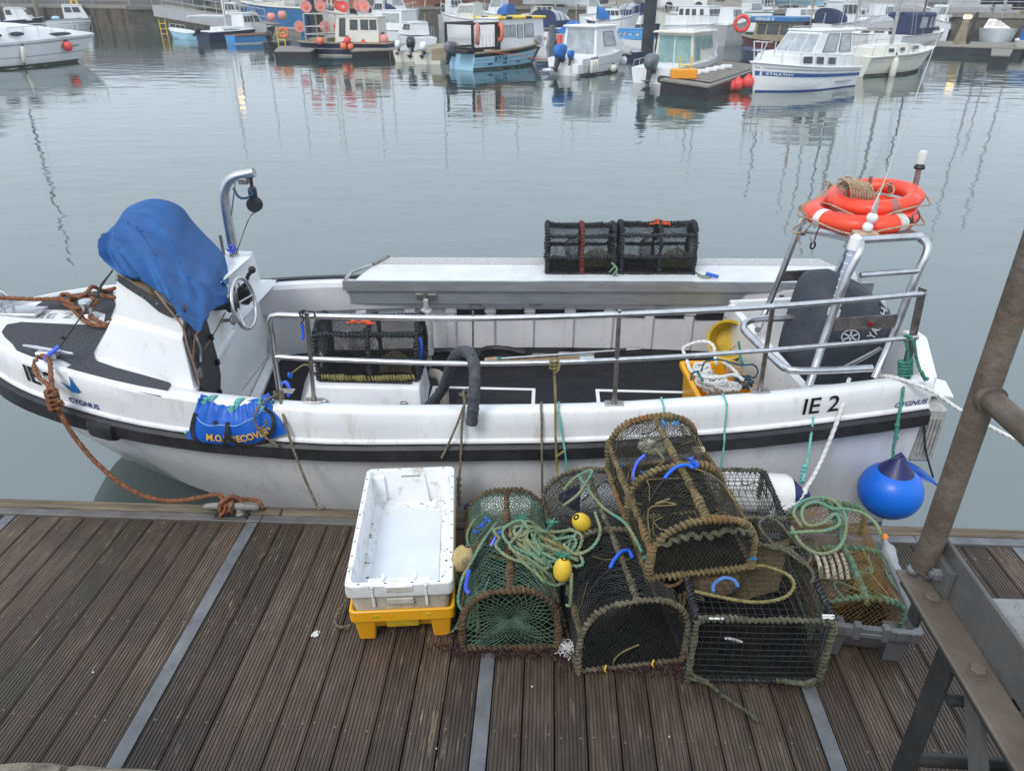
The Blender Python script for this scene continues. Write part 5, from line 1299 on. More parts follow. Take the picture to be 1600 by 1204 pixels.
# ---- yellow crate of ropes
y0 = [(1.047,4.988,0), (1.628,5.017,0)]
yc_ = thing('rope_crate', 'yellow plastic crate full of white rope on the boat floor', 'crate', (1.24, 4.62, .003), None, R(4))
def crate_geo(root, L, W, H, m, wall=.012, taper=.04, rim=.022, rim_h=.035, floor_m=None, name='crate_body', base_z=.0):
 """Open crate centred on local origin, length along Y."""
 def rect(w, l, z, r=.025, n=4):
  out = []
  for (sx, sy, a0) in ((1, -1, -90), (1, 1, 0), (-1, 1, 90), (-1, -1, 180)):
   for i in range(n + 1):
    a = R(a0 + 90 * i / n); out.append((sx * (w / 2 - r) + r * math.cos(a), sy * (l / 2 - r) + r * math.sin(a), z))
  return out
 mb = MB()
 mb.loft([rect(W - 2 * taper - .02, L - 2 * taper - .02, base_z), rect(W - 2 * taper, L - 2 * taper, base_z + .012), rect(W - 2 * rim - .01, L - 2 * rim - .01, H - rim_h), rect(W - 2 * rim, L - 2 * rim, H - rim_h + .001), rect(W, L, H - rim_h + .001), rect(W, L, H - .004), rect(W - .008, L - .008, H), rect(W - 2 * rim - 2 * wall + .012, L - 2 * rim - 2 * wall + .012, H), rect(W - 2 * rim - 2 * wall, L - 2 * rim - 2 * wall, H - .006), rect(W - 2 * taper - 2 * wall, L - 2 * taper - 2 * wall, base_z + .022)], closed=True, cap0=True, cap1=True)
 return mb.build(name, m, root, smooth=35, world=False)
yb = crate_geo(yc_, .66, .43, .29, M_YELLOWPL)
ropes_from = len(COL.objects)
def loops(mb, c, rx, ry, z0, n, r, seed, dz=.012, step=None):
 rg = random.Random(seed); P = []
 for k in range(n):
  cx_, cy_ = c[0] + rg.uniform(-.3, .3) * rx, c[1] + rg.uniform(-.3, .3) * ry
  q = rg.uniform(.65, 1.05); a0 = rg.uniform(0, 6)
  for j in range(7):
   a = a0 + 2 * math.pi * j / 7
   P.append((cx_ + rx * q * math.cos(a), cy_ + ry * q * math.sin(a), z0 + k * dz * .6 + rg.uniform(-dz, dz)))
 mb.rope(P, r, step or r * 1.6)
m_ = MB(); loops(m_, (1.20, 4.58, 0), .105, .08, .20, 9, .0125, 3); loops(m_, (1.16, 4.78, 0), .07, .075, .22, 6, .0125, 8); loops(m_, (1.25, 4.52, 0), .09, .06, .235, 5, .0125, 9)
m_.rope([(1.03,4.85,0.31),(1.015,4.9,0.348),(1.076,4.9,0.391),(1.162,4.88,0.418),(1.211,4.82,0.412),(1.211,4.72,0.369),(1.208,4.65,0.354)], .0135); m_.rope([(1.016,4.72,0.339),(1.014,4.55,0.35),(1.05,4.42,0.37),(1.16,4.38,0.385),(1.275,4.42,0.386),(1.338,4.4,0.359)], .0135); m_.rope([(1.254,4.66,0.36),(1.295,4.6,0.357),(1.313,4.45,0.376)], .012)
single(m_.build('rope_coil', M_ROPEWH, None, smooth=60), 'tangled white nylon rope heaped in the yellow crate', 'rope')
m_ = MB()
for k in range(7):
 x = 1.30 + .018 * k; m_.rope([(x, 4.70, .22), (x + .01, 4.73, .27), (x + .02, 4.80, .285), (x + .03, 4.87, .26), (x + .03, 4.89, .22)], .0085, step=.015)
single(m_.build('rope_hank', M_ROPETAN, None, smooth=60), 'tan hank of cord at the back of the yellow crate', 'rope')
m_ = MB()
for k in range(5):
 m_.rope([(1.08 + .01 * k, 4.36 + .012 * k, .225 + .008 * k), (1.18, 4.35 + .014 * k, .245 + .006 * (k % 3)), (1.30, 4.37 + .012 * k, .24 + .008 * ((k + 1) % 3)), (1.42, 4.38 + .014 * k, .225)], .009, step=.016)
single(m_.build('rope_hank', M_ROPEGY, None, smooth=60), 'grey brown hank of rope along the near edge of the yellow crate', 'rope')
m_ = MB(); loops(m_, (1.40, 4.60, 0), .06, .08, .225, 6, .007, 12); m_.rope([(1.054,4.42,0.409),(1.103,4.55,0.412),(1.2,4.6,0.409),(1.291,4.6,0.391),(1.353,4.58,0.383),(1.431,4.55,0.401),(1.453,4.5,0.378),(1.419,4.45,0.354),(1.378,4.48,0.357)], .007); m_.rope([(0.967,4.3,0.403),(0.983,4.36,0.42),(1.032,4.4,0.419)], .008)
single(m_.build('rope_coil', M_ROPEBL, None, smooth=60), 'dark blue rope looped over the right side of the yellow crate', 'rope')
m_ = MB(); m_.rope([(1.42,4.95,0.391),(1.423,4.9,0.358),(1.409,4.8,0.334),(1.401,4.7,0.333)], .011); m_.rope([(1.024,4.4,0.419),(1.036,4.36,0.402),(1.048,4.32,0.385)], .010)
single(m_.build('rope_tail', M_ROPEGR, None, smooth=60), 'green rope tail hanging over the back of the yellow crate', 'rope')
for o_ in list(COL.objects)[ropes_from:]:
 if not o_.name.startswith('crate_body'): o_.location.z += .06
# yellow basket tipped on its side behind the crate
bk = thing('basket', 'yellow plastic bucket tipped on its side against the white splash well', 'bucket', (1.30, 5.2, .003))
m_ = MB(); Mb = Matrix.Translation((1.427,5.25,0.327)) @ Matrix.Rotation(R(-24), 4, 'Z') @ Matrix.Rotation(R(68), 4, 'X')
m_.lathe([(.05, -.14), (.115, -.14), (.145, .04), (.158, .045), (.158, .055), (.138, .05), (.108, -.125), (1e-6, -.125)], Mb, 28); m_.build('bucket_body', M_YELLOWDK, bk, smooth=40)
m_ = MB(); m_.tube([Mb @ Vector((.10, .02, -.1)), Mb @ Vector((.03, -.08, .05))], .004, 6); m_.build('bucket_handle', M_STEELD, bk)
# ---- lifebuoys on the gantry
def lifebuoy(label, c, Rm, r, tilt, tapes, ztilt=0, txt=None, dents=()):
 root = thing('lifebuoy', label, 'lifebuoy', c, 'orange lifebuoys stacked on the gantry')
 M = Matrix.Rotation(R(tilt), 4, 'Y') @ Matrix.Rotation(R(ztilt), 4, 'X')
 mb = MB(); secs = []
 for i in range(60):
  a = 2 * math.pi * i / 60; sec = []
  dn = max([math.exp(-((math.degrees(a) - d + 180) % 360 - 180) ** 2 / 60) for d in dents] + [0])
  for j in range(16):
   b_ = 2 * math.pi * j / 16; q = r * (1 - .30 * dn * max(0, math.cos(b_ - .5)))
   sec.append(M @ Vector(((Rm + q * 1.12 * math.cos(b_)) * math.cos(a), (Rm + q * 1.12 * math.cos(b_)) * math.sin(a), q * .92 * math.sin(b_))))
  secs.append(sec)
 secs.append(secs[0]); mb.loft(secs, closed=True); mb.build('ring', M_ORANGE, root, smooth=75, world=False)
 for a0, w_, m in tapes:
  mb = MB(); secs = []
  for i in range(5):
   a = R(a0 + w_ * (i / 4 - .5)); sec = []
   for j in range(16):
    b_ = 2 * math.pi * j / 16; q = r * 1.02
    sec.append(M @ Vector(((Rm + q * 1.12 * math.cos(b_)) * math.cos(a), (Rm + q * 1.12 * math.cos(b_)) * math.sin(a), q * .92 * math.sin(b_))))
   secs.append(sec)
  mb.loft(secs, closed=True, cap0=True, cap1=True); mb.build('tape', m, root, smooth=60, world=False)
 mb = MB(); P = []
 for i in range(48):
  a = 2 * math.pi * i / 48; o = .012 + .022 * abs(math.sin(a * 2)); dz = .02 * math.sin(a * 4)
  P.append(M @ Vector(((Rm + r * 1.12 + o) * math.cos(a), (Rm + r * 1.12 + o) * math.sin(a), dz - .01)))
 mb.rope(P, .0065, step=.012, closed=True); mb.build('grab_line', M_ROPETAN, root, smooth=60, world=False)
 if txt:
  mb = MB(); t_, a0, size, inv = txt
  def pl(s, t):
   a = R(a0) + s / (Rm + r) ; b_ = R(38) - t / r * .9
   if inv: b_ = R(-5) + t / r * .9
   q = r * 1.03
   return M @ Vector(((Rm + q * 1.12 * math.cos(b_)) * math.cos(a), (Rm + q * 1.12 * math.cos(b_)) * math.sin(a), q * .92 * math.sin(b_)))
  text_on(mb, t_, size, pl, bold=.003); mb.build('ring_lettering', M_BLACKTXT, root, world=False)
 return root
lifebuoy('lower larger orange lifebuoy with white tapes on the stern gantry', (1.942,4.62,1.494), .265, .062, -3, [(-158, 9, M_FENDER), (-62, 11, M_TAPE), (90, 14, M_TAPE)], ztilt=0, txt=('MILES', -58, .085, True), dents=(-95,))
lifebuoy('upper smaller orange lifebuoy with red tape lying on the lower one', (2.025,4.66,1.588), .225, .05, -7, [(-85, 11, M_TAPE2), (100, 12, M_TAPE2)], ztilt=3, dents=(-150, -35))
m_ = MB()
for k in range(9):
 x = 0.012 * k; c = Vector(vlerp((1.813,4.62,1.638), (1.83,4.62,1.636), k))
 m_.rope([c + Vector((-.02, .02, .06)), c + Vector((.0, -.05, .055)), c + Vector((.025, -.075, -.01)), c + Vector((.03, -.05, -.06))], .0075, step=.014)
loops(m_, ((1.841,4.66,1.645)[0], 4.66, 0), .06, .05, (1.841,4.66,1.645)[2], 5, .0075, 5, .02)
single(m_.build('cord_coil', M_ROPETAN, None, smooth=60), 'tan and red cord coil lying inside the upper orange lifebuoy', 'cord')
m_ = MB(); m_.rope([(1.586,4.5,1.501),(1.523,4.5,1.551),(1.549,4.5,1.579),(1.633,4.55,1.599),(1.698,4.6,1.642),(1.738,4.62,1.669),(1.701,4.6,1.665),(1.687,4.6,1.696),(1.739,4.6,1.666)], .006, step=.012); m_.rope([(1.529,4.5,1.563),(1.561,4.5,1.513),(1.549,4.5,1.453),(1.525,4.55,1.406),(1.52,4.5,1.397),(1.577,4.5,1.406),(1.6,4.45,1.468)], .006, step=.012); m_.rope([(1.558,4.5,1.405),(1.557,4.5,1.365),(1.571,4.5,1.333)], .006, step=.012)
single(m_.build('cord_tail', M_ROPETAN, None, smooth=60), 'tan cord looping off the left side of the stacked lifebuoys', 'cord')
m_ = MB(); m_.rope([(2.04,4.66,1.624),(2.081,4.66,1.663),(2.118,4.64,1.653),(2.105,4.6,1.623),(2.058,4.6,1.615),(2.016,4.6,1.63),(1.975,4.6,1.606),(1.92,4.6,1.594)], .006, step=.012); single(m_.build('cord_loop', M_ROPETAN, None, smooth=60), 'tan cord loop in the right half of the upper lifebuoy', 'cord')
m_ = MB(); m_.tube([(1.655,4.45,1.461),(1.641,4.45,1.413),(1.637,4.45,1.357)], .0045, 6); ct = m_.build('clip_cord', M_HOOPRED, None); single(ct, 'short red cord with black clip dangling below the lifebuoys', 'cord')
m_ = MB(); m_.tube(smooth_path([Vector((1.633,4.45,1.357)) + Vector((.014 * math.sin(a), 0, -.022 + .022 * math.cos(a))) for a in [k * .7 for k in range(9)]], .01), .006, 6); m_.build('clip', M_BLACKR, ct)
for (a, c, lb, r_) in (((2.008,4.72,1.553), (2.003,4.72,1.7), 'tallest dark steel peg rising through the middle of the lifebuoys', .012), ((1.829,4.6,1.604), (1.825,4.6,1.697), 'short dark peg inside the tan cord coil on the lifebuoys', .009), ((2.148,4.75,1.596), (2.146,4.75,1.656), 'short dark peg at the right inside the upper lifebuoy', .011)):
 m_ = MB(); m_.tube([a, c], r_, 8); single(m_.build('peg', M_STEELD, None, smooth=40), lb, 'peg', 'pegs that hold the lifebuoys')
# ---- lines over the near side
def over_side(name, label, pts, r, m, cat='rope', step=None): return rope_thing(name, label, cat, pts, r, m, None, step)
def hangline(u, u2, zend, off=.05):
 return [(u, yn(u, .10), zg(u) + .012), (u, yn(u, .03), zg(u) + .014), (u + .003, yn(u) - .012, zg(u) - .01), (lerp(u, u2, .3), yn(u) - .04, zg(u) - dr(u) + .02), (lerp(u, u2, .45), yn(u) - off - .02, zg(u) - dr(u) - .06), (lerp(u, u2, .7), yn(u) - off - .02, lerp(zg(u) - .35, zend, .5)), (u2, yn(u2) - off - .015, zend)]
for px, px2, lb, ze in (((0.685,3.7,0.674)[0], (0.721,3.6,0.573)[0], 'turquoise fender line left of the yellow crate over the gunwale', .2), ((1.044,3.72,0.702)[0], (1.057,3.6,0.233)[0], 'turquoise fender line below the second rail post from the stern', .0), ((0.09,3.68,0.635)[0], (0.191,3.55,0.215)[0], 'turquoise line slanting down right of the grey rope at mid boat', .05)):
 over_side('fender_line', lb, hangline(px, px2, ze), .0065, M_ROPETQ, 'rope', .012)
over_side('fender_line', 'grey brown rope hanging at mid boat left of the knotted one', hangline((-0.01,3.68,0.628)[0], (0.013,3.5,0.13)[0], -.02), .0085, M_ROPEGY, 'rope', .014)
m_ = MB(); m_.rope([(0.057,3.66,0.887),(0.058,3.65,0.836),(0.064,3.64,0.76),(0.07,3.6,0.659),(0.075,3.53,0.49),(0.086,3.5,0.336),(0.096,3.46,0.253),(0.128,3.3,0.303)], .009, .014)
for q in range(3):
 c = Vector(vlerp((0.057,3.65,0.884), (0.057,3.65,0.864), q)); m_.rope([c + Vector((.022 * math.cos(a), .022 * math.sin(a), .004 * a)) for a in [k * .8 for k in range(9)]], .009, .014)
m_.rope([(0.058,3.64,0.833),(0.079,3.63,0.855),(0.085,3.64,0.89),(0.067,3.65,0.904)], .008, .014); m_.rope([(0.082,3.49,0.369),(0.106,3.48,0.403),(0.131,3.48,0.421)], .008, .014)
single(m_.build('fender_line', M_ROPEOL, None, smooth=60), 'olive grey rope knotted on the mid rail and running down to the pots', 'rope')
m_ = MB(); m_.rope([(-0.486,3.7,0.651),(-0.445,3.66,0.653),(-0.425,3.66,0.679),(-0.438,3.68,0.693),(-0.458,3.66,0.686),(-0.446,3.6,0.645),(-0.456,3.53,0.559),(-0.466,3.5,0.362),(-0.474,3.47,0.249),(-0.479,3.43,0.187),(-0.472,3.4,0.072)], .009, .014); m_.rope([(-0.445,3.59,0.65),(-0.481,3.53,0.558),(-0.538,3.5,0.425),(-0.575,3.48,0.35)], .008, .014)
for q in range(4): m_.ball(vlerp((-0.475,3.44,0.234), (-0.476,3.44,0.189), q), .015, n=8, m=5)
single(m_.build('fender_line', M_ROPEGY, None, smooth=60), 'forked grey brown rope hanging beside the hose end', 'rope')
m_ = MB(); m_.rope([(-1.541,3.67,0.626),(-1.502,3.58,0.584),(-1.475,3.53,0.508),(-1.443,3.5,0.375),(-1.39,3.46,0.202),(-1.333,3.42,0.057),(-1.313,3.4,0.022),(-1.269,3.39,0.04)], .0095, .014)
m_.rope([(-1.547,3.66,0.636),(-1.569,3.58,0.658),(-1.611,3.52,0.633),(-1.635,3.5,0.576),(-1.627,3.49,0.515),(-1.582,3.48,0.453),(-1.522,3.48,0.403)], .0085, .014); m_.rope([(-1.631,3.49,0.514),(-1.593,3.48,0.522),(-1.564,3.475,0.551),(-1.564,3.475,0.576)], .0085, .014)
for q in range(4):
 c = Vector((-1.547,3.675,0.619)); m_.rope([c + Vector((.026 * math.cos(a), .026 * math.sin(a), -.02 + .012 * q + .003 * a)) for a in [k * .8 for k in range(9)]], .0085, .014)
single(m_.build('fender_line', M_ROPEGY, None, smooth=60), 'grey brown rope knotted to the first rail post and curling over the blue bag', 'rope')
# ropes at the stern
m_ = MB(); m_.rope([(2.025,4.05,0.646),(2.055,4,0.677),(2.097,3.93,0.697),(2.159,3.86,0.698),(2.258,3.82,0.667),(2.396,3.76,0.59),(2.61,3.7,0.491),(2.826,3.62,0.398)] + [(3.35, 3.45, .10), (3.7, 3.37, .035), (3.85, 3.36, .035)], .0125); single(m_.build('stern_rope', M_ROPEWH, None, smooth=60), 'white mooring rope leading off the stern corner past the handrail', 'rope')
m_ = MB(); m_.rope([(1.833,3.98,0.66),(1.796,3.9,0.65),(1.759,3.82,0.59),(1.707,3.74,0.461),(1.656,3.68,0.32),(1.583,3.58,0.233),(1.516,3.5,0.189)], .0135)
for q in range(4): m_.rope([(1.509,3.5,0.189),(1.431,3.42,0.173),(1.348,3.34,0.155),(1.275,3.28,0.159)] if q == 0 else [(1.502,3.46,0.2),(1.44,3.4,0.171),(1.362,3.33,0.177),(1.292,3.28,0.182)] if q == 1 else [(1.49,3.46,0.19),(1.415,3.42,0.182),(1.34,3.35,0.178),(1.273,3.3,0.161)] if q == 2 else [(1.47,3.44,0.187),(1.401,3.38,0.158),(1.323,3.32,0.147),(1.256,3.28,0.15)], .0135)
m_.ball((1.499,3.47,0.197), .022, n=10, m=7)
single(m_.build('stern_rope', M_ROPEWH, None, smooth=60), 'white mooring rope hanging beside the registration letters to the pontoon edge', 'rope')
m_ = MB(); m_.rope([(p[0], p[1], p[2]) for p in [(1.603,4,0.609),(1.604,3.92,0.634),(1.604,3.86,0.615),(1.591,3.8,0.544),(1.56,3.68,0.398),(1.534,3.6,0.272),(1.5,3.52,0.228)]], .0085, .014)
for q in range(5): m_.ball(vlerp((1.513,3.57,0.3), (1.514,3.57,0.274), q), .016, n=8, m=5)
single(m_.build('fender_line', M_ROPETQ, None, smooth=60), 'turquoise fender line across the registration letters at the stern', 'rope')
m_ = MB(); m_.rope([(2.132,3.95,0.692),(2.097,3.84,0.622),(2.074,3.78,0.527),(2.069,3.74,0.419),(2.065,3.72,0.343),(2.073,3.7,0.276)], .0105, .014)
for q in range(5):
 c = Vector(vlerp((2.115,3.95,0.777), (2.12,3.95,0.756), q)); m_.rope([c + Vector((.034 * math.cos(a), .03 * math.sin(a), .006 * a)) for a in [k * .8 for k in range(9)]], .0105, .016)
m_.rope([(2.12,3.93,0.766),(2.105,3.92,0.853),(2.074,3.92,0.934),(2.057,3.93,0.962),(2.077,3.92,0.979),(2.107,3.9,0.94),(2.146,3.9,0.844),(2.178,3.88,0.772),(2.216,3.87,0.719)], .0105, .016); m_.rope([(2.179,3.87,0.777),(2.205,3.87,0.736),(2.228,3.87,0.728)], .012, .016)
for q in range(3): m_.ball(vlerp((2.07,3.76,0.477), (2.077,3.76,0.434), q), .016, n=8, m=5)
single(m_.build('buoy_line', M_ROPEGR, None, smooth=60), 'green rope lashed round the stern rail bar down to the blue buoy', 'rope')
# ---- fenders
bu = thing('buoy_fender', 'big round blue inflatable buoy hanging between boat stern and pontoon', 'buoy', (2.107,3.7,0.054))
m_ = MB(); rb = .183; prof = []
for i in range(22):
 a = math.pi * i / 21; rr_ = rb * math.sin(a); z = -rb * .93 * math.cos(a)
 if z > .10: rr_ *= 1.0 + .02
 prof.append((max(1e-6, rr_), z))
m_.lathe(prof, Matrix.Translation((2.107,3.7,0.054)), 36); m_.build('ball', M_BUOY, bu, smooth=True)
m_ = MB(); c = Vector((2.107,3.7,0.054)); m_.lathe([(.102, .142), (.085, .165), (.055, .20), (.035, .235), (.022, .25), (1e-6, .252)], Matrix.Translation(c), 20); m_.tube([c + Vector((-.03, 0, .225)), c + Vector((0, 0, .262)), c + Vector((.03, 0, .225))], .014, 8); m_.build('crown', M_NAVY, bu, smooth=50)
fe = thing('cylinder_fender', 'white cylinder fender with navy end lying between hull and pontoon', 'fender', (1.331,3.5,0.146))
a, c = Vector((1.128,3.5,0.157)), Vector((1.421,3.48,0.164)); d = (c - a).normalized()
m_ = MB(); m_.tube([a - d * .32, a - d * .28, a - d * .2, a, c - d * .02, c + d * .012], [.02, .09, .118, .12, .118, .10], 24); m_.build('fender_body', M_FENDER, fe, smooth=50)
m_ = MB(); m_.tube([c + d * .008, c + d * .02, c + d * .06, c + d * .10, c + d * .115], [.1005, .095, .055, .028, .02], 20); m_.build('fender_end', M_NAVY, fe, smooth=50)
fe = thing('cylinder_fender', 'white fender with navy cone end beside the white fish crate', 'fender', (-0.379,3.47,-0.002))
a, c = Vector((-0.056,3.46,0.032)), Vector((-0.351,3.46,0.021)); d = (c - a).normalized()
m_ = MB(); m_.tube([a, c - d * .05, c], [.07, .07, .06], 20); m_.build('fender_body', M_FENDER, fe, smooth=50)
m_ = MB(); m_.tube([c - d * .002, c + d * .03, c + d * .10], [.061, .05, .015], 18); m_.build('fender_end', M_NAVY, fe, smooth=50)
fe = thing('cylinder_fender', 'white and blue fender hanging behind the second pot against the hull', 'fender', (0.224,3.48,0.107))
a, c = Vector((0.577,3.47,0.095)), Vector((0.224,3.47,0.1)); d = (c - a).normalized()
m_ = MB(); m_.tube([a, c - d * .05, c], [.09, .09, .085], 20); m_.build('fender_body', M_FENDER, fe, smooth=50)
m_ = MB(); m_.tube([c - d * .002, c + d * .03, c + d * .12], [.086, .07, .02], 18); m_.build('fender_end', M_NAVY, fe, smooth=50)
# blue rag trailing by the stern
m_ = MB(); P = [(2.287,3.95,0.085),(2.41,3.95,0.021),(2.529,3.95,-0.069),(2.436,3.9,-0.012),(2.326,3.9,0.033),(2.251,3.9,0.099)]
m_.slab(P, (0, .05, .012)); m_.tube([(2.281,3.94,0.092),(2.523,3.94,-0.062)], .008, 6); rgo = m_.build('blue_flap', M_BAG, None); single(rgo, 'blue plastic flap trailing in the water beside the blue buoy', 'flap')
m_ = MB(); m_.tube(smooth_path([(2.36,4,0.359),(2.404,3.98,0.185),(2.453,3.97,0.072),(2.496,3.96,-0.018)], .03), .006, 6); single(m_.build('trailing_line', M_CORDBK, None, smooth=True), 'thin black line trailing from the stern to the blue flap', 'cord')
# ================================================================== THINGS ON THE PONTOON
# ---- nested fish crates
CX, CY, CR = -.675, 2.885, R(6.3)
ycr = thing('fish_crate', 'yellow fish crate on feet under the white fish crate', 'crate', (CX, CY, .004), None, CR)
crate_geo(ycr, .90, .485, .205, M_YELLOWPL, taper=.028, rim=.008, rim_h=.062, base_z=.075, wall=.008)
for sx in (-1, 1):
 for sy in (-1, 1):
  m_ = MB(); x, y = sx * .175, sy * .385
  m_.loft([[(x - .038, y - .035, 0), (x + .038, y - .035, 0), (x + .038, y + .035, 0), (x - .038, y + .035, 0)], [(x - .05, y - .052, .142), (x + .05, y - .052, .142), (x + .05, y + .05, .142), (x - .05, y + .05, .142)]], closed=True, cap0=True, cap1=True)
  ft = m_.build('foot', M_YELLOWPL, ycr, world=False); bv = ft.modifiers.new('rounded_edges', 'BEVEL'); bv.width = .008; bv.segments = 2
m_ = MB(); m_.box(-.075, .075, -.447, -.40, .10, .198, .004); m_.build('handle_recess', M_YELLOWDK, ycr, world=False)
for x in (-.12, .12):
 m_ = MB(); m_.box(x - .013, x + .013, -.4525, -.448, .166, .181, .002); m_.build('slot', M_YELLOWDK, ycr, world=False)
wcr = thing('fish_crate', 'empty white fish crate with dirty sides nested in the yellow crate', 'crate', (CX - .003, CY + .005, .165), None, CR)
Wl, Ww, Wh = .925, .490, .205
m_ = MB()
def rrect(w, l, z, r=.03, n=5):
 out = []
 for (sx, sy, a0) in ((1, -1, -90), (1, 1, 0), (-1, 1, 90), (-1, -1, 180)):
  for i in range(n + 1):
   a = R(a0 + 90 * i / n); out.append((sx * (w / 2 - r) + r * math.cos(a), sy * (l / 2 - r) + r * math.sin(a), z))
 return out
m_.loft([rrect(.43, .86, .0), rrect(.455, .895, .145)], closed=True, cap0=True); m_.build('crate_body', M_CRATED, wcr, smooth=35, world=False)
m_ = MB(); m_.loft([rrect(.458, .898, .135), rrect(Ww - .004, Wl - .004, .137), rrect(Ww, Wl, .150), rrect(Ww - .004, Wl - .004, Wh - .005), rrect(Ww - .012, Wl - .012, Wh), rrect(Ww - .052, Wl - .052, Wh), rrect(Ww - .058, Wl - .058, Wh - .006), rrect(.415, .845, .02)], closed=True); m_.build('crate_rim', M_CRATEW, wcr, smooth=35, world=False)
m_ = MB(); m_.loft([rrect(.42, .85, .018, .02), rrect(.42, .85, .019, .02)], closed=True, cap1=True); m_.build('crate_floor', M_CRATEW, wcr, world=False)
m_ = MB(); fp = [(-.165, -.39), (.165, -.39), (.165, .27), (.12, .275), (.105, .30), (.08, .335), (-.08, .335), (-.105, .30), (-.12, .275), (-.165, .27)]
m_.slab([(x, y, .0195) for x, y in fp], (0, 0, .006)); m_.build('floor_panel', M_CRATEF, wcr, world=False)
for sy in (-1, 1):        # end towers with handle slots
 m_ = MB(); yy = sy * .435
 m_.loft([[(-.095, yy - sy * .035, .02), (.095, yy - sy * .035, .02), (.095, yy, .02), (-.095, yy, .02)], [(-.075, yy - sy * .008, Wh - .02), (.075, yy - sy * .008, Wh - .02), (.075, yy + sy * .008, Wh - .02), (-.075, yy + sy * .008, Wh - .02)]], closed=True, cap1=True)
 if sy < 0: m_ = MB(); m_.box(-.14, .14, -.425, -.405, .15, Wh - .004, .004); m_.box(-.08, -.062, -.425, -.39, .14, Wh + .010, .004); m_.box(.062, .08, -.425, -.39, .14, Wh + .010, .004)
 m_.build('handle_tower', M_CRATEW, wcr, smooth=30, world=False)
 for sx in (-1, 1):
  m_ = MB(); x = sx * .178; w_ = .036
  if sy > 0:
   m_.loft([[(x - w_, yy - .05, .02), (x + w_, yy - .05, .02), (x + w_, yy, .02), (x - w_, yy, .02)], [(x - w_ + .006, yy - .022, Wh - .035), (x + w_ - .006, yy - .022, Wh - .035), (x + w_ - .006, yy, Wh - .03), (x - w_ + .006, yy, Wh - .03)]], closed=True, cap1=True); m_.build('corner_tower', M_CRATEW, wcr, smooth=30, world=False)
for z0, z1, y in ((.172, .196, -.4635), (.085, .112, -.449)):
 m_ = MB(); m_.box(-.062, .062, y - .004, y + .004, z0 - .005, z1 + .005, .003); hs = m_.build('handle_frame', M_CRATEW if z0 > .1 else M_CRATED, wcr, world=False)
 m_ = MB(); m_.box(-.052, .052, y - .0055, y - .004, z0, z1, .0); m_.build('handle_slot', M_CRATED, hs, world=False)
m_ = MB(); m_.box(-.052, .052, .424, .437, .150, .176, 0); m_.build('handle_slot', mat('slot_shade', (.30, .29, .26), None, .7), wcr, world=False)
for x in (-.12, .12):
 for sy in (-1, 1):
  m_ = MB(); m_.box(x - .006, x + .006, sy * .4645 - .004, sy * .4645 + .004, .14, .20, .002); m_.box(x - .007, x + .007, sy * .449 - .004, sy * .449 + .004, .07, .13, .002); m_.build('stiffener', M_CRATEW, wcr, world=False)
m_ = MB()
for sx in (-1, 1):
 for k in range(8):
  y = -.36 + .103 * k; m_.box(sx * .232 - .004, sx * .232 + .004, y - .004, y + .004, Wh - .002, Wh + .0008)
for y in (-.447, .447):
 for x in (-.18, -.06, .06, .18): m_.box(x - .006, x + .006, y - .003, y + .003, Wh - .002, Wh + .0008)
o = m_.build('rim_holes', M_BLACKR, wcr, world=False); o['kind'] = 'stuff'
m_ = MB(); rg = random.Random(2)
for k in range(46):
 sx = rg.choice((-1, 1)); x, y = sx * rg.uniform(.172, .205), rg.uniform(-.38, .40)
 if k > 30: x, y = rg.uniform(-.19, .19), rg.uniform(.33, .41)
 q = rg.uniform(.002, .006); m_.lathe([(q, 0), (1e-6, q * .6)], Matrix.Translation((x, y, .0205)), 6)
o = m_.build('grit', M_POTBASE, wcr, world=False); o['kind'] = 'stuff'
# ---- pots on the pontoon
M_HOOPBR = mat('brown_fouled_rope', (.045, .033, .022), (.155, .105, .055), .9, scale=22, bump=.5, bscale=180, c3=(.17, .085, .035), c3scale=5, c3at=(.50, .66))
M_HOOPTAN = mat('tan_fouled_rope', (.10, .075, .035), (.25, .195, .095), .9, scale=16, bump=.5, bscale=180, c3=(.24, .105, .04), c3scale=4, c3at=(.54, .66))
M_HOOPOL = mat('olive_fouled_rope', (.045, .05, .035), (.17, .165, .115), .9, scale=24, bump=.5, bscale=180, c3=(.10, .09, .05), c3scale=6, c3at=(.5, .66))
M_HOOPGY = mat('grey_fouled_rope', (.06, .05, .036), (.205, .18, .125), .9, scale=30, bump=.5, bscale=180, c3=(.12, .085, .045), c3scale=6, c3at=(.5, .66))
M_HOOPGN = mat('green_fouled_rope', (.05, .10, .065), (.15, .24, .16), .9, scale=22, bump=.5, bscale=180, c3=(.13, .115, .04), c3scale=6, c3at=(.48, .62))
M_NETGN = mat('green_netting', (.04, .085, .062), (.10, .165, .12), .8, scale=20)
M_NETOR = mat('orange_brown_netting', (.15, .085, .03), (.27, .16, .055), .8, scale=20, c3=(.16, .13, .05), c3scale=8, c3at=(.55, .7))
M_NETDK = mat('dark_fouled_netting', (.018, .017, .014), (.055, .048, .036), .8, scale=20)
M_WIRE = mat('black_coated_wire', (.014, .014, .016), (.035, .035, .04), .45, scale=20)
GRP = 'rope bound lobster pots heaped on the pontoon'
def pot_hook(p, pts, m=M_BLUEPL, cord=None, r=.0085):
 o = bit(p, 'hook', m, pts, r, 8)
 if cord: mb = MB(); mb.tube(smooth_path(cord, .03), .003, 5); mb.build('hook_cord', M_CORDBK, p, world=False)
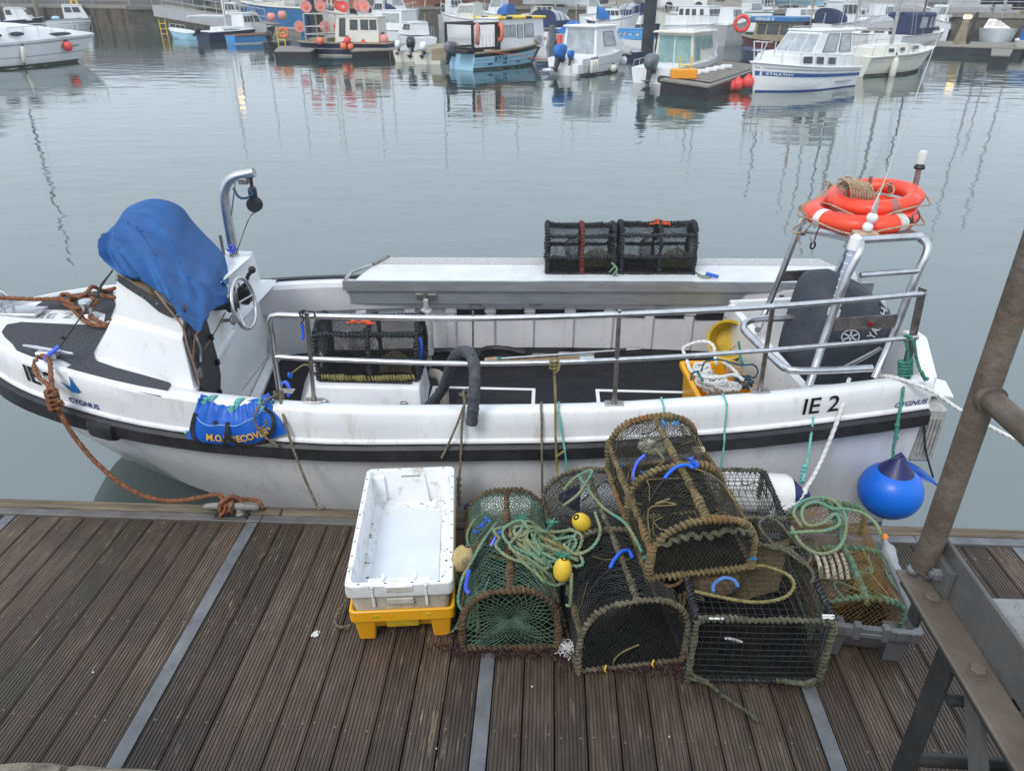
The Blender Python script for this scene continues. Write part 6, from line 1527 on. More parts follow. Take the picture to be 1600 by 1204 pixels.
def twine(p, spots, m, n=6, seed=1, name='twine_knot'):
 rg = random.Random(seed)
 for s in spots:
  mb = MB()
  for k in range(n):
   a = Vector(s); d = Vector((rg.uniform(-1, 1), rg.uniform(-1, 1), rg.uniform(-.3, .8))).normalized() * rg.uniform(.012, .026)
   mb.tube([a - d * .5, a + Vector((0, 0, .006)), a + d], .0035, 4)
  mb.build(name, m, p, world=False)
# A: green netting, star end
pA = make_pot('lobster_pot', 'green netted lobster pot with star patterned end next to the fish crates', .74, .44, .365, M_HOOPBR, M_NETGN, hoops=(-.5, -.02, .5), wr=.0108, rw=.0076, pitch=.023, net=.040, nr=.0022, end_style='star', k=.30, shoulders=(.18, .82), seed=3, group=GRP, tangle=14)
pA.location = (-.155, 2.79, .006); pA.rotation_euler = (0, 0, R(4.5))
pot_hook(pA, [(-.085, -.05, .345), (-.06, -.02, .375), (-.02, .02, .395), (.03, .04, .395), (.045, .01, .385)], M_BLUEPL2, [(-.085, -.05, .345), (-.16, -.16, .27), (-.21, -.25, .18)])
twine(pA, [(-.13, .12, .33), (-.10, .15, .34), (-.16, .10, .31)], M_BLUEPL, 7, 5); twine(pA, [(.14, -.22, .30), (.17, -.26, .28), (-.19, -.30, .22)], M_ROPEGR, 8, 6, 'green_tuft')
# B: black net, grey brown hoops
pB = make_pot('lobster_pot', 'long black netted lobster pot in the middle of the heap', .99, .49, .405, M_HOOPGY, M_NETBK, hoops=(-.5, -.02, .5), wr=.0098, rw=.0072, pitch=.024, net=.036, nr=.0015, k=.40, shoulders=(.20,), seed=5, group=GRP, tangle=20)
pB.location = (.335, 2.83, .006); pB.rotation_euler = (0, 0, R(10.5))
pot_hook(pB, [(-.065, -.27, .395), (-.04, -.24, .41), (.0, -.21, .43), (.04, -.20, .425), (.05, -.235, .41)], M_BLUEPL, [(-.065, -.27, .395), (-.15, -.31, .33), (-.24, -.36, .16)])
for x in (-.12, .10): bit(pB, 'yellow_tie', M_FLOATY, [(x, -.505, .045), (x - .01, -.52, .03), (x + .0, -.515, .012)], .0045)
bit(pB, 'yellow_line', M_ROPEOL, [(-.09, -.51, .04), (-.085, -.515, .09), (-.05, -.515, .13), (.02, -.512, .16)], .0035)
twine(pB, [(-.235, -.10, .25), (-.24, -.2, .2)], M_ROPEGR, 7, 2, 'green_tuft')
# D: black square mesh parlour pot
pD = make_pot('lobster_pot', 'black square wire mesh trap with boxy shape at the right of the heap', 1.10, .575, .375, M_HOOPOL, M_WIRE, hoops=(-.5, .12, .5), wr=.0098, rw=.0076, pitch=.024, net=.034, nr=.0017, box=True, ridge=False, seed=7, group=GRP, tangle=14, m_bar=M_WIRE, funnel=False)
pD.location = (.945, 2.838, .006); pD.rotation_euler = (0, 0, R(1.2))
mb = MB(); net_panel(mb, lambda s, t: (.02 + .25 * s, -.10 + .1 * s, .02 + .34 * t), 12, 15, .0026, .08, 3); mb.build('tan_net_partition', M_BAITNET, pD, world=False)
shell_bag(pD, (-.13, -.18, .26), (.13, .10, .08), mat('brown_bait_bag', (.10, .065, .03), (.20, .14, .07), .9, scale=50), 2)
mb = MB(); mb.slab([(-.10, -.40, .10), (-.07, -.40, .10), (-.0, -.36, .035), (-.03, -.36, .035)], (0, .01, .004)); mb.build('white_tag', M_FENDER, pD, world=False)
for x, w_ in ((-.25, .07), (.235, .05), (.24, .05)):
 mb = MB(); mb.tube([(x, -.555 + (.0 if w_ > .06 else .03 * (x - .23) * 100), .385), (x + w_, -.555 + (.0 if w_ > .06 else .03 * (x - .23) * 100), .385)], .005, 6); mb.build('white_clip', M_FENDER, pD, world=False)
pot_hook(pD, [(-.19, -.40, .385), (-.18, -.36, .392), (-.13, -.325, .398), (-.085, -.335, .395), (-.075, -.37, .388)], mat('pale_blue_plastic', (.06, .16, .42), (.10, .22, .5), .4, scale=12))
twine(pD, [(.0, .54, .39), (.03, .53, .39)], M_ROPEGR, 8, 9, 'green_tuft')
mb = MB(); mb.rope([(-.29, -.56, .03), (-.20, -.575, .012), (-.16, -.62, .012), (-.12, -.66, .012), (-.06, -.72, .012), (-.03, -.76, .012)], .0095, .012); mb.rope([(-.29, -.55, .08), (-.26, -.56, .04), (-.2, -.57, .02)], .010, .012); mb.build('rope_tail', M_HOOPOL, pD, smooth=60, world=False)
mb = MB(); mb.lathe([(.016, -.004), (.019, -.004), (.019, .004), (.016, .004), (.016, -.004)], Matrix.Translation((-.155, -.63, .014)) @ Matrix.Rotation(R(80), 4, 'X') , 14); mb.build('ring', M_STEEL, pD, world=False)
mb = MB()
for q in range(3): mb.rope([(.10 + .04 * q, -.555, .02), (.17 + .02 * q, -.575, .03), (.24, -.57, .012 + .012 * q), (.27, -.555, .03)], .011, .012)
mb.build('rope_bunch', M_HOOPOL, pD, smooth=60, world=False)
# C: topmost pot, tan rope, lying across B and D
pC = make_pot('lobster_pot', 'topmost lobster pot bound in tan and rusty rope lying across two others', .80, .475, .325, M_HOOPTAN, M_NETDK, hoops=(-.5, -.02, .5), wr=.0118, rw=.0088, pitch=.023, net=.036, nr=.0016, k=.34, shoulders=(.17, .83), seed=11, group=GRP, tangle=26)
pC.location = (.66, 2.945, .405); pC.rotation_euler = (R(3.2), R(-2), R(9.5))
pot_hook(pC, [(-.10, -.10, .325), (-.07, -.075, .34), (-.02, -.05, .35), (.03, -.05, .35), (.045, -.07, .345)], M_BLUEPL, [(-.10, -.10, .325), (-.18, -.17, .28), (-.235, -.24, .18)])
pot_hook(pC, [(-.205, .03, .22), (-.20, .06, .25), (-.17, .10, .28), (-.13, .12, .30)], M_BLUEPL2, [(-.13, .12, .30), (-.05, .18, .33), (.02, .2, .335)])
twine(pC, [(.055, -.02, .335), (.07, -.04, .335), (.06, -.0, .34)], M_BLUEPL, 8, 3); twine(pC, [(-.16, .02, .27), (.19, -.36, .22), (.235, -.42, .08), (-.22, .22, .16), (.03, .34, .325), (-.0, .30, .33), (.09, .33, .32)], mat('sky_blue_twine', (.01, .18, .50), (.03, .26, .6), .7, scale=20), 5, 4)
twine(pC, [(-.235, -.34, .08)], M_ROPEGR, 8, 12, 'green_tuft')
shell_bag(pC, (-.05, .22, .275), (.09, .075, .035), mat('pale_green_bait', (.16, .16, .11), (.34, .34, .26), .8, scale=40), 5); shell_bag(pC, (.165, .17, .255), (.03, .03, .025), M_PINKW, 1)
mb = MB(); mb.wound([(-.20, -.41, .22), (-.1, -.415, .255), (.0, -.418, .25), (.1, -.415, .262), (.2, -.41, .235)], .010, .011, .05, .4); mb.build('inner_rope', M_HOOPOL, pC, smooth=60, world=False)
# loose loops hanging off its front corner
m_ = MB(); m_.rope([(0.506,2.52,0.379),(0.517,2.48,0.333),(0.557,2.46,0.277),(0.615,2.45,0.251),(0.65,2.46,0.282),(0.653,2.48,0.339),(0.669,2.46,0.321),(0.683,2.44,0.264),(0.665,2.43,0.207),(0.638,2.44,0.211),(0.639,2.45,0.272),(0.629,2.47,0.336)], .0085, .013); m_.rope([(0.527,2.52,0.372),(0.569,2.5,0.355),(0.619,2.5,0.368),(0.644,2.52,0.377)], .009, .013); m_.rope([(0.568,2.5,0.366),(0.587,2.47,0.307),(0.628,2.46,0.281)], .008, .013)
single(m_.build('rope_loops', M_HOOPBR, None, smooth=60), 'brown rope loops dangling from the front corner of the topmost pot', 'rope')
# E: green rope and orange net, in the grey crate
gcr = thing('fish_crate', 'grey fish crate holding a green and orange lobster pot', 'crate', (1.515, 2.745, .004), None, R(-6))
crate_geo(gcr, .66, .44, .215, M_CRATEG, taper=.045, rim=.018, rim_h=.055, base_z=.05)
for sx in (-1, 1):
 for sy in (-1, 1):
  m_ = MB(); x, y = sx * .135, sy * .255
  m_.loft([[(x - .038, y - .035, 0), (x + .038, y - .035, 0), (x + .038, y + .035, 0), (x - .038, y + .035, 0)], [(x - .048, y - .05, .16), (x + .048, y - .05, .16), (x + .048, y + .05, .16), (x - .048, y + .05, .16)]], closed=True, cap0=True, cap1=True)
  m_.build('foot', M_CRATEG, gcr, world=False)
for x in (-.06, .06):
 m_ = MB(); m_.box(x - .016, x + .016, -.338, -.30, .150, .232, .004); m_.build('handle_tower', M_CRATEG, gcr, world=False)
m_ = MB(); m_.box(-.05, .05, -.336, -.328, .165, .19, .003); m_.build('handle_bar', M_CRATEG, gcr, world=False)
for x in (-.17, -.11, .11, .17):
 m_ = MB(); m_.box(x - .003, x + .003, -.338, -.329, .16, .212, .001); m_.build('stiffener', M_CRATEG, gcr, world=False)
pE = make_pot('lobster_pot', 'small green roped lobster pot with orange netting in the grey crate', .60, .375, .29, M_HOOPGN, M_NETOR, hoops=(-.5, .0, .5), wr=.0098, rw=.0078, pitch=.028, net=.046, nr=.0014, k=.62, shoulders=(), seed=13, group=GRP, tangle=20)
pE.location = (1.475, 2.815, .085); pE.rotation_euler = (R(7), R(-3), R(-3))
for k in range(6):
 mb = MB(); x = -.14 + .03 * k; mb.tube([(x, -.02, .27), (x + .004, -.09, .262), (x + .002, -.15, .24)], .0095, 7); mb.build('pale_bar', M_SHELLS, pE, world=False)
shell_bag(pE, (.08, -.05, .16), (.10, .14, .08), mat('mossy_bait', (.06, .05, .018), (.17, .11, .04), .8, scale=30), 2); shell_bag(pE, (-.07, -.10, .13), (.09, .12, .08), mat('dark_bait', (.03, .026, .022), (.10, .08, .06), .8, scale=30), 4)
mb = MB(); mb.rope([(0, .30, .30), (.01, .15, .305), (-.01, .03, .30), (.0, -.12, .30), (.01, -.30, .295), (.0, -.32, .28)], .014, .014); mb.build('ridge_rope', M_HOOPGN, pE, smooth=60, world=False)
# plastic bottle at the crate's side
bt = thing('plastic_bottle', 'crumpled clear plastic bottle with orange cap behind the grey crate', 'bottle', (1.76,2.915,0.25))
a, c = Vector((1.753,2.8,0.167)), Vector((1.756,3,0.252)); d = (c - a).normalized()
m_ = MB(); P = [a.lerp(c, t) for t in [i / 14 for i in range(15)]]
rr = [.012, .026, .034, .036, .035, .030, .034, .037, .037, .036, .035, .030, .020, .013, .012]
m_.tube(P, rr, 18); m_.v = [tuple(Vector(p) + Vector((noise.noise(Vector(p) * 30), noise.noise(Vector(p) * 30 + Vector((5, 0, 0))), 0)) * .008) for p in m_.v]
m_.build('bottle_body', mat('clear_bottle', (.60, .62, .64), (.72, .74, .76), .15, scale=20, trans=.6), bt, smooth=60)
m_ = MB(); m_.tube([c - d * .004, c + d * .022], .0165, 16); m_.build('bottle_cap', mat('orange_cap', (.75, .22, .02), None, .4), bt, smooth=40)
# ---- heap of green line on the two left pots, floats
def top_of(x, y):
 z = .0
 for p, L, W, H, k in ((pA, .74, .44, .365, .30), (pB, .99, .49, .405, .40)):
  a = p.rotation_euler.z; dx, dy = x - p.location.x, y - p.location.y
  lx, ly = dx * math.cos(a) + dy * math.sin(a), -dx * math.sin(a) + dy * math.cos(a)
  if abs(ly) < L / 2 + .02 and abs(lx) < W / 2 + .015:
   q = min(1, abs(lx) / (W / 2)); zz = k * H + (H - k * H) * max(0, 1 - q ** 2.2) ** .5; z = max(z, zz + .02)
 return z
def pile(name, label, m, seed, n, cen, spread, rad, r, lift=.0, extra=()):
 rg = random.Random(seed); P = []
 for k in range(n):
  cx_, cy_ = cen[0] + rg.uniform(-1, 1) * spread[0], cen[1] + rg.uniform(-1, 1) * spread[1]
  rx, ry = rg.uniform(*rad), rg.uniform(*rad) * .85; a0 = rg.uniform(0, 6.28); sg = rg.choice((-1, 1))
  for j in range(6):
   a = a0 + sg * 2 * math.pi * j / 6; x, y = cx_ + rx * math.cos(a), cy_ + ry * math.sin(a)
   P.append((x, y, top_of(x, y) + lift + .004 * k * .6 + rg.uniform(0, .02)))
 sm = smooth_path(P, .03); sm = [Vector((p.x, p.y, max(p.z, top_of(p.x, p.y) + .006))) for p in sm]
 for it in range(4):
  sm = [sm[0]] + [Vector((sm[i].x, sm[i].y, max((sm[i - 1].z + sm[i + 1].z) / 2, top_of(sm[i].x, sm[i].y) + .004))) for i in range(1, len(sm) - 1)] + [sm[-1]]
 mb = MB(); mb.rope(sm, r, .012)
 for e in extra: mb.rope(e, r, .012)
 return single(mb.build(name, m, None, smooth=60), label, 'rope', 'green lines heaped on the pots')
c1_ = (0.004,2.733,0.42)
pile('pot_line', 'pale green tangled rope piled over the two left pots', M_ROPEMIX, 5, 22, (c1_[0] + .0, c1_[1] - .02), (.095, .085), (.07, .155), .0088, .01,
     extra=[[(0.112,2.95,0.439),(0.195,3.05,0.447),(0.262,3.15,0.519),(0.181,3.16,0.468),(0.115,3.1,0.428)], [(0.198,3.16,0.469),(0.307,2.98,0.424),(0.4,2.8,0.47),(0.45,2.68,0.456),(0.469,2.62,0.443)], [(-0.21,2.95,0.338),(-0.271,2.72,0.392),(-0.319,2.58,0.375),(-0.35,2.5,0.351),(-0.365,2.45,0.262),(-0.337,2.43,0.224)], [(0.269,2.9,0.444),(0.287,2.76,0.44),(0.245,2.68,0.409),(0.17,2.66,0.384),(0.111,2.72,0.388)], [(0.145,2.5,0.411),(0.144,2.46,0.335),(0.141,2.46,0.257),(0.124,2.46,0.252)]])
pile('pot_line', 'brighter green rope turns lying on top of the pale rope pile', M_ROPEMIX2 if 'M_ROPEMIX2' in globals() else mat('jade_rope', (.10, .22, .15), (.20, .34, .23), .85, scale=20, bump=.3, bscale=250), 9, 6, (c1_[0] + .02, c1_[1] + .0), (.07, .06), (.08, .14), .008, .045)
pile('pot_line', 'dull brown green rope turns at the lower layer of the pile', M_ROPEOL, 15, 6, (c1_[0] - .02, c1_[1] + .05), (.11, .08), (.06, .12), .0085, .0)
m_ = MB(); rg = random.Random(6)
for k_, c in enumerate([(-0.088,2.92,0.367),(0.055,2.82,0.429),(0.11,2.62,0.397)]):
 m_ = MB()
 for k in range(15):
  a = Vector(c); d = Vector((rg.uniform(-1, 1), rg.uniform(-1, 1), rg.uniform(-.4, .9))).normalized() * rg.uniform(.02, .045); m_.tube([a - d * .4, a + Vector((0, 0, .01)), a + d], .004, 4)
 single(m_.build('frayed_twine', M_ROPEGR, None), 'frayed turquoise twine tuft ' + ('at the left of the green rope pile', 'in the middle of the green rope pile', 'tied to the yellow float between the two left pots')[k_], 'twine', 'twine tufts in the rope pile')
def float_(label, c, r, ax, m):
 root = thing('net_float', label, 'float', c, 'yellow egg shaped net floats')
 M = Matrix.Translation(c) @ Vector(ax).to_track_quat('Z', 'Y').to_matrix().to_4x4()
 mb = MB(); prof = [(max(1e-6, r * math.sin(math.pi * i / 14) ** .9), -r * 1.32 * math.cos(math.pi * i / 14)) for i in range(15)]
 mb.lathe(prof, M, 20); mb.build('float_body', m, root, smooth=True)
 mb = MB(); mb.lathe([(.012, r * 1.27), (.016, r * 1.30), (.009, r * 1.335), (1e-6, r * 1.2)], M, 12); mb.build('float_hole', M_POTBASE, root, smooth=True)
 return root
float_('yellow float at the upper right of the green rope pile', (0.203,2.86,0.41), .045, (-.5, -.3, .8), M_FLOATY)
float_('yellow float hanging between the two left pots', (0.106,2.55,0.383), .043, (.1, .25, .95), M_FLOATY)
float_('fouled beige float beside the fish crate', (-0.362,2.62,0.369), .05, (.3, .3, .9), M_FLOATB)
# lines lying between crate and first pot
m_ = MB(); rg = random.Random(8)
for k in range(5):
 x0 = -.40 + .022 * k
 m_.rope([(x0 - .03, 3.02 - .05 * k, .03), (x0 - .045, 2.9, .10 + .02 * k), (x0 - .01, 2.75, .14), (x0 + .03, 2.65 - .04 * k, .08), (x0 + .01, 2.52, .03), (x0 - .03, 2.50 + .04 * k, .012)], .009, .014)
m_.rope([(-0.288,3.1,0.267),(-0.34,3,0.293),(-0.37,2.9,0.278),(-0.344,2.8,0.268),(-0.316,2.85,0.28),(-0.302,2.95,0.293)], .009, .014)
single(m_.build('pot_line', M_ROPEMIX, None, smooth=60), 'dark green rope bights hanging between fish crate and first pot', 'rope')
m_ = MB(); m_.tube(smooth_path([(-0.316,2.5,0.409),(-0.324,2.48,0.371),(-0.329,2.46,0.332),(-0.313,2.45,0.319)], .01), .010, 7); single(m_.build('hook', M_BLUEPL2, None, smooth=True), 'dark blue hook between the fish crate and the first pot', 'hook')
m_ = MB(); m_.rope([(-.93, 2.62, .10), (-.965, 2.60, .05), (-.985, 2.56, .016), (-.975, 2.525, .012), (-.945, 2.51, .012), (-.90, 2.515, .02)], .0075, .012); single(m_.build('rope_end', M_ROPEGY, None, smooth=60), 'grey rope end curling out from the left side of the fish crates', 'rope')
# lines over D and E
m_ = MB(); zD = .40
m_.rope([(x, y, z + .01) for x, y, z in [(0.68,2.425,0.39),(0.772,2.399,0.39),(0.89,2.374,0.39),(0.986,2.379,0.39),(1.071,2.413,0.39),(1.123,2.478,0.39),(1.123,2.538,0.39),(1.08,2.577,0.39),(1.015,2.603,0.39),(0.959,2.588,0.39)]], .0085, .012)
single(m_.build('pot_line', M_ROPEOL, None, smooth=60), 'yellow olive rope forming one wide loop on the square mesh trap', 'rope', 'lines lying on the right pots')
m_ = MB(); m_.rope([(x, y, z + .012) for x, y, z in [(1.002,2.865,0.39),(1.039,2.763,0.39),(1.09,2.729,0.39),(1.146,2.714,0.39),(1.178,2.672,0.39),(1.216,2.622,0.39),(1.255,2.675,0.39),(1.248,2.728,0.39),(1.196,2.735,0.39),(1.137,2.714,0.39),(1.1,2.766,0.39),(1.078,2.835,0.39),(1.075,2.898,0.39),(1.119,2.95,0.39),(1.172,2.922,0.39),(1.194,2.855,0.39),(1.219,2.763,0.39),(1.267,2.693,0.39)]], .009, .012)
m_.rope([(x, y, z + .02) for x, y, z in [(1.003,2.725,0.39),(1.077,2.733,0.39),(1.139,2.723,0.39),(1.183,2.689,0.39),(1.22,2.597,0.39),(1.224,2.535,0.39),(1.2,2.493,0.39)]], .009, .012)
single(m_.build('pot_line', M_HOOPOL, None, smooth=60), 'green grey rope bights at the right edge of the square mesh trap', 'rope', 'lines lying on the right pots')
m_ = MB()
m_.rope([(x, y, z + .012) for x, y, z in [(1.262,2.856,0.42),(1.253,2.954,0.42),(1.311,3.044,0.42),(1.406,3.092,0.42),(1.48,3.074,0.42),(1.503,2.991,0.42),(1.487,2.891,0.42),(1.433,2.77,0.42),(1.368,2.69,0.42),(1.285,2.66,0.42),(1.234,2.702,0.42),(1.214,2.773,0.42),(1.211,2.848,0.42)]], .0095, .012)
m_.rope([(x, y, z + .022) for x, y, z in [(1.183,2.79,0.42),(1.271,2.804,0.42),(1.365,2.818,0.42),(1.443,2.869,0.42),(1.451,2.948,0.42),(1.369,2.875,0.42),(1.291,2.852,0.42),(1.281,2.92,0.42),(1.318,3.003,0.42),(1.392,3.038,0.42),(1.452,2.989,0.42),(1.503,2.991,0.42),(1.584,2.965,0.42),(1.62,2.888,0.42),(1.614,2.793,0.42)]], .0095, .012)
single(m_.build('pot_line', M_ROPEMIX, None, smooth=60), 'mossy green rope coiled on the pot in the grey crate', 'rope', 'lines lying on the right pots')
# ---- weed and fibre litter under the pots
m_ = MB(); rg = random.Random(12)
def litter(cx_, cy_, sx, sy, n, l=.03):
 for k in range(n):
  x, y = cx_ + rg.gauss(0, sx), cy_ + rg.gauss(0, sy); a = rg.uniform(0, 6.28); q = rg.uniform(.4, 1) * l
  p = Vector((x, y, .006 + rg.uniform(0, .014))); d = Vector((math.cos(a), math.sin(a), rg.uniform(-.1, .4))) * q
  m_.tube([p, p + d * .5 + Vector((rg.uniform(-.006, .006), rg.uniform(-.006, .006), .004)), p + d], rg.uniform(.0015, .0035), 3, caps=False)
litter(-.16, 2.405, .14, .020, 420); litter(.12, 2.46, .03, .06, 240); litter(.44, 2.335, .15, .018, 260); litter(.63, 2.36, .03, .03, 110); litter(-.36, 2.5, .02, .08, 160); litter(.95, 2.27, .15, .015, 60, .02)
weed = m_.build('seaweed_litter', M_WEED, None); weed['kind'] = 'stuff'; weed['label'] = 'dark red seaweed and net litter on the planks under the pots'; weed['category'] = 'seaweed'
m_ = MB()
for k in range(70):
 x, y = .135 + rg.gauss(0, .018), 2.42 + rg.gauss(0, .018); a = rg.uniform(0, 6.28); p = Vector((x, y, .02 + rg.uniform(0, .02)))
 m_.tube([p, p + Vector((math.cos(a) * .015, math.sin(a) * .015, .01)), p + Vector((math.cos(a + .8) * .03, math.sin(a + .8) * .03, .0))], .0018, 3, caps=False)
single(m_.build('frayed_twine', M_ROPEWH, None), 'white frayed twine tuft on the planks between the left pots', 'twine')
# ================================================================== THE FAR SIDE OF THE HARBOUR
F_WHITE = mat('far_white_gelcoat', (.66, .67, .68), (.75, .755, .76), .35, scale=1.1, c3=(.50, .49, .46), c3scale=4, c3at=(.62, .85))
F_CREAM = mat('far_cream_gelcoat', (.60, .58, .51), (.68, .66, .59), .35, scale=1.1, c3=(.42, .38, .30), c3scale=4, c3at=(.65, .85))
F_GLASS = mat('far_dark_glass', (.035, .04, .045), (.08, .09, .10), .08, scale=1.5)
F_GREENGL = mat('far_green_glass', (.16, .27, .27), (.26, .38, .37), .08, scale=2.0)
F_PALEGL = mat('far_pale_curtained_glass', (.26, .29, .31), (.42, .45, .46), .12, scale=2.5)
F_NAVY = mat('far_navy_paint', (.014, .02, .05), (.025, .033, .075), .35, scale=1)
F_NAVYCL = mat('far_navy_canvas', (.016, .024, .07), (.03, .042, .10), .75, scale=3)
F_BLACK = mat('far_black_paint', (.012, .013, .015), (.03, .03, .033), .5, scale=2)
F_LBLUE = mat('far_light_blue_paint', (.29, .53, .68), (.35, .60, .74), .4, scale=1, c3=(.22, .36, .42), c3scale=3, c3at=(.66, .85))
F_BLUE = mat('far_bright_blue_paint', (.04, .22, .50), (.06, .28, .56), .4, scale=1)
F_DBLUE = mat('far_mid_blue_paint', (.03, .13, .30), (.045, .17, .36), .4, scale=1)
F_STRIPE = mat('far_blue_stripe', (.03, .08, .24), (.04, .10, .28), .35, scale=2)
F_GREEN = mat('far_green_paint', (.012, .07, .045), (.02, .10, .065), .45, scale=2)
F_TAN = mat('far_tan_timber', (.20, .165, .11), (.33, .28, .20), .7, scale=4)
F_WOOD = mat('far_brown_timber', (.11, .055, .035), (.18, .09, .055), .6, scale=5)
F_GREY = mat('far_grey_panel', (.30, .30, .31), (.38, .38, .39), .5, scale=3)
F_BRCL = mat('far_bright_blue_cloth', (.018, .11, .35), (.03, .15, .42), .75, scale=4)
F_YEL = mat('far_yellow_paint', (.68, .45, .02), (.78, .54, .04), .5, scale=4)
F_PINK = mat('far_faded_pink_vinyl', (.56, .22, .20), (.68, .32, .28), .5, scale=3)
F_RED = mat('far_red_vinyl', (.62, .05, .045), (.74, .10, .085), .45, scale=3)
F_ORG = mat('far_orange_vinyl', (.72, .13, .06), (.80, .20, .10), .45, scale=3)
F_MAST = mat('far_mast_metal', (.30, .29, .28), (.46, .45, .44), .4, .3, scale=4)
F_MASTW = mat('far_varnished_mast', (.22, .13, .08), (.34, .21, .13), .5, scale=4)
F_RAIL = mat('far_rail_metal', (.52, .52, .53), (.66, .66, .67), .3, .5, scale=5)
F_WEEDY = mat('far_weedy_boot', (.035, .045, .03), (.08, .085, .06), .8, scale=6)
F_ENG = mat('far_black_cowl', (.018, .02, .026), (.04, .043, .05), .35, scale=3)
F_ENGG = mat('far_grey_cowl', (.09, .10, .12), (.15, .16, .18), .4, scale=3)
F_PILE = mat('far_pile_black', (.018, .02, .026), (.045, .048, .055), .5, scale=1.5)
F_CONC = mat('far_pontoon_concrete', (.16, .145, .125), (.25, .23, .20), .85, scale=4)
F_QUAY = mat('far_quay_stone', (.055, .05, .04), (.15, .135, .105), .95, scale=1.6, bump=.5, bscale=4, c3=(.05, .06, .035), c3scale=.8, c3at=(.5, .75))
F_SHEET = mat('far_rusty_sheet_pile', (.045, .035, .028), (.13, .11, .09), .9, scale=3, stretch=(1, 1, .25), c3=(.24, .22, .19), c3scale=5, c3at=(.6, .75))
FG = 'boats moored across the harbour'
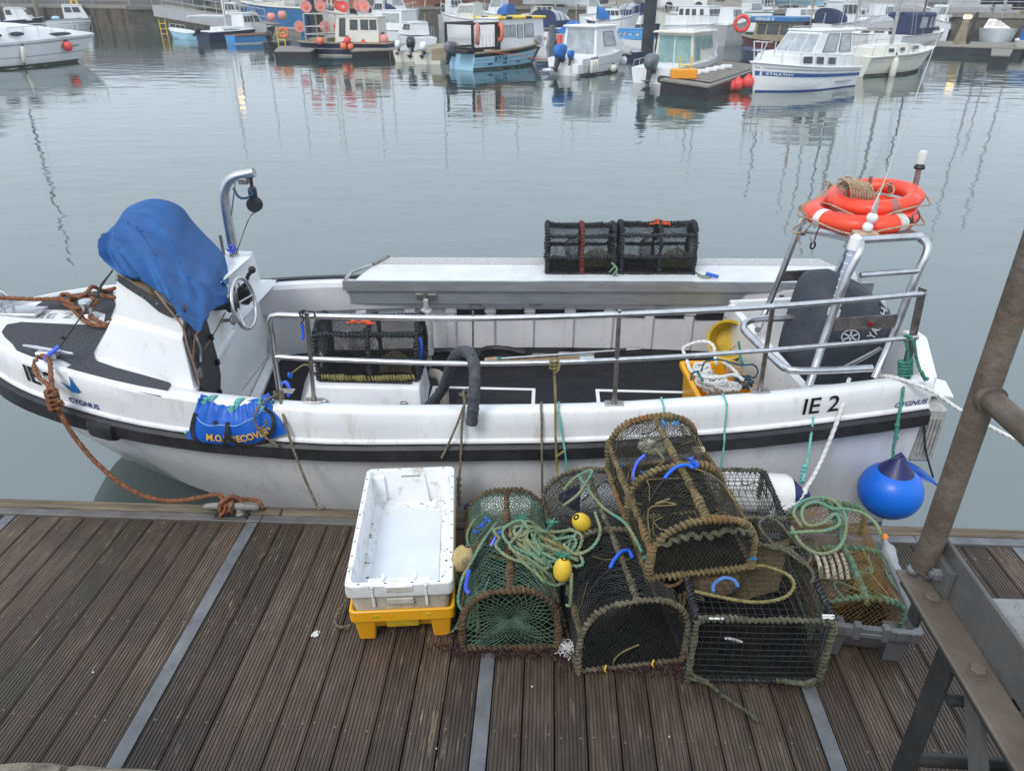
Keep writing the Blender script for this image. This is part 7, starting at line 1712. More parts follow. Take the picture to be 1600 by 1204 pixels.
class FB:
 """One moored boat across the water, in its own frame: x forward, y to port, z up from the waterline."""
 def __init__(s, name, label, stern, bow, B, Fs, Fb, hull, deck=None, cat='boat', boot=None, rake=None, tw=.82, gun=None, gunw=.07, stripes=(), sheer=.35, group=FG, low=.86, full=2.4):
  S, W = Vector(stern), Vector(bow); d = W - S; s.L = d.length; s.B = B
  s.root = thing(name, label, cat, tuple((S + W) / 2), group, math.atan2(d.y, d.x)); s.root.scale = (1, .86, .71)
  s.Fs, s.Fb, s.sheer, s.tw = Fs, Fb, sheer, tw
  s.rake = rake if rake is not None else .10 * s.L
  s.full, s.low = full, low
  TS = [0, .08, .2, .35, .5, .62, .72, .8, .87, .92, .96, .985, 1.0]
  mb = MB()
  for sd in (-1, 1):
   secs = [[s.side(t, f, sd) for f in (-.25, 0, .35, .7, 1.0)] for t in TS]
   mb.loft(secs if sd < 0 else [q[::-1] for q in secs])
  e = [s.side(0, f, -1) for f in (-.25, 0, .35, .7, 1.0)]; e2 = [s.side(0, f, 1) for f in (-.25, 0, .35, .7, 1.0)]
  mb.add(e + e2[::-1], [tuple(range(10))])
  s.part('hull', mb, hull, smooth=40)
  mb = MB(); mb.loft([[s.side(t, .97, -1), (s.side(t, .97, 1)[0], 0, s.side(t, .97, 1)[2] + .04), s.side(t, .97, 1)] for t in TS]); s.part('deck', mb, deck or F_WHITE)
  if boot: s.band('boot_stripe', -.03, .12, boot)
  for f0, f1, m in stripes: s.band('hull_stripe', f0, f1, m)
  if gun:
   for sd in (-1, 1):
    mb = MB(); mb.tube([tuple(Vector(s.side(t, 1.0, sd)) + Vector((0, sd * .01, -.02))) for t in TS], gunw / 2, 6); s.part('rubbing_strake', mb, gun, smooth=True)
 def zs(s, t): return s.Fs + (s.Fb - s.Fs) * (s.sheer * t + (1 - s.sheer) * t ** 2.6)
 def wid(s, t): return (s.tw + (1 - s.tw) * min(1, t / .45)) if t < .45 else max(0.0, 1 - ((t - .45) / .55) ** s.full)
 def side(s, t, f, sd, off=0.0):
  z = s.zs(t) * f
  w = s.wid(t) * s.B / 2
  fl = s.low + (1 - s.low) * min(1, max(f, 0)) if f >= 0 else s.low * (1 + 1.2 * f)
  fl = fl * (1 - .35 * max(0, t - .5) * (1 - max(f, 0)))
  x = (t - .5) * s.L + s.rake * max(0, f) * t ** 3
  return (x, sd * (w * fl + off), z)
 def band(s, name, f0, f1, m, t0=0.0, t1=.99):
  for sd in (-1, 1):
   mb = MB(); mb.loft([[s.side(t0 + (t1 - t0) * i / 14, f, sd, .012) for f in (f0, (f0 + f1) / 2, f1)] for i in range(15)]); s.part(name, mb, m, smooth=40)
 def part(s, name, mb, m, parent=None, smooth=False): return mb.build(name, m, parent or s.root, smooth=smooth, world=False)
 def cabin(s, x0, x1, w, z0, z1, rf=.3, rr=.0, tum=.06, m=None, roof=None, over=.06, side=(), front=(), rear=(), glass=None, name='cabin', rt=.05, roof_m=None):
  """Cabin from x0 (aft) to x1 (forward); side windows as (x0,x1,z0,z1) metres from the aft end and from the base."""
  m = m or F_WHITE; glass = glass or F_GLASS; h = z1 - z0
  def P(x, y, z):
   f = (z - z0) / h
   return (x, y, z)
  def sidep(xx, zz, sd, o=0.0):
   f = zz / h; a, c = x0 + rr * f, x1 - rf * f
   return (a + (c - a) * min(1, max(0, (xx - rr * f * 0) / (x1 - x0))), sd * (w / 2 - tum * f + o), z0 + zz)
  b = [(x0, -w / 2, z0), (x1, -w / 2, z0), (x1, w / 2, z0), (x0, w / 2, z0)]
  t = [(x0 + rr, -w / 2 + tum, z1), (x1 - rf, -w / 2 + tum, z1), (x1 - rf, w / 2 - tum, z1), (x0 + rr, w / 2 - tum, z1)]
  mb = MB(); mb.loft([b, t], closed=True, cap1=True); c = s.part(name, mb, m)
  if roof:
   mb = MB(); xa, xb_ = x0 + rr - over, x1 - rf + over; wy = w / 2 - tum + over * .7
   mb.loft([[(xa, -wy, z1 + .003), (xb_, -wy, z1 + .003), (xb_, wy, z1 + .003), (xa, wy, z1 + .003)], [(xa, -wy, z1 + rt * .6), (xb_, -wy, z1 + rt * .6), (xb_, wy, z1 + rt * .6), (xa, wy, z1 + rt * .6)], [(xa + .06, -wy + .08, z1 + rt), (xb_ - .08, -wy + .08, z1 + rt), (xb_ - .08, wy - .08, z1 + rt), (xa + .06, wy - .08, z1 + rt)]], closed=True, cap0=True, cap1=True)
   s.part('roof', mb, roof_m or m, c)
   for q in (-.3, .22): mb = MB(); mb.tube([(xa + .25 + q * .3, q * w, z1), (xa + .2 + q * .3, q * w, z1 + 1.1 + q)], .012, 4); s.part('aerial', mb, F_RAIL, c)
   mb = MB(); mb.tube([(xa + .2, -wy + .1, z1 + rt + .08), (xb_ - .2, -wy + .1, z1 + rt + .08)], .018, 5); mb.tube([(xa + .2, -wy + .1, z1), (xa + .2, -wy + .1, z1 + rt + .08)], .015, 5); mb.tube([(xb_ - .2, -wy + .1, z1), (xb_ - .2, -wy + .1, z1 + rt + .08)], .015, 5); s.part('roof_rail', mb, F_RAIL, c)
  for (a, b_, c0, c1) in side:
   for sd in (-1, 1):
    q = [sidep(a, c0, sd, .006), sidep(b_, c0, sd, .006), sidep(b_, c1, sd, .006), sidep(a, c1, sd, .006)]
    mb = MB(); mb.slab(q, (0, sd * .012, 0)); wd_ = s.part('window', mb, glass, c)
    mb = MB(); mb.tube([(p[0], p[1] + sd * .012, p[2]) for p in q], .017, 4, closed=True); s.part('window_frame', mb, F_BLACK if glass is not F_GREENGL else F_RAIL, c)
  for (a, b_, c0, c1) in front:       # a..b across -.5..+.5 of the width
   def fp(y, zz): f = zz / h; return (x1 - rf * f + .008, y * (w - 2 * tum * f), z0 + zz)
   mb = MB(); mb.slab([fp(a, c0), fp(b_, c0), fp(b_, c1), fp(a, c1)], (.012, 0, .004)); s.part('windscreen', mb, glass, c)
  for (a, b_, c0, c1) in rear:
   def bp_(y, zz): f = zz / h; return (x0 + rr * f - .008, y * (w - 2 * tum * f), z0 + zz)
   mb = MB(); mb.slab([bp_(a, c0), bp_(b_, c0), bp_(b_, c1), bp_(a, c1)], (-.012, 0, 0)); s.part('rear_window', mb, glass, c)
  return c
 def rail(s, t0, t1, h, n=5, both=True, m=None, r=.014, inset=.06, top2=False):
  for sd in ((-1, 1) if both else (-1,)):
   mb = MB(); P = []
   for i in range(13):
    t = t0 + (t1 - t0) * i / 12; p = s.side(t, 1, sd); k = 1 if i > 0 else 0
    P.append((p[0], p[1] - sd * min(inset, abs(p[1])), p[2] + h))
   mb.tube(P, r, 6)
   for i in range(n):
    t = t0 + (t1 - t0) * i / (n - 1); p = s.side(t, 1, sd); y = p[1] - sd * min(inset, abs(p[1])); mb.tube([(p[0] - .05, y, p[2] - .02), (p[0], y, p[2] + h)], r * .85, 5)
   s.part('deck_rail', mb, m or F_RAIL, smooth=True)
 def mast(s, x, z0, h, m=None, r=.055, boom=None, stays=True, sail=None):
  mb = MB(); mb.tube([(x, 0, z0), (x, 0, z0 + h)], [r, r * .7], 8); ms = s.part('mast', mb, m or F_MAST, smooth=True)
  if boom:
   mb = MB(); mb.tube([(x, 0, z0 + boom[1]), (x - boom[0], 0, z0 + boom[1] + boom[2])], .045, 7); s.part('boom', mb, m or F_MAST, ms, smooth=True)
   if sail: mb = MB(); mb.tube([(x - .1, 0, z0 + boom[1] + .10), (x - boom[0] * .5, 0, z0 + boom[1] + .13 + boom[2] * .5), (x - boom[0] * .95, 0, z0 + boom[1] + .08 + boom[2])], [.14, .13, .07], 8); s.part('furled_sail', mb, sail, ms, smooth=True)
  if stays:
   mb = MB()
   for (a, b_) in ((s.L * .5, 0), (-s.L * .48, 0), (x - .1, s.B * .42), (x - .1, -s.B * .42), (x + .25, s.B * .40), (x + .25, -s.B * .40)): mb.tube([(a, b_, s.zs(.9 if a > 1 else .4)), (x, 0, z0 + h * .96)], .008, 4)
   s.part('rigging', mb, F_MAST, ms)
 def outboard(s, y=0.0, m=None, tilt=0, x=None, h=.0, sc=1.0, cover=None):
  x = -s.L / 2 - .06 if x is None else x; z = s.Fs + h
  M = Matrix.Translation((x, y, z)) @ Matrix.Rotation(R(tilt), 4, 'Y') @ Matrix.Scale(sc * .82, 4)
  mb = MB(); secs = []
  for (zz, a, b_, dx) in ((-.12, .16, .15, -.16), (.0, .26, .20, -.2), (.22, .30, .22, -.22), (.42, .26, .20, -.2), (.52, .16, .13, -.16), (.54, .02, .02, -.16)):
   secs.append([M @ Vector((dx + a * math.copysign(abs(math.cos(q)) ** .7, math.cos(q)), b_ * math.copysign(abs(math.sin(q)) ** .7, math.sin(q)), zz)) for q in [2 * math.pi * k / 14 for k in range(14)]])
  mb.loft(secs, closed=True, cap0=True, cap1=True); e = s.part('outboard', mb, cover or m or F_ENG, smooth=60)
  mb = MB(); mb.loft([[M @ Vector(p) for p in ((-.32, -.06, -.1), (-.05, -.06, -.1), (-.05, .06, -.1), (-.32, .06, -.1))], [M @ Vector(p) for p in ((-.26, -.04, -.75), (-.10, -.04, -.75), (-.10, .04, -.75), (-.26, .04, -.75))]], closed=True, cap1=True)
  mb.slab([M @ Vector(p) for p in ((-.5, -.12, -.62), (-.1, -.12, -.62), (-.1, .12, -.62), (-.5, .12, -.62))], (0, 0, .02)); mb.box(-.1, .12, -.1, .1, -.25, .1, .02, M)
  s.part('drive_leg', mb, F_ENG, e)
  mb = MB()
  for k in range(3): a = k * 2.1; mb.slab([M @ Vector((-.30, .02 * math.cos(a), -.68 + .02 * math.sin(a))), M @ Vector((-.31, .13 * math.cos(a - .35), -.68 + .13 * math.sin(a - .35))), M @ Vector((-.29, .13 * math.cos(a + .35), -.68 + .13 * math.sin(a + .35)))], (.012, 0, 0))
  s.part('propeller', mb, F_GREY, e)
 def canopy(s, x0, x1, w, z0, h, m, panes=(), rake=.3, glass=None, name='canopy'):
  mb = MB(); n = 12
  def cp(u, v, o=0.0):   # u along 0..1, v over 0..1
   a = math.pi * v; hh = h * (1 - .35 * u ** 2.4); xx = x0 + (x1 - x0) * u + rake * (u - .5) * 0
   return (xx - rake * (1 - abs(2 * v - 1)) * u, -(w / 2 + o) * math.copysign(abs(math.cos(a)) ** .6, math.cos(a)), z0 + (hh + o) * abs(math.sin(a)) ** .55)
  mb.loft([[cp(i / 8, j / n) for j in range(n + 1)] for i in range(9)]); mb.add([cp(0, j / n) for j in range(n + 1)], [tuple(range(n + 1))]); mb.add([cp(1, j / n) for j in range(n + 1)], [tuple(range(n, -1, -1))])
  c = s.part(name, mb, m, smooth=50)
  for (u0, u1, v0, v1) in panes:
   for vv in ((v0, v1), (1 - v1, 1 - v0)):
    mb = MB(); k = 4; mb.loft([[cp(u0 + (u1 - u0) * i / k, vv[0] + (vv[1] - vv[0]) * j / k, .012) for j in range(k + 1)] for i in range(k + 1)]); s.part('clear_panel', mb, glass or F_PALEGL, c, smooth=50)
  return c
 def box(s, name, x0, x1, y0, y1, z0, z1, m, bev=.02): mb = MB(); mb.box(x0, x1, y0, y1, z0, z1, bev); return s.part(name, mb, m)
 def hull_text(s, txt, t0, f0, size, m, sd=-1, name='hull_lettering', **kw):
  mb = MB(); a = s.side(t0, f0, sd, .02)
  vv, ff = text_geo(txt, size, **kw); k = 1 if sd < 0 else -1
  def pl(p, q):
   t = t0 + k * p / s.L; zt = s.zs(t0); return s.side(t, f0 + q / zt, sd, .022)
  mb.add([pl(p, q) for p, q in vv], ff); return s.part(name, mb, m)
 def world(s, p):
  a = s.root.rotation_euler.z; l = s.root.location
  k = s.root.scale; y = p[1] * k[1]; return (l.x + p[0] * math.cos(a) - y * math.sin(a), l.y + p[0] * math.sin(a) + y * math.cos(a), l.z + p[2] * k[2])
def ballf(label, p, r, m, group=None, cat='buoy', cone=None):
 root = thing('fender_ball', label, cat, p, group)
 mb = MB(); mb.ball((0, 0, 0), r, r, r * 1.05, 16, 10); mb.build('ball', m, root, smooth=True, world=False)
 mb = MB(); mb.lathe([(r * .5, r * .88), (r * .2, r * 1.25), (1e-6, r * 1.3)], None, 10); mb.build('crown', cone or F_NAVY, root, smooth=True, world=False)
 return root
def cylf(label, p, r, l, m, group=None, lean=0):
 root = thing('fender', label, 'fender', p, group)
 M = Matrix.Rotation(R(lean), 4, 'Y')
 mb = MB(); mb.lathe([(r * .4, -l / 2), (r, -l / 2 + r * .7), (r, l / 2 - r * .7), (r * .4, l / 2)], M, 12); mb.build('fender_body', m, root, smooth=50, world=False)
 mb = MB(); mb.lathe([(r * .45, l / 2), (r * .15, l / 2 + r * 1.1), (1e-6, l / 2 + r * 1.15)], M, 8); mb.lathe([(1e-6, -l / 2 - r), (r * .2, -l / 2 - r * .9), (r * .45, -l / 2)], M, 8); mb.build('fender_end', F_NAVY, root, world=False)
 return root
def ringf(label, p, Rm, r, m, face=0.0):
 root = thing('lifebuoy', label, 'lifebuoy', p, 'lifebuoys across the harbour', face)
 mb = MB(); mb.tube([(Rm * math.cos(a), 0, Rm * math.sin(a)) for a in [2 * math.pi * k / 24 for k in range(24)]], r, 8, closed=True); mb.build('ring', m, root, smooth=True, world=False)
 mb = MB(); mb.tube([((Rm + r * 1.1) * math.cos(a), -.02, (Rm + r * 1.1) * math.sin(a)) for a in [2 * math.pi * k / 16 for k in range(16)]], .012, 5, closed=True); mb.build('grab_line', F_TAN, root, world=False)
def pilef(label, p, h, r=.3, cap_=True, m=None):
 root = thing('mooring_pile', label, 'pile', p, 'black mooring piles')
 mb = MB(); mb.tube([(0, 0, -1), (0, 0, h)], r, 16); mb.build('pile_tube', m or F_PILE, root, smooth=30, world=False)
 if cap_: mb = MB(); mb.lathe([(r * 1.08, h - .25), (r * 1.08, h + .02), (.02, h + .75)], None, 16); mb.build('pile_cap', m or F_PILE, root, smooth=30, world=False)
def ladderf(label, p, h, w, face):
 root = thing('ladder', label, 'ladder', p, 'yellow pontoon ladders', face)
 for sx in (-1, 1): mb = MB(); mb.tube([(sx * w / 2, 0, -.3), (sx * w / 2, 0, h)], .032, 6); mb.build('rail', F_YEL, root, world=False)
 for k in range(4): mb = MB(); mb.tube([(-w / 2, 0, -.15 + k * h * .29), (w / 2, 0, -.15 + k * h * .29)], .025, 6); mb.build('rung', F_YEL, root, world=False)
def pontf(label, poly, top, thick, m_top, m_side, group='far pontoons'):
 root = thing('floating_pontoon', label, 'pontoon', tuple(sum((Vector(p) for p in poly), Vector()) / len(poly)), group)
 P = [(p[0], p[1], top - .06) for p in poly]
 mb = MB(); mb.slab(P, (0, 0, .06)); mb.build('deck', m_top, root)
 c = Vector(ORG[root.name]); Q = [tuple(Vector(p).lerp(Vector((c.x, c.y, top - .06)), .02)) for p in P]
 mb = MB(); mb.slab([(p[0], p[1], WL - .2) for p in Q], (0, 0, top - .063 - WL + .2)); mb.build('float_body', m_side, root)
 return root
# ---- quay walls, yards and sheds beyond
qa, qb = (-126.012,119.766,-0.45), (-40.025,75.842,-0.45)
def wall_run(label, a, c, top, m, nribs=0, m_rib=None, thick=6.0, name='quay_wall'):
 root = thing(name, label, 'wall', tuple((Vector(a) + Vector(c)) / 2))
 d = (Vector(c) - Vector(a)); n = Vector((-d.y, d.x, 0)).normalized()
 if n.y < 0: n = -n
 mb = MB(); mb.slab([(a[0], a[1], WL - 1), (c[0], c[1], WL - 1), (c[0], c[1], top), (a[0], a[1], top)], n * thick); mb.build('wall_face', m, root)
 mb = MB(); e = n * -.12; mb.slab([tuple(Vector((a[0], a[1], top - .22)) + e), tuple(Vector((c[0], c[1], top - .22)) + e), tuple(Vector((c[0], c[1], top + .08)) + e), tuple(Vector((a[0], a[1], top + .08)) + e)], n * .8); mb.build('coping', F_CONC, root)
 for k in range(nribs):
  p = Vector(a).lerp(Vector(c), (k + .5) / nribs); t = d.normalized()
  mb = MB(); mb.slab([tuple(p - t * .22 + n * -.01 + Vector((0, 0, -.6))), tuple(p + t * .22 + n * -.01 + Vector((0, 0, -.6))), tuple(p + t * .14 + n * -.22 + Vector((0, 0, -.6))), tuple(p - t * .14 + n * -.22 + Vector((0, 0, -.6)))], (0, 0, top - .25 - WL + .6)); mb.build('sheet_pile', m_rib, root)
 return root, n
wall_run('rusty sheet piled quay wall behind the white boats at the far left', qa, qb, 1.62, F_SHEET, 46, F_SHEET)
wall_run('dark weedy stone quay wall under the sloping gangway', (qb[0] + .02, qb[1], WL), (-27.817,89.073,-0.45), 1.55, F_QUAY)
ra, rb = (1.273,91.42,-0.45), (43.42,51.765,-0.45)
wall_run('long brown stone quay wall at the far right behind the moored boats', ra, rb, 1.32, F_QUAY)
wall_run('dark quay wall behind the fishing boats at the top centre', (-27.543,88.18,-0.45), (ra[0] - .02, ra[1], WL), 1.35, F_QUAY)
mb = MB(); mb.add([(-260, 140, 1.25), (qb[0], qb[1] + 5, 1.25), (ra[0], ra[1] + 5, 1.25), (rb[0], rb[1] + 5, 1.25), (320, 50, 1.25), (320, 420, 1.35), (-260, 420, 1.35)], [tuple(range(7))]); structure(mb.build('boatyard_ground', mat('yard_gravel', (.16, .155, .145), (.25, .24, .23), .9, scale=.5), None))
F_SHED = mat('pale_grey_cladding', (.40, .40, .415), (.48, .48, .495), .6, scale=.6)
F_BEIGE = mat('beige_render', (.34, .31, .27), (.42, .39, .345), .8, scale=.5)
F_BRICK = mat('brown_brickwork', (.10, .06, .045), (.18, .11, .08), .85, scale=3)
F_RSHED = mat('red_brown_cladding', (.22, .085, .05), (.30, .12, .075), .7, scale=1)
F_SLATE = mat('grey_roof', (.10, .10, .11), (.15, .15, .16), .7, scale=1)
def shed(label, x0, x1, y, h, m, roof=None, doors=(), dep=9, ribs=0):
 root = thing('shed', label, 'building', ((x0 + x1) / 2, y, 1.28))
 mb = MB(); mb.box(x0, x1, y, y + dep, 1.2, 1.28 + h); mb.build('wall', m, root)
 mb = MB(); mb.slab([(x0 - .2, y - .25, 1.29 + h), (x1 + .2, y - .25, 1.29 + h), (x1 + .2, y + dep / 2, 1.29 + h + 1.3), (x0 - .2, y + dep / 2, 1.29 + h + 1.3)], (0, 0, .15)); mb.build('roof', roof or F_SLATE, root)
 for (a, b_, z0, z1, nm) in doors:
  mb = MB(); mb.box(a, b_, y - .06, y - .004, 1.285 + z0, 1.285 + z1); mb.build(nm, F_SLATE if nm == 'door' else F_GLASS, root)
 for k in range(ribs):
  x = x0 + (k + .5) * (x1 - x0) / ribs; mb = MB(); mb.box(x - .05, x + .05, y - .05, y - .003, 1.285, 1.28 + h); mb.build('cladding_rib', m, root)
shed('long pale grey shed along the right quay behind boats on stands', 33, 82, 90, 3.6, F_SHED, None, ((40, 42, 0, 1.9, 'door'), (52, 54, 0, 1.9, 'door'), (60, 62, .4, 1.4, 'window')), ribs=16)
shed('beige building on the quay behind the navy canopied cruiser', 3, 15, 92, 3.4, F_BEIGE, None, ((5, 6.2, .4, 1.5, 'window'), (9, 10, 0, 2, 'door')), ribs=3)
shed('low brown brick store left of the beige building', -10, 1.5, 94, 2.4, F_BRICK, F_RSHED, ((-7, -6, .5, 1.4, 'window'), (-3, -1.6, 0, 1.8, 'door')))
shed('rust red clad shed with wide door behind the fishing boats', -27, -13, 93, 2.6, F_RSHED, F_RSHED, ((-22, -18, 0, 2.1, 'door'),))
shed('dark grey shed far left above the sheet piles', -78, -42, 94, 3.0, mat('dark_cladding', (.10, .10, .105), (.15, .15, .155), .7, scale=.8), None, ((-70, -66, 0, 2, 'door'), (-60, -56, 0, 2, 'door')), ribs=8)
shed('pale stone cottage row at the centre far back', 17, 31, 97, 3.0, F_BEIGE, F_SLATE, ((19, 20, .6, 1.5, 'window'), (22, 23, .6, 1.5, 'window'), (26, 27, 0, 1.9, 'door')))
# quay railings
def railing(label, a, c, z, h=1.0, n=20, bars=2):
 root = thing('quay_railing', label, 'railing', tuple((Vector(a) + Vector(c)) / 2))
 A, C = Vector((a[0], a[1], z)), Vector((c[0], c[1], z if len(a) < 4 else c[3]))
 for k in range(bars): mb = MB(); o = Vector((0, 0, h * (k + 1) / bars)); mb.tube([A + o, C + o], .03, 5); mb.build('rail', F_MAST, root)
 for k in range(n): p = A.lerp(C, k / (n - 1)); mb = MB(); mb.tube([p, p + Vector((0, 0, h))], .03, 5); mb.build('post', F_MAST, root)
wr = (9.059,84.094,-0.45); wr2 = (37.169,57.705,-0.45)
railing('grey railing along the right stone quay edge', (wr[0], wr[1] + .6, 0), (wr2[0], wr2[1] + .6, 0), 1.40, .75, 22)
railing('grey railing along the sheet piled quay edge', (qa[0], qa[1] + .4, 0), (qb[0], qb[1] + .4, 0), 1.7, .8, 18)
# sloping access gangway at the left
ga = thing('access_gangway', 'long sloping grey access gangway with railings at the upper left', 'gangway', (-32.913,77.502,0.5))
A, C = Vector((-33.737,68,1.827)), Vector((-21.349,60,0.66))
d = (C - A).normalized(); n_ = Vector((-d.y, d.x, 0)).normalized()
mb = MB(); mb.slab([A, C, C + n_ * 1.4, A + n_ * 1.4], (0, 0, -.12)); mb.build('walkway', F_CONC, ga)
mb = MB(); mb.slab([A - n_ * .05, C - n_ * .05, C - n_ * .05 + Vector((0, 0, -.75)), A - n_ * .05 + Vector((0, 0, -.85))], n_ * .06); mb.build('side_girder', F_GREY, ga)
for h_ in (.5, 1.0): mb = MB(); mb.tube([A + Vector((0, 0, h_)), C + Vector((0, 0, h_))], .03, 5); mb.build('hand_rail', F_MAST, ga)
for k in range(11): p = A.lerp(C, k / 10); mb = MB(); mb.tube([p, p + Vector((0, 0, 1.0))], .028, 5); mb.build('post', F_MAST, ga)
# ---- left group
b = FB('motor_cruiser', 'large white motor cruiser at the left edge with long bow rail', (-28.329,33.34,-0.45), (-24.709,40.302,-0.45), 2.9, 1.05, 1.32, F_WHITE, boot=F_WEEDY, rake=1.25, sheer=.7, stripes=((.86, .92, F_GREY), (.40, .43, F_GREY)), full=2.0, cat='motor boat'); b.root.scale = (1.04, 1, .97)
L = b.L
mb = MB(); secs = []
for t, h_, w_ in ((.30, .95, .80), (.45, .93, .80), (.6, .78, .74), (.75, .52, .62), (.9, .25, .38), (.99, .05, .1)):
 p = b.side(t, 1, 1); x, z, w2 = p[0], p[2], abs(p[1]); secs.append([(x, -w2 * .96, z), (x, -w2 * w_ - .02, z + h_ * .7), (x, -w2 * w_ * .6, z + h_), (x, w2 * w_ * .6, z + h_), (x, w2 * w_ + .02, z + h_ * .7), (x, w2 * .96, z)])
mb.loft(secs); b.part('foredeck_moulding', mb, F_WHITE, smooth=50)
for t in (.44, .555):
 mb = MB(); p = b.side(t, 1, -1); mb.ball((p[0], p[1] * .93, p[2] + .34), .34, .05, .10, 14, 8); b.part('window', mb, F_GLASS, smooth=True)
mb = MB(); p = b.side(.79, 1, -1); mb.ball((p[0], p[1] * .93, p[2] + .17), .56, .06, .085, 16, 8); b.part('window', mb, F_GLASS, smooth=True)
b.cabin(-.28 * L, .03 * L, 2.2, 1.7, 2.75, rf=1.25, rr=.1, tum=.25, roof=True, side=((.3, 1.5, .2, .8),), front=((-.46, -.02, .1, .95), (.02, .46, .1, .95)), glass=F_PALEGL)
b.rail(.52, .995, .62, 7, r=.02, inset=.18)
b.hull_text('Wild Goose', .80, .60, .19, F_BLACK, shear=.35)
cylf('long dirty white fender hanging on the left edge cruiser', b.world(tuple(Vector(b.side(.565, .52, -1)) + Vector((0, -.16, 0)))), .11, .75, F_CREAM, lean=12)
ballf('bright red round fender on the bow of the left edge cruiser', b.world(tuple(Vector(b.side(.845, .66, -1)) + Vector((0, -.22, 0)))), .23, F_RED)
b = FB('workboat', 'white clinker workboat with wheelhouse behind the left cruiser', (-48.944,76.792,-0.45), (-45.758,78.384,-0.45), 2.7, 1.1, 1.75, F_WHITE, deck=F_GREY, rake=.5, gun=F_GREY, stripes=((.35, .38, F_GREY), (.6, .63, F_GREY)), low=.8)
b.cabin(-.1, 2.0, 1.8, 1.4, 3.0, rf=.45, roof=True, side=((.2, .85, .75, 1.35), (1.0, 1.7, .75, 1.35)), front=((-.45, -.03, .75, 1.35), (.03, .45, .75, 1.35)))
mb = MB(); mb.ball((-.9, 0, 1.45), .38, .3, .25); b.part('net_bag', mb, F_LBLUE, smooth=True)
ringf('yellow lifebuoy ring on the roof of the white clinker workboat', b.world((1.0, -.2, 3.3)), .26, .08, F_YEL, .5)
b = FB('workboat', 'navy hulled boat with white cabin behind the left cruiser', (-56.531,77.857,-0.45), (-51.49,79.591,-0.45), 2.6, .95, 1.5, F_NAVY, deck=F_WHITE, rake=.5, gun=F_WHITE)
b.cabin(.0, 2.3, 1.8, 1.1, 2.6, rf=.7, roof=True, side=((.15, .75, .7, 1.3),), front=((-.45, -.03, .65, 1.3), (.03, .45, .65, 1.3)))
b.box('blue_crate', -1.6, -.4, -.5, .5, 1.0, 1.4, F_DBLUE)
pilef('slim pale post beside the navy hulled boat at far left', (-52.373,81.09,-0.45), 2.9, .22, False, F_CONC)
ladderf('yellow ladder at the far left end of the pontoon by the stone wall', (-31.544,64.624,-0.45), 1.3, .45, .3)
b = FB('dinghy', 'small light blue and white boat tied at the far left pontoon', (-27.377,61.076,-0.45), (-30.865,64.657,-0.45), 1.7, .65, 1.0, F_LBLUE, rake=.4, gun=F_WHITE)
b.rail(.7, .99, .4, 4, r=.02)
b = FB('sailing_boat', 'white topped navy hulled boat with wheelhouse and mast left of centre', (-25.423,57.812,-0.45), (-22.168,63.153,-0.45), 2.3, .95, 1.35, F_NAVY, rake=.6, gun=F_WHITE, gunw=.12)
b.cabin(-1.9, .3, 1.6, .9, 1.35, rf=.2, side=((.2, 1.6, .1, .2),)); L = b.L
b.cabin(.1, 2.05, 1.7, 1.0, 2.55, rf=.55, rr=.05, roof=True, side=((.12, .36, .75, 1.3), (.48, .72, .75, 1.3), (.84, 1.08, .75, 1.3), (1.25, 1.8, .6, 1.35)), front=((-.45, -.03, .7, 1.35), (.03, .45, .7, 1.35)))
b.mast(-1.0, 1.2, 8.5, F_WHITE, .06, (3.2, 1.0, .1), True, F_WHITE); b.outboard(.3, F_ENG, 38)
b = FB('rowing_boat', 'bright blue open boat with brown gunwale near the black outboard', (-22.524,55.657,-0.45), (-20.747,58.041,-0.45), 1.6, .75, .85, F_BLUE, deck=F_WOOD, rake=.1, gun=F_WOOD, gunw=.16, tw=.9, boot=F_WHITE, full=6)
b = FB('fishing_boat', 'big blue trawler with white top moored behind at upper left', (-22.365,74.071,-0.45), (-28.038,75.088,-0.45), 3.4, 2.8, 3.5, F_DBLUE, deck=F_CREAM, rake=.8, gun=F_CREAM, gunw=.2)
b.cabin(-1.2, 1.4, 2.4, 2.9, 4.6, rf=.5, roof=True, side=((.2, .8, .6, 1.2), (.95, 1.6, .6, 1.2), (1.75, 2.3, .6, 1.2)), glass=F_PALEGL, m=F_CREAM); b.rail(.1, .95, .6, 8, r=.03)
pw = pontf('grey walkway pontoon in front of the big blue trawler', [(-25.821,67.783,0.1),(-20.508,65.542,0.1),(-21.665,69.307,0.1),(-27.333,71.825,0.1)], .1, .5, F_CONC, F_CONC)
for p, lb in (((-19.319,55.5,1.249), 'dark red small float in front of the blue trawler'), ((-18.54,55.5,1.368), 'pinkish float hanging by the blue trawler')):
 ballf(lb, p, .3, F_PINK)
b = FB('cabin_boat', 'white cabin boat with navy deck between dark pile and blue open boat', (-22.069,74.085,-0.45), (-25.968,77.916,-0.45), 2.2, .9, 1.2, F_NAVY, rake=.4)
b.cabin(-1.2, 1.0, 1.7, 1.0, 2.3, rf=.6, roof=True, side=((.2, .9, .55, 1.15), (1.0, 1.7, .55, 1.15)), front=((-.46, -.02, .5, 1.15), (.02, .46, .5, 1.15)))
pontf('dark low pontoon with yellow ladder left of the navy fishing boat', [(-14.949,42.606,-0.05),(-12.982,42.702,-0.05),(-13.683,47.022,-0.05),(-16.106,46.904,-0.05)], -.05, .4, F_CONC, F_BLACK)
ladderf('yellow ladder with an orange lifebuoy beside the black outboard', (-16.57,48.831,-0.45), 1.35, .42, .1)
ringf('orange lifebuoy on the left yellow ladder near the black outboard', (-15.929,47.5,0.642), .24, .07, F_ORG, .1)
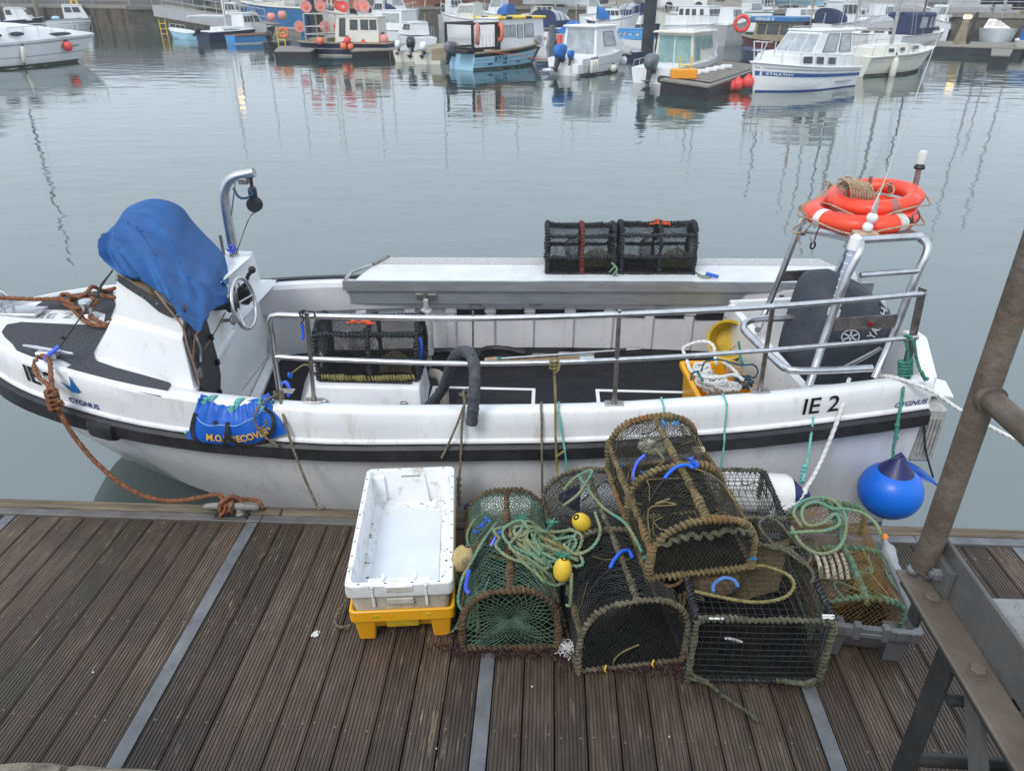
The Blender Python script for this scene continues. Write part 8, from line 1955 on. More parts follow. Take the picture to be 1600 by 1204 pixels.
b = FB('dinghy', 'low black dinghy with a big black outboard by the yellow ladder', (-18.086,51.135,-0.45), (-17.974,54.442,-0.45), 1.5, .5, .6, F_BLACK, deck=F_BLACK, rake=.2); b.outboard(0, F_ENG, 12, sc=1.25, h=.35)
# ---- navy fishing boat with pot reels
b = FB('fishing_boat', 'navy fishing boat with pink floats and weathered white wheelhouse', (-8.954,45.511,-0.45), (-14.573,46.236,-0.45), 2.6, .95, 1.0, F_NAVY, deck=F_TAN, rake=.15, gun=F_TAN, gunw=.12, boot=F_CREAM, stripes=((.50, .58, F_GREY),), tw=.9, full=5)
L = b.L
wh = b.cabin(-2.2, .4, 1.7, 1.0, 2.8, rf=.15, m=F_CREAM, roof=True, side=((.1, .5, .9, 1.6), (.6, 1.05, .9, 1.6), (1.25, 1.7, .9, 1.6), (2.0, 2.35, .4, 1.7)))
for x in (.9, 2.1):
 for y in (-.95, .95): mb = MB(); mb.tube([(x, y, .9), (x, y, 3.0)], .045, 6); b.part('gantry_post', mb, F_MAST)
for z in (1.55, 2.1, 3.0): mb = MB(); mb.tube([(.9, -.95, z), (2.1, -.95, z)], .035, 6); mb.tube([(.9, .95, z), (2.1, .95, z)], .035, 6); mb.tube([(.9, -.95, z), (.9, .95, z)], .035, 6); mb.tube([(2.1, -.95, z), (2.1, .95, z)], .035, 6); b.part('gantry_rail', mb, F_MAST)
b.box('pot_stack', .95, 2.05, -.8, .8, .95, 1.25, F_TAN); b.box('fish_box', -.1, .5, -.9, -.3, .95, 1.5, F_WHITE); b.box('blue_box', -1.0, -.3, -1.0, -.4, .95, 1.25, F_BLUE)
RG = 'pink line reels and floats around the navy fishing boat'
for p, r_, m, lb in (((-14.092,46.5,2.011), .38, F_PINK, 'faded pink float left of the dark pile at the top of the photo'), ((-13.272,46.5,2.044), .36, F_PINK, 'faded pink float just right of the dark pile at the top'), ((-12.325,47,2.07), .30, F_RED, 'left one of the crimson pair of floats at the top'), ((-11.968,46.6,2.011), .36, F_RED, 'right crimson float of the top pair with round face'), ((-11.167,47,2.071), .36, F_PINK, 'left pink float above the wheelhouse roof'), ((-10.743,46.6,2.044), .38, F_PINK, 'right pink float above the wheelhouse roof'),
                     ((-14.449,46,1.007), .36, F_PINK, 'dull pink float on the left gantry post of the navy boat'), ((-12.822,45.5,1.028), .36, F_PINK, 'pink float on the right gantry post above the white box'), ((-12.317,46.5,0.993), .32, F_RED, 'dark red float beside the white wheelhouse door'), ((-10.865,45.5,1.194), .22, F_RED, 'small red float on the wheelhouse side')):
 root = thing('line_reel', lb, 'float', p, RG)
 mb = MB(); r_ *= .85; mb.lathe([(r_ * .35, -.10), (r_ * .95, -.12), (r_, -.08), (r_ * .9, -.04), (r_ * .9, .04), (r_, .08), (r_ * .95, .12), (r_ * .35, .10)], Matrix.Rotation(R(90), 4, 'X') @ Matrix.Rotation(.3, 4, 'Y'), 18); mb.build('reel_rim', m, root, smooth=35, world=False)
 mb = MB(); mb.lathe([(r_ * .2, -.15), (r_ * .34, -.14), (r_ * .34, .14), (r_ * .2, .15)], Matrix.Rotation(R(90), 4, 'X') @ Matrix.Rotation(.3, 4, 'Y'), 12); mb.build('reel_hub', F_ORG if m == F_PINK else F_PINK, root, smooth=35, world=False)
OG = 'orange round fenders by the navy fishing boat'
for p, r_, m, lb in (((-12.945,44.6,0.352), .20, F_ORG, 'rusty orange ball fender on the hull of the navy fishing boat'), ((-11.383,44.6,0.389), .19, F_RED, 'top ball of the red orange trio beside the navy hull'), ((-11.633,44.6,0.095), .20, F_ORG, 'left ball of the red orange trio low on the navy hull'), ((-11.237,44.6,0.064), .18, F_ORG, 'right ball of the red orange trio low on the navy hull'), ((-10.59,45,0.207), .17, F_RED, 'single red ball on the pontoon right of the trio'), ((-9.976,45,0.143), .17, F_RED, 'red ball half hidden behind white planks on the pontoon'), ((-9.486,45.2,0.395), .30, F_PINK, 'big faded peach ball fender standing on the pontoon')):
 ballf(lb, p, r_, m, OG)
pontf('dark weedy pontoon with vertical fender planks at centre left', [(-10.612,42.03,-0),(-8.211,43.659,-0),(-8.655,48.866,-0),(-11.485,47.465,-0)], 0.0, .4, F_CONC, F_BLACK)
root = thing('fender_planks', 'vertical dark fender planks on the front of the centre left pontoon', 'planks', (-10.048,45.952,-0.45))
A, C = Vector((-10.458,42.53,0)), Vector((-8.386,43.651,0))
for k in range(12): p = A.lerp(C, (k + .5) / 12); mb = MB(); mb.box(p.x - .07, p.x + .07, p.y - .12, p.y - .02, WL, -.02, .01); mb.build('plank', F_WOOD if k % 3 == 0 else F_PILE, root)
for P0, P1, lb in (((-10.64,44.821,0.02), (-9.966,45.415,0.02), 'left white plank lying on the centre left pontoon'), ((-9.756,46.001,0.02), (-9.168,46.618,0.02), 'right white plank lying on the centre left pontoon')):
 mb = MB(); mb.slab([P0, P1, (P1[0], P1[1] + .5, P1[2]), (P0[0], P0[1] + .5, P0[2])], (0, 0, .12)); single(mb.build('white_plank', F_WHITE, None), lb, 'plank')
# ---- white motor boats in the middle left
b = FB('motor_boat', 'white pilothouse motor boat with big raked windscreen behind the pontoon', (-10.364,58.548,-0.45), (-12.95,60.056,-0.45), 2.6, 1.0, 1.25, F_WHITE, rake=.5)
b.cabin(-1.6, 1.2, 2.2, 1.1, 2.9, rf=.8, tum=.15, roof=True, side=((.3, 1.2, .75, 1.5), (1.35, 2.2, .75, 1.5)), front=((-.46, -.02, .65, 1.55), (.02, .46, .65, 1.55)), glass=F_PALEGL)
b = FB('motor_boat', 'small white cabin boat left of the black gantry frame', (-8.188,52.893,-0.45), (-10.644,56.984,-0.45), 2.0, .8, 1.05, F_WHITE, rake=.4)
b.cabin(-1.2, 1.3, 1.6, .95, 2.0, rf=.7, tum=.12, roof=True, side=((.3, .9, .45, .9), (1.05, 1.7, .45, .9)), front=((-.46, -.02, .4, .95), (.02, .46, .4, .95)), glass=F_GLASS); b.rail(.1, .4, .8, 4)
b = FB('motor_boat', 'cream sterned boat with a big tilted black outboard at centre', (-7.48,41.145,-0.45), (-7.311,47.107,-0.45), 2.0, .75, 1.0, F_CREAM, deck=F_GREY, rake=.5); b.outboard(-.35, F_ENG, 22, sc=1.45, h=.25); b.outboard(.45, F_WHITE, 25, sc=1.0, h=.2)
b = FB('motor_boat', 'pale sterned boat with white topped outboard next to brown board', (-6.182,39.656,-0.45), (-5.75,46.163,-0.45), 2.1, .75, 1.0, F_CREAM, deck=F_TAN, rake=.5, gun=F_TAN); b.outboard(.15, F_WHITE, 32, sc=1.15, h=.15)
mb = MB(); P = [(-5.688,37.9,0.36),(-4.799,37.9,0.446),(-4.821,37.9,-0.11),(-5.714,37.9,-0.141)]; mb.slab(P, (0, .12, 0)); brd = mb.build('stern_board', F_TAN, None); single(brd, 'brown plywood board between the white topped outboards', 'board')
# ---- KY16
b = FB('fishing_boat', 'light blue fishing boat KY16 with yellow edged wheelhouse roof', (-4.177,36.962,-0.45), (-0.942,40.675,-0.45), 2.7, 1.05, 1.62, F_LBLUE, deck=F_TAN, rake=.95, gun=F_TAN, gunw=.16, boot=F_WEEDY, sheer=.25, low=.82, full=2.8)
L = b.L
b.band('bulwark_band', .74, .95, F_BLACK); b.band('bow_panel', .05, .94, F_BLACK, .84, .955); b.band('plank_line', .34, .36, F_STRIPE); b.band('plank_line', .56, .575, F_STRIPE)
b.hull_text('KY16', .245, .42, .46, F_NAVY, -1, font_scale_x=.72, bold=.012)
for t in (.2, .38, .56, .75): p = b.side(t, .30, -1, .02); b.box('scupper', p[0] - .12, p[0] + .12, p[1] - .02, p[1] + .02, p[2] - .035, p[2] + .035, F_BLACK, .005)
wh = b.cabin(-.75, 2.45, 1.9, 1.15, 2.95, rf=.12, m=F_WHITE, roof=True, rt=.06, over=.05, side=((.25, .62, .72, 1.42), (.74, 1.12, .72, 1.42), (1.28, 1.62, .64, 1.42), (1.78, 2.42, .66, 1.46)), front=((-.45, -.03, .7, 1.5), (.03, .45, .7, 1.5)), glass=F_PALEGL)
for sd in (-1, 1):
 for x0_, x1_, m in ((-.8, -.35, F_YEL), (-.28, .05, F_BLACK), (.1, 1.0, F_YEL), (1.05, 1.4, F_BLACK), (1.45, 2.4, F_YEL)):
  mb = MB(); mb.tube([(x0_, sd * .96, 3.0), (x1_, sd * .96, 3.0)], .085, 8); b.part('roof_tube', mb, m, wh, smooth=40)
mb = MB(); mb.tube([(2.42, -.95, 3.0), (2.5, 0, 3.0), (2.42, .95, 3.0)], .085, 8); b.part('roof_tube', mb, F_YEL, wh, smooth=40)
for (xa, ya) in ((-2.55, -1.05), (-.85, -1.05), (-2.55, 1.05), (-.85, 1.05), (-1.05, -1.05)): b.box('frame_post', xa - .06, xa + .06, ya - .06, ya + .06, 1.0, 2.75, F_BLACK)
for (z0_, z1_) in ((2.66, 2.80), (1.22, 1.36)):
 for y in (-1.05, 1.05): b.box('frame_beam', -2.6, -.8, y - .055, y + .055, z0_, z1_, F_BLACK)
 b.box('frame_beam', -2.6, -2.48, -.99, .99, z0_ + .002, z1_ - .002, F_BLACK)
for k in range(7): b.box('mesh_bar', -2.4 + k * .24, -2.38 + k * .24, -1.03, -1.01, 1.37, 2.1, F_RAIL, 0)
b.box('stern_box', -2.9, -1.8, -1.0, 0, 1.0, 1.22, F_BLACK); mb = MB(); mb.lathe([(.24, -.1), (.26, 0), (.24, .1)], Matrix.Translation((1.9, -1.02, 1.65)) @ Matrix.Rotation(R(90), 4, 'X'), 14); b.part('hauler_wheel', mb, F_GREY, smooth=40)
b.outboard(.55, F_ENGG, 16, sc=1.35, h=.0)
ringf('faded pink lifebuoy on the left post of the black gantry frame', b.world((-2.35, -1.18, 2.15)), .36, .10, F_PINK, b.root.rotation_euler.z + .7)
ringf('faded orange lifebuoy on the right post of the black gantry frame', b.world((-.92, -1.2, 2.2)), .33, .09, F_ORG, b.root.rotation_euler.z + 1.1)
mb = MB(); mb.rope([b.world((-1.8, -1.3, 1.1)), b.world((.2, -1.5, .75)), b.world((2.0, -1.4, .35)), b.world((3.3, -.8, .25))], .022, .08); single(mb.build('mooring_line', F_ORG, None), 'slack pinkish mooring line along the light blue hull', 'rope')
pilef('short grey post at the bow of the light blue fishing boat', (0.034,44.527,-0.45), 1.6, .16, False, F_ENGG)
b = FB('motor_cruiser', 'white motor boat with navy framed clear canopy behind the light blue bow', (-1.104,54.575,-0.45), (1.169,60.747,-0.45), 2.6, 1.15, 1.35, F_WHITE, rake=.5, gun=F_NAVYCL)
b.canopy(-1.9, 1.4, 2.2, 1.5, 1.55, F_NAVYCL, ((.05, .28, .06, .42), (.33, .60, .06, .42), (.65, .95, .08, .42)), glass=F_PALEGL); b.outboard(0, F_GREY, 30, sc=1.1)
b = FB('covered_boat', 'boat under a bright blue tarpaulin behind the white centre boat', (2.263,59.166,-0.45), (0.456,54.651,-0.45), 2.2, .95, 1.1, F_WHITE, rake=.4)
mb = MB(); L = b.L; secs = []
for t, h_ in ((0.0, .5), (.25, 1.0), (.45, 1.15), (.7, .7), (.98, .1)):
 p = b.side(t, 1, 1); secs.append([(p[0], -p[1] * 1.04, p[2] - .25), (p[0], -p[1] * .9, p[2] + .05), (p[0], -.1, p[2] + h_), (p[0], .1, p[2] + h_), (p[0], p[1] * .9, p[2] + .05), (p[0], p[1] * 1.04, p[2] - .25)])
mb.loft(secs, cap0=True); b.part('tarpaulin', mb, F_BRCL)
# ---- white centre boat
b = FB('motor_boat', 'white cabin motor boat with blue covered outboard in the centre', (0.601,34.471,-0.45), (3.109,38.321,-0.45), 2.55, .95, 1.35, F_WHITE, boot=F_WEEDY, rake=.45, sheer=.6, stripes=((.50, .53, F_GREY),), full=2.6)
L = b.L
c = b.cabin(-1.15, 1.35, 2.05, 1.0, 2.62, rf=.75, rr=.12, tum=.12, roof=True, over=.14, rt=.10, side=((.75, 1.95, .55, 1.35),), front=((-.46, -.02, .6, 1.45), (.02, .46, .6, 1.45)), rear=((-.42, -.16, .15, 1.5), (-.14, .12, .15, 1.5), (.14, .42, .15, 1.5)), glass=F_PALEGL)
mb = MB(); secs = []
for t, h_ in ((.55, .42), (.7, .36), (.85, .2), (.97, .06)):
 p = b.side(t, 1, 1); secs.append([(p[0], -p[1] * .94, p[2]), (p[0], -p[1] * .7, p[2] + h_), (p[0], p[1] * .7, p[2] + h_), (p[0], p[1] * .94, p[2])])
mb.loft(secs, cap0=True); b.part('foredeck_moulding', mb, F_WHITE, smooth=40)
b.rail(.62, .99, .5, 5); b.outboard(.15, None, 20, sc=1.5, h=.10, cover=F_BRCL); b.outboard(-.45, None, 10, sc=.8, h=.12, cover=F_BRCL)
b.box('swim_platform', -L / 2 - .45, -L / 2 - .02, .3, 1.0, .25, .35, F_WHITE); b.box('swim_platform', -L / 2 - .45, -L / 2 - .02, -1.1, -.75, .18, .7, F_WHITE)
for k, t in enumerate((.13, .17, .21)): cylf(('left', 'middle', 'right')[k] + ' white fender of the three on the centre boat quarter', b.world(tuple(Vector(b.side(t, .52, -1)) + Vector((0, -.12, 0)))), .09, .55, F_CREAM, 'three white fenders on the centre boat')
ballf('small white ball fender amidships on the centre boat', b.world(tuple(Vector(b.side(.5, .25, -1)) + Vector((0, -.16, 0)))), .16, F_CREAM); ballf('white ball fender at the bow of the centre boat', b.world(tuple(Vector(b.side(.86, .42, -1)) + Vector((0, -.16, 0)))), .2, F_WHITE)
mb = MB(); mb.tube([(0.356,38,0.235),(0.396,38.2,0.964)], .12, 8); single(mb.build('red_post', F_RED, None), 'red post standing behind the stern of the centre boat', 'post')
b = FB('motor_cruiser', 'large cream cruiser with navy canopy behind the dark pile', (7.778,64.618,-0.45), (3.45,69.452,-0.45), 3.2, 1.45, 1.8, F_NAVY, rake=.9, gun=F_WHITE, gunw=.2)
mb = MB(); secs = []
for t, h_ in ((.02, .75), (.4, .85), (.6, .75), (.8, .45), (.97, .06)):
 p = b.side(t, 1, 1); secs.append([(p[0], -p[1] * .98, p[2]), (p[0], -p[1] * .8, p[2] + h_), (p[0], p[1] * .8, p[2] + h_), (p[0], p[1] * .98, p[2])])
mb.loft(secs, cap0=True); b.part('superstructure', mb, F_CREAM, smooth=40)
b.canopy(-2.3, .6, 2.5, 2.25, 1.25, F_NAVYCL, ((.08, .3, .08, .4), (.36, .62, .08, .4), (.68, .95, .1, .4)), rake=.5); b.mast(.6, 2.2, 7, F_MASTW, .06, (2.6, .3, .9), False)
b = FB('lifeboat', 'small bright blue enclosed lifeboat with white framed ports', (6.311,52.328,-0.45), (4.307,54.163,-0.45), 2.0, .7, .85, F_WHITE, rake=.3)
b.cabin(-1.35, 1.3, 1.6, .75, 1.55, rf=.5, rr=.3, tum=.2, m=F_BLUE, roof=True, side=((.3, .6, .25, .5), (.95, 1.25, .25, .5), (1.55, 1.85, .25, .55), (1.95, 2.2, .25, .55)), glass=F_PALEGL); b.mast(1.0, 1.4, 5, F_MAST, .03, None, False)
pilef('tall black pile with cone cap between the two white centre boats', (5.198,43.876,-0.45), 3.3, .33)
b = FB('inflatable', 'navy and grey rubber dinghy by the foot of the tall black pile', (4.733,43.415,-0.45), (3.947,44.718,-0.45), 1.5, .5, .65, F_NAVY, deck=F_GREY, rake=.2, gun=F_GREY, gunw=.36)
# ---- pilothouse boat and its finger pontoon
b = FB('motor_boat', 'white pilothouse boat with green tinted glass and grey outboard', (3.938,31.311,-0.45), (7.134,36.563,-0.45), 2.45, .8, 1.15, F_WHITE, boot=F_WEEDY, rake=.7, sheer=.6, full=2.4)
L = b.L
b.cabin(-.95, 1.65, 1.95, .8, 2.45, rf=.45, rr=-.05, tum=.10, m=F_CREAM, roof=True, over=.22, rt=.11, side=((.15, .8, .2, 1.5), (.9, 1.5, .75, 1.48), (1.6, 2.4, .75, 1.48)), front=((-.46, -.02, .7, 1.5), (.02, .46, .7, 1.5)), rear=((-.44, -.02, .1, 1.5), (.02, .44, .1, 1.5)), glass=F_GREENGL)
mb = MB(); secs = []
for t, h_ in ((.62, .40), (.75, .34), (.88, .2), (.98, .05)):
 p = b.side(t, 1, 1); secs.append([(p[0], -p[1] * .94, p[2]), (p[0], -p[1] * .7, p[2] + h_), (p[0], p[1] * .7, p[2] + h_), (p[0], p[1] * .94, p[2])])
mb.loft(secs, cap0=True); b.part('foredeck_moulding', mb, F_WHITE, smooth=40)
b.rail(.6, .99, .5, 6); b.rail(.02, .22, .35, 3); b.outboard(-.1, F_ENGG, 14, sc=1.5, h=.05)
for sd in (-.5, .5): mb = MB(); mb.tube([(-.9, sd, 2.72), (1.0, sd, 2.72)], .025, 6); b.part('roof_rail', mb, F_RAIL)
fp_ = pontf('grey decked finger pontoon end with black fender edge in front of the pilothouse boat', [(3.889,28.328,0),(5.221,26.154,0),(9.159,34.068,0),(7.686,36.305,0)], 0.0, .45, F_CONC, F_BLACK)
A, C, D_ = [Vector(p) for p in [(4.019,29.273,-0.09),(5.395,27.026,-0.09),(9.465,35.204,-0.09)]]
mb = MB(); mb.tube([A, C, D_], .13, 8); mb.build('edge_fender', F_BLACK, fp_, smooth=30)
for k in range(14):
 p0, p1 = A.lerp(Vector((7.942,37.515,-0.09)), (k + .5) / 14), C.lerp(D_, (k + .5) / 14); mb = MB(); mb.tube([p0 + Vector((0, 0, .095)), p1 + Vector((0, 0, .095))], .006, 4); mb.build('deck_joint', F_BLACK, fp_)
ladderf('yellow ladder on the end of the finger pontoon below the orange box', (4.95,29.603,-0.45), 1.1, .42, -.2)
mb = MB(); c = (4.767,28.593,0); mb.box(c[0] - .45, c[0] + .45, c[1] - .2, c[1] + .3, .0, .32, .03); single(mb.build('orange_box', mat('far_orange_box', (.75, .30, .02), None, .5), None), 'orange plastic box behind the yellow ladder on the finger pontoon', 'box')
for k in range(5): c = vlerp((5.38,29.965,0.05), (7.143,32.75,0.05), k / 4); mb = MB(); mb.box(c[0] - .22, c[0] + .22, c[1] - .12, c[1] + .12, .0, .14, .03); single(mb.build('pontoon_fender', F_WHITE, None), ('nearest', 'second', 'middle', 'fourth', 'farthest')[k] + ' white block fender along the pontoon by the pilothouse boat', 'fender', 'white block fenders on the finger pontoon')
b = FB('fishing_boat', 'white topped blue hulled fishing boat heading right behind the pilothouse boat', (9.194,62.864,-0.45), (12.365,59.66,-0.45), 2.9, 1.5, 1.8, F_DBLUE, rake=.5, gun=F_WHITE, gunw=.16, stripes=((.72, .98, F_WHITE),))
b.cabin(-1.2, 1.7, 2.0, 1.5, 3.25, rf=.25, roof=True, side=((.15, .5, .95, 1.5), (.75, 1.1, .95, 1.5), (1.35, 1.7, .95, 1.5), (2.1, 2.4, .95, 1.5)), front=((-.45, -.17, .9, 1.5), (-.14, .14, .9, 1.5), (.17, .45, .9, 1.5))); b.rail(.5, .98, .8, 6, r=.02); b.mast(1.2, 3.0, 5, F_MAST, .04, None, False); b.box('deckhouse', -2.4, -1.25, -.8, .8, 1.5, 2.3, F_WHITE)
b = FB('motor_cruiser', 'white cruiser with bright blue cockpit canopy at upper right of the pile', (17.929,76.041,-0.45), (14.379,75.868,-0.45), 2.4, 1.1, 1.4, F_WHITE, rake=.6); b.cabin(-1.0, 1.5, 1.9, 1.2, 1.9, rf=.7, side=((.3, 1.6, .2, .5),)); b.canopy(-2.4, -.2, 2.0, 1.4, 1.2, F_BRCL, (), rake=.2)
b = FB('fishing_boat', 'green hulled boat with white deckhouse left of the blue roofed wheelhouse', (15.451,59.811,-0.45), (13.096,60.502,-0.45), 2.4, 1.0, 1.05, F_GREEN, deck=F_TAN, rake=.15, gun=F_CREAM, boot=F_TAN, full=6, tw=.95)
b.cabin(-1.6, .4, 1.7, 1.05, 2.7, rf=.1, roof=True, roof_m=F_GREEN, side=((.2, .7, .8, 1.35), (1.0, 1.5, .8, 1.35)))
ringf('red and white lifebuoy on the rail of the green hulled boat', (12.181,53,0.985), .42, .12, F_RED, 0)
b = FB('fishing_boat', 'maroon hulled boat with blue wheelhouse roof lettered Venus', (14.335,48.166,-0.45), (12.042,50.23,-0.45), 2.5, .95, 1.3, mat('far_maroon_paint', (.09, .03, .03), (.14, .045, .04), .5, scale=2), deck=F_TAN, rake=.5, gun=F_TAN)
c = b.cabin(-1.5, .8, 2.0, 1.0, 2.35, rf=.1, m=F_TAN, side=((.15, .6, .45, 1.15), (.75, 1.45, .45, 1.15), (1.6, 2.1, .45, 1.15)), front=((-.45, -.05, .45, 1.15), (.05, .45, .45, 1.15)), glass=F_GLASS)
mb = MB(); mb.box(-1.75, 1.05, -1.2, 1.2, 2.355, 2.75, .06); b.part('wheelhouse_roof', mb, F_DBLUE, c)
mb = MB(); vv, ff = text_geo('VENUS II', .30, bold=.006, shear=.2); mb.add([(.72 - p * 1.05, 1.206, 2.46 + q) for p, q in vv], ff); b.part('name_lettering', mb, F_WHITE, c)
b = FB('dinghy', 'navy covered dinghy between finger pontoon and the white bow', (10.946,42.046,-0.45), (10.708,45.049,-0.45), 1.4, .7, .8, F_NAVY, deck=F_NAVYCL, rake=.2)
# ---- Strathy
b = FB('motor_boat', 'white motor boat Strathy with blue stripes and three cabin windows', (11.263,31.669,-0.45), (7.361,28.91,-0.45), 2.75, .98, 1.42, F_WHITE, rake=.25, sheer=.55, gun=F_WHITE, gunw=.10, stripes=((.55, .70, F_STRIPE), (-.02, .05, F_STRIPE)), full=3.0, low=.88)
L = b.L
b.band('hull_moulding', .80, .84, F_GREY)
mb = MB(); secs = []
for t, h_, w_ in ((.10, .5, .84), (.35, .6, .84), (.6, .62, .80), (.75, .55, .72), (.88, .36, .6), (.97, .08, .3)):
 p = b.side(t, 1, 1); w2 = abs(p[1]); secs.append([(p[0], -w2 * .88, p[2] - .02), (p[0], -w2 * w_, p[2] + h_), (p[0], w2 * w_, p[2] + h_), (p[0], w2 * .88, p[2] - .02)])
mb.loft(secs, cap0=True, cap1=True); tr = b.part('coachroof', mb, F_WHITE, smooth=30)
for t0, t1 in ((.35, .44), (.50, .575), (.62, .70)):
 q = []
 for t, f in ((t0, .22), (t1, .22), (t1, .74), (t0, .74)):
  p = b.side(t, 1, 1); h_ = table([(.1, .5), (.35, .6), (.6, .62), (.75, .55)], t); q.append((p[0], abs(p[1]) * lerp(.88, .83, f) + .012, p[2] - .02 + h_ * f))
 mb = MB(); mb.slab(q, (0, .012, 0)); b.part('window', mb, F_GLASS, tr)
z0 = b.zs(.4) + .58
b.cabin(-1.75, .55, 2.0, z0 - .02, z0 + 1.05, rf=.55, rr=.02, tum=.14, roof=True, over=.05, rt=.08, side=((.12, .80, .12, .95), (1.0, 1.75, .12, .95)), front=((-.47, -.18, .15, .95), (-.15, .15, .15, .95), (.18, .47, .15, .95)), glass=F_PALEGL)
b.box('blue_hatch', .75, 1.55, -.45, .45, z0 + .0, z0 + .10, F_LBLUE)
b.rail(.02, .98, .55, 9, r=.016); b.hull_text('STRATHY', .94, .585, .17, F_WHITE, 1, bold=.004, font_scale_x=1.1)
b.mast(-.2, z0 + 1.0, 1.6, F_MASTW, .03, None, False)
mb = MB(); p = b.side(.22, .34, 1, .03); mb.box(p[0] - .5, p[0] + .5, p[1] - .02, p[1] + .05, p[2] - .04, p[2] + .04, .01); b.part('fender_rail', mb, F_GREY)
mb = MB()
for sd in (-.35, .35): mb.tube([(L / 2 + .02, sd * .3, 1.4), (L / 2 - .05, sd, 2.3), (L / 2 - .3, sd, 2.3)], .025, 6); mb.tube([(L / 2 - .5, sd, 1.5), (L / 2 - .5, sd, 2.3)], .025, 6)
mb.tube([(L / 2 - .05, -.35, 2.3), (L / 2 - .05, .35, 2.3)], .025, 6); mb.tube([(L / 2, -.33, 1.9), (L / 2, .33, 1.9)], .02, 6); b.part('pulpit', mb, F_RAIL)
for p, r_, lb in (((6.548,29,-0.268), .20, 'left pink ball fender at the white bow with blue stripes'), ((6.818,29,-0.223), .21, 'middle pink ball fender beside the pontoon corner'), ((7.149,28.9,-0.125), .21, 'right pink ball fender tucked under the white bow')): ballf(lb, p, r_, F_RED, 'pink ball fenders at the pontoon corner', cone=F_RED)
# ---- yachts at the right
b = FB('sailing_yacht', 'cream sailing yacht with pointed bow at the right of the striped boat', (12.924,35.074,-0.45), (16.952,37.673,-0.45), 2.8, 1.1, 1.42, F_CREAM, boot=F_WEEDY, rake=1.0, sheer=.6, gun=F_CREAM, gunw=.05, stripes=((.84, .90, F_GREY), (.72, .74, F_TAN)), full=2.0, low=.75)
mb = MB(); secs = []
for t, h_, w_ in ((.12, .40, .6), (.35, .45, .62), (.6, .42, .55), (.75, .32, .45), (.86, .06, .3)):
 p = b.side(t, 1, 1); w2 = abs(p[1]); secs.append([(p[0], -w2 * (w_ + .1), p[2] - .02), (p[0], -w2 * w_, p[2] + h_), (p[0], w2 * w_, p[2] + h_), (p[0], w2 * (w_ + .1), p[2] - .02)])
mb.loft(secs, cap0=True, cap1=True); tr = b.part('coachroof', mb, F_CREAM, smooth=30)
for t0, t1 in ((.28, .34), (.42, .47), (.58, .66)):
 q = []
 for t, f in ((t0, .3), (t1, .3), (t1, .75), (t0, .75)):
  p = b.side(t, 1, 1); h_ = .43; q.append((p[0], -(abs(p[1]) * (.62 + .1 * (1 - f)) + .012), p[2] + h_ * f))
 mb = MB(); mb.slab(q, (0, -.012, 0)); b.part('window', mb, F_GLASS, tr)
b.rail(.02, .99, .55, 8, r=.014, m=F_MAST); b.mast(.1, 1.5, 10.5, F_MAST, .085, (3.0, .9, .12), True)
cylf('long stained white fender on the side of the cream yacht', b.world(tuple(Vector(b.side(.30, .42, -1)) + Vector((0, -.15, 0)))), .14, .85, F_CREAM)
b = FB('sailing_yacht', 'white yacht with boxy navy cockpit tent behind the cream yacht', (20.42,50.64,-0.45), (25.952,55.898,-0.45), 3.0, 1.2, 1.5, F_WHITE, rake=.8, gun=F_GREY)
ct = b.box('cockpit_tent', -2.0, .7, -1.15, 1.15, 1.15, 2.95, F_NAVYCL, .15)
for (x0_, x1_) in ((-1.6, -.6), (-.25, .1), (.25, .6)): mb = MB(); mb.slab([(x0_, -1.156, 1.75), (x1_, -1.156, 1.75), (x1_ - .05, -1.156, 2.6), (x0_ + .1, -1.156, 2.6)], (0, -.012, 0)); b.part('clear_panel', mb, F_PALEGL, ct)
b.cabin(.72, 2.6, 1.7, 1.25, 2.05, rf=.5, side=((.2, .9, .2, .5), (1.0, 1.5, .2, .5)), glass=F_GLASS); b.mast(.9, 1.9, 10, F_PILE, .07, (3.2, .9, .15), True)
b = FB('sailing_yacht', 'white yacht with grey spray hood and navy bimini left of the navy tent', (22.272,53.109,-0.45), (18.137,52.906,-0.45), 2.9, 1.15, 1.45, F_WHITE, rake=.9, gun=F_GREY)
b.cabin(-1.0, 2.0, 1.8, 1.2, 1.75, rf=.8, side=((.3, 1.0, .15, .4), (1.3, 1.9, .15, .4)), glass=F_GLASS); b.canopy(-1.4, .4, 2.0, 1.7, 1.0, F_GREY, ((.1, .9, .12, .45),), rake=.4, glass=F_PALEGL); b.canopy(-2.9, -1.5, 2.0, 1.9, 1.1, F_NAVYCL, (), rake=.1, name='bimini'); b.mast(.9, 1.7, 11, F_MAST, .075, (2.9, .9, .1), True)
b = FB('motor_cruiser', 'long white cruiser with four small side ports near the right quay', (30.084,85.123,-0.45), (23.645,84.808,-0.45), 3.2, 1.2, 1.7, F_WHITE, rake=.9, gun=F_GREEN, gunw=.2, stripes=((.70, .86, F_NAVY),))
b.cabin(-2.2, 2.6, 2.2, 1.6, 2.4, rf=.8, side=((.4, .8, .25, .5), (1.4, 1.8, .25, .5), (2.4, 2.8, .25, .5), (3.3, 3.7, .25, .5))); b.cabin(-1.6, .8, 1.8, 2.42, 3.4, rf=.5, roof=True, side=((.2, 1.0, .3, .8), (1.2, 2.0, .3, .8))); b.rail(.3, .99, .6, 7, r=.02)
b = FB('motor_boat', 'white cruiser behind the navy cockpit tent with long side windows', (25.085,60.282,-0.45), (30.467,65.727,-0.45), 2.8, 1.2, 1.5, F_WHITE, rake=.8); b.cabin(-1.6, 1.8, 2.0, 1.3, 2.4, rf=.8, roof=True, side=((.3, .9, .4, .9), (1.0, 1.6, .4, .9), (1.7, 2.3, .4, .9)), glass=F_PALEGL)
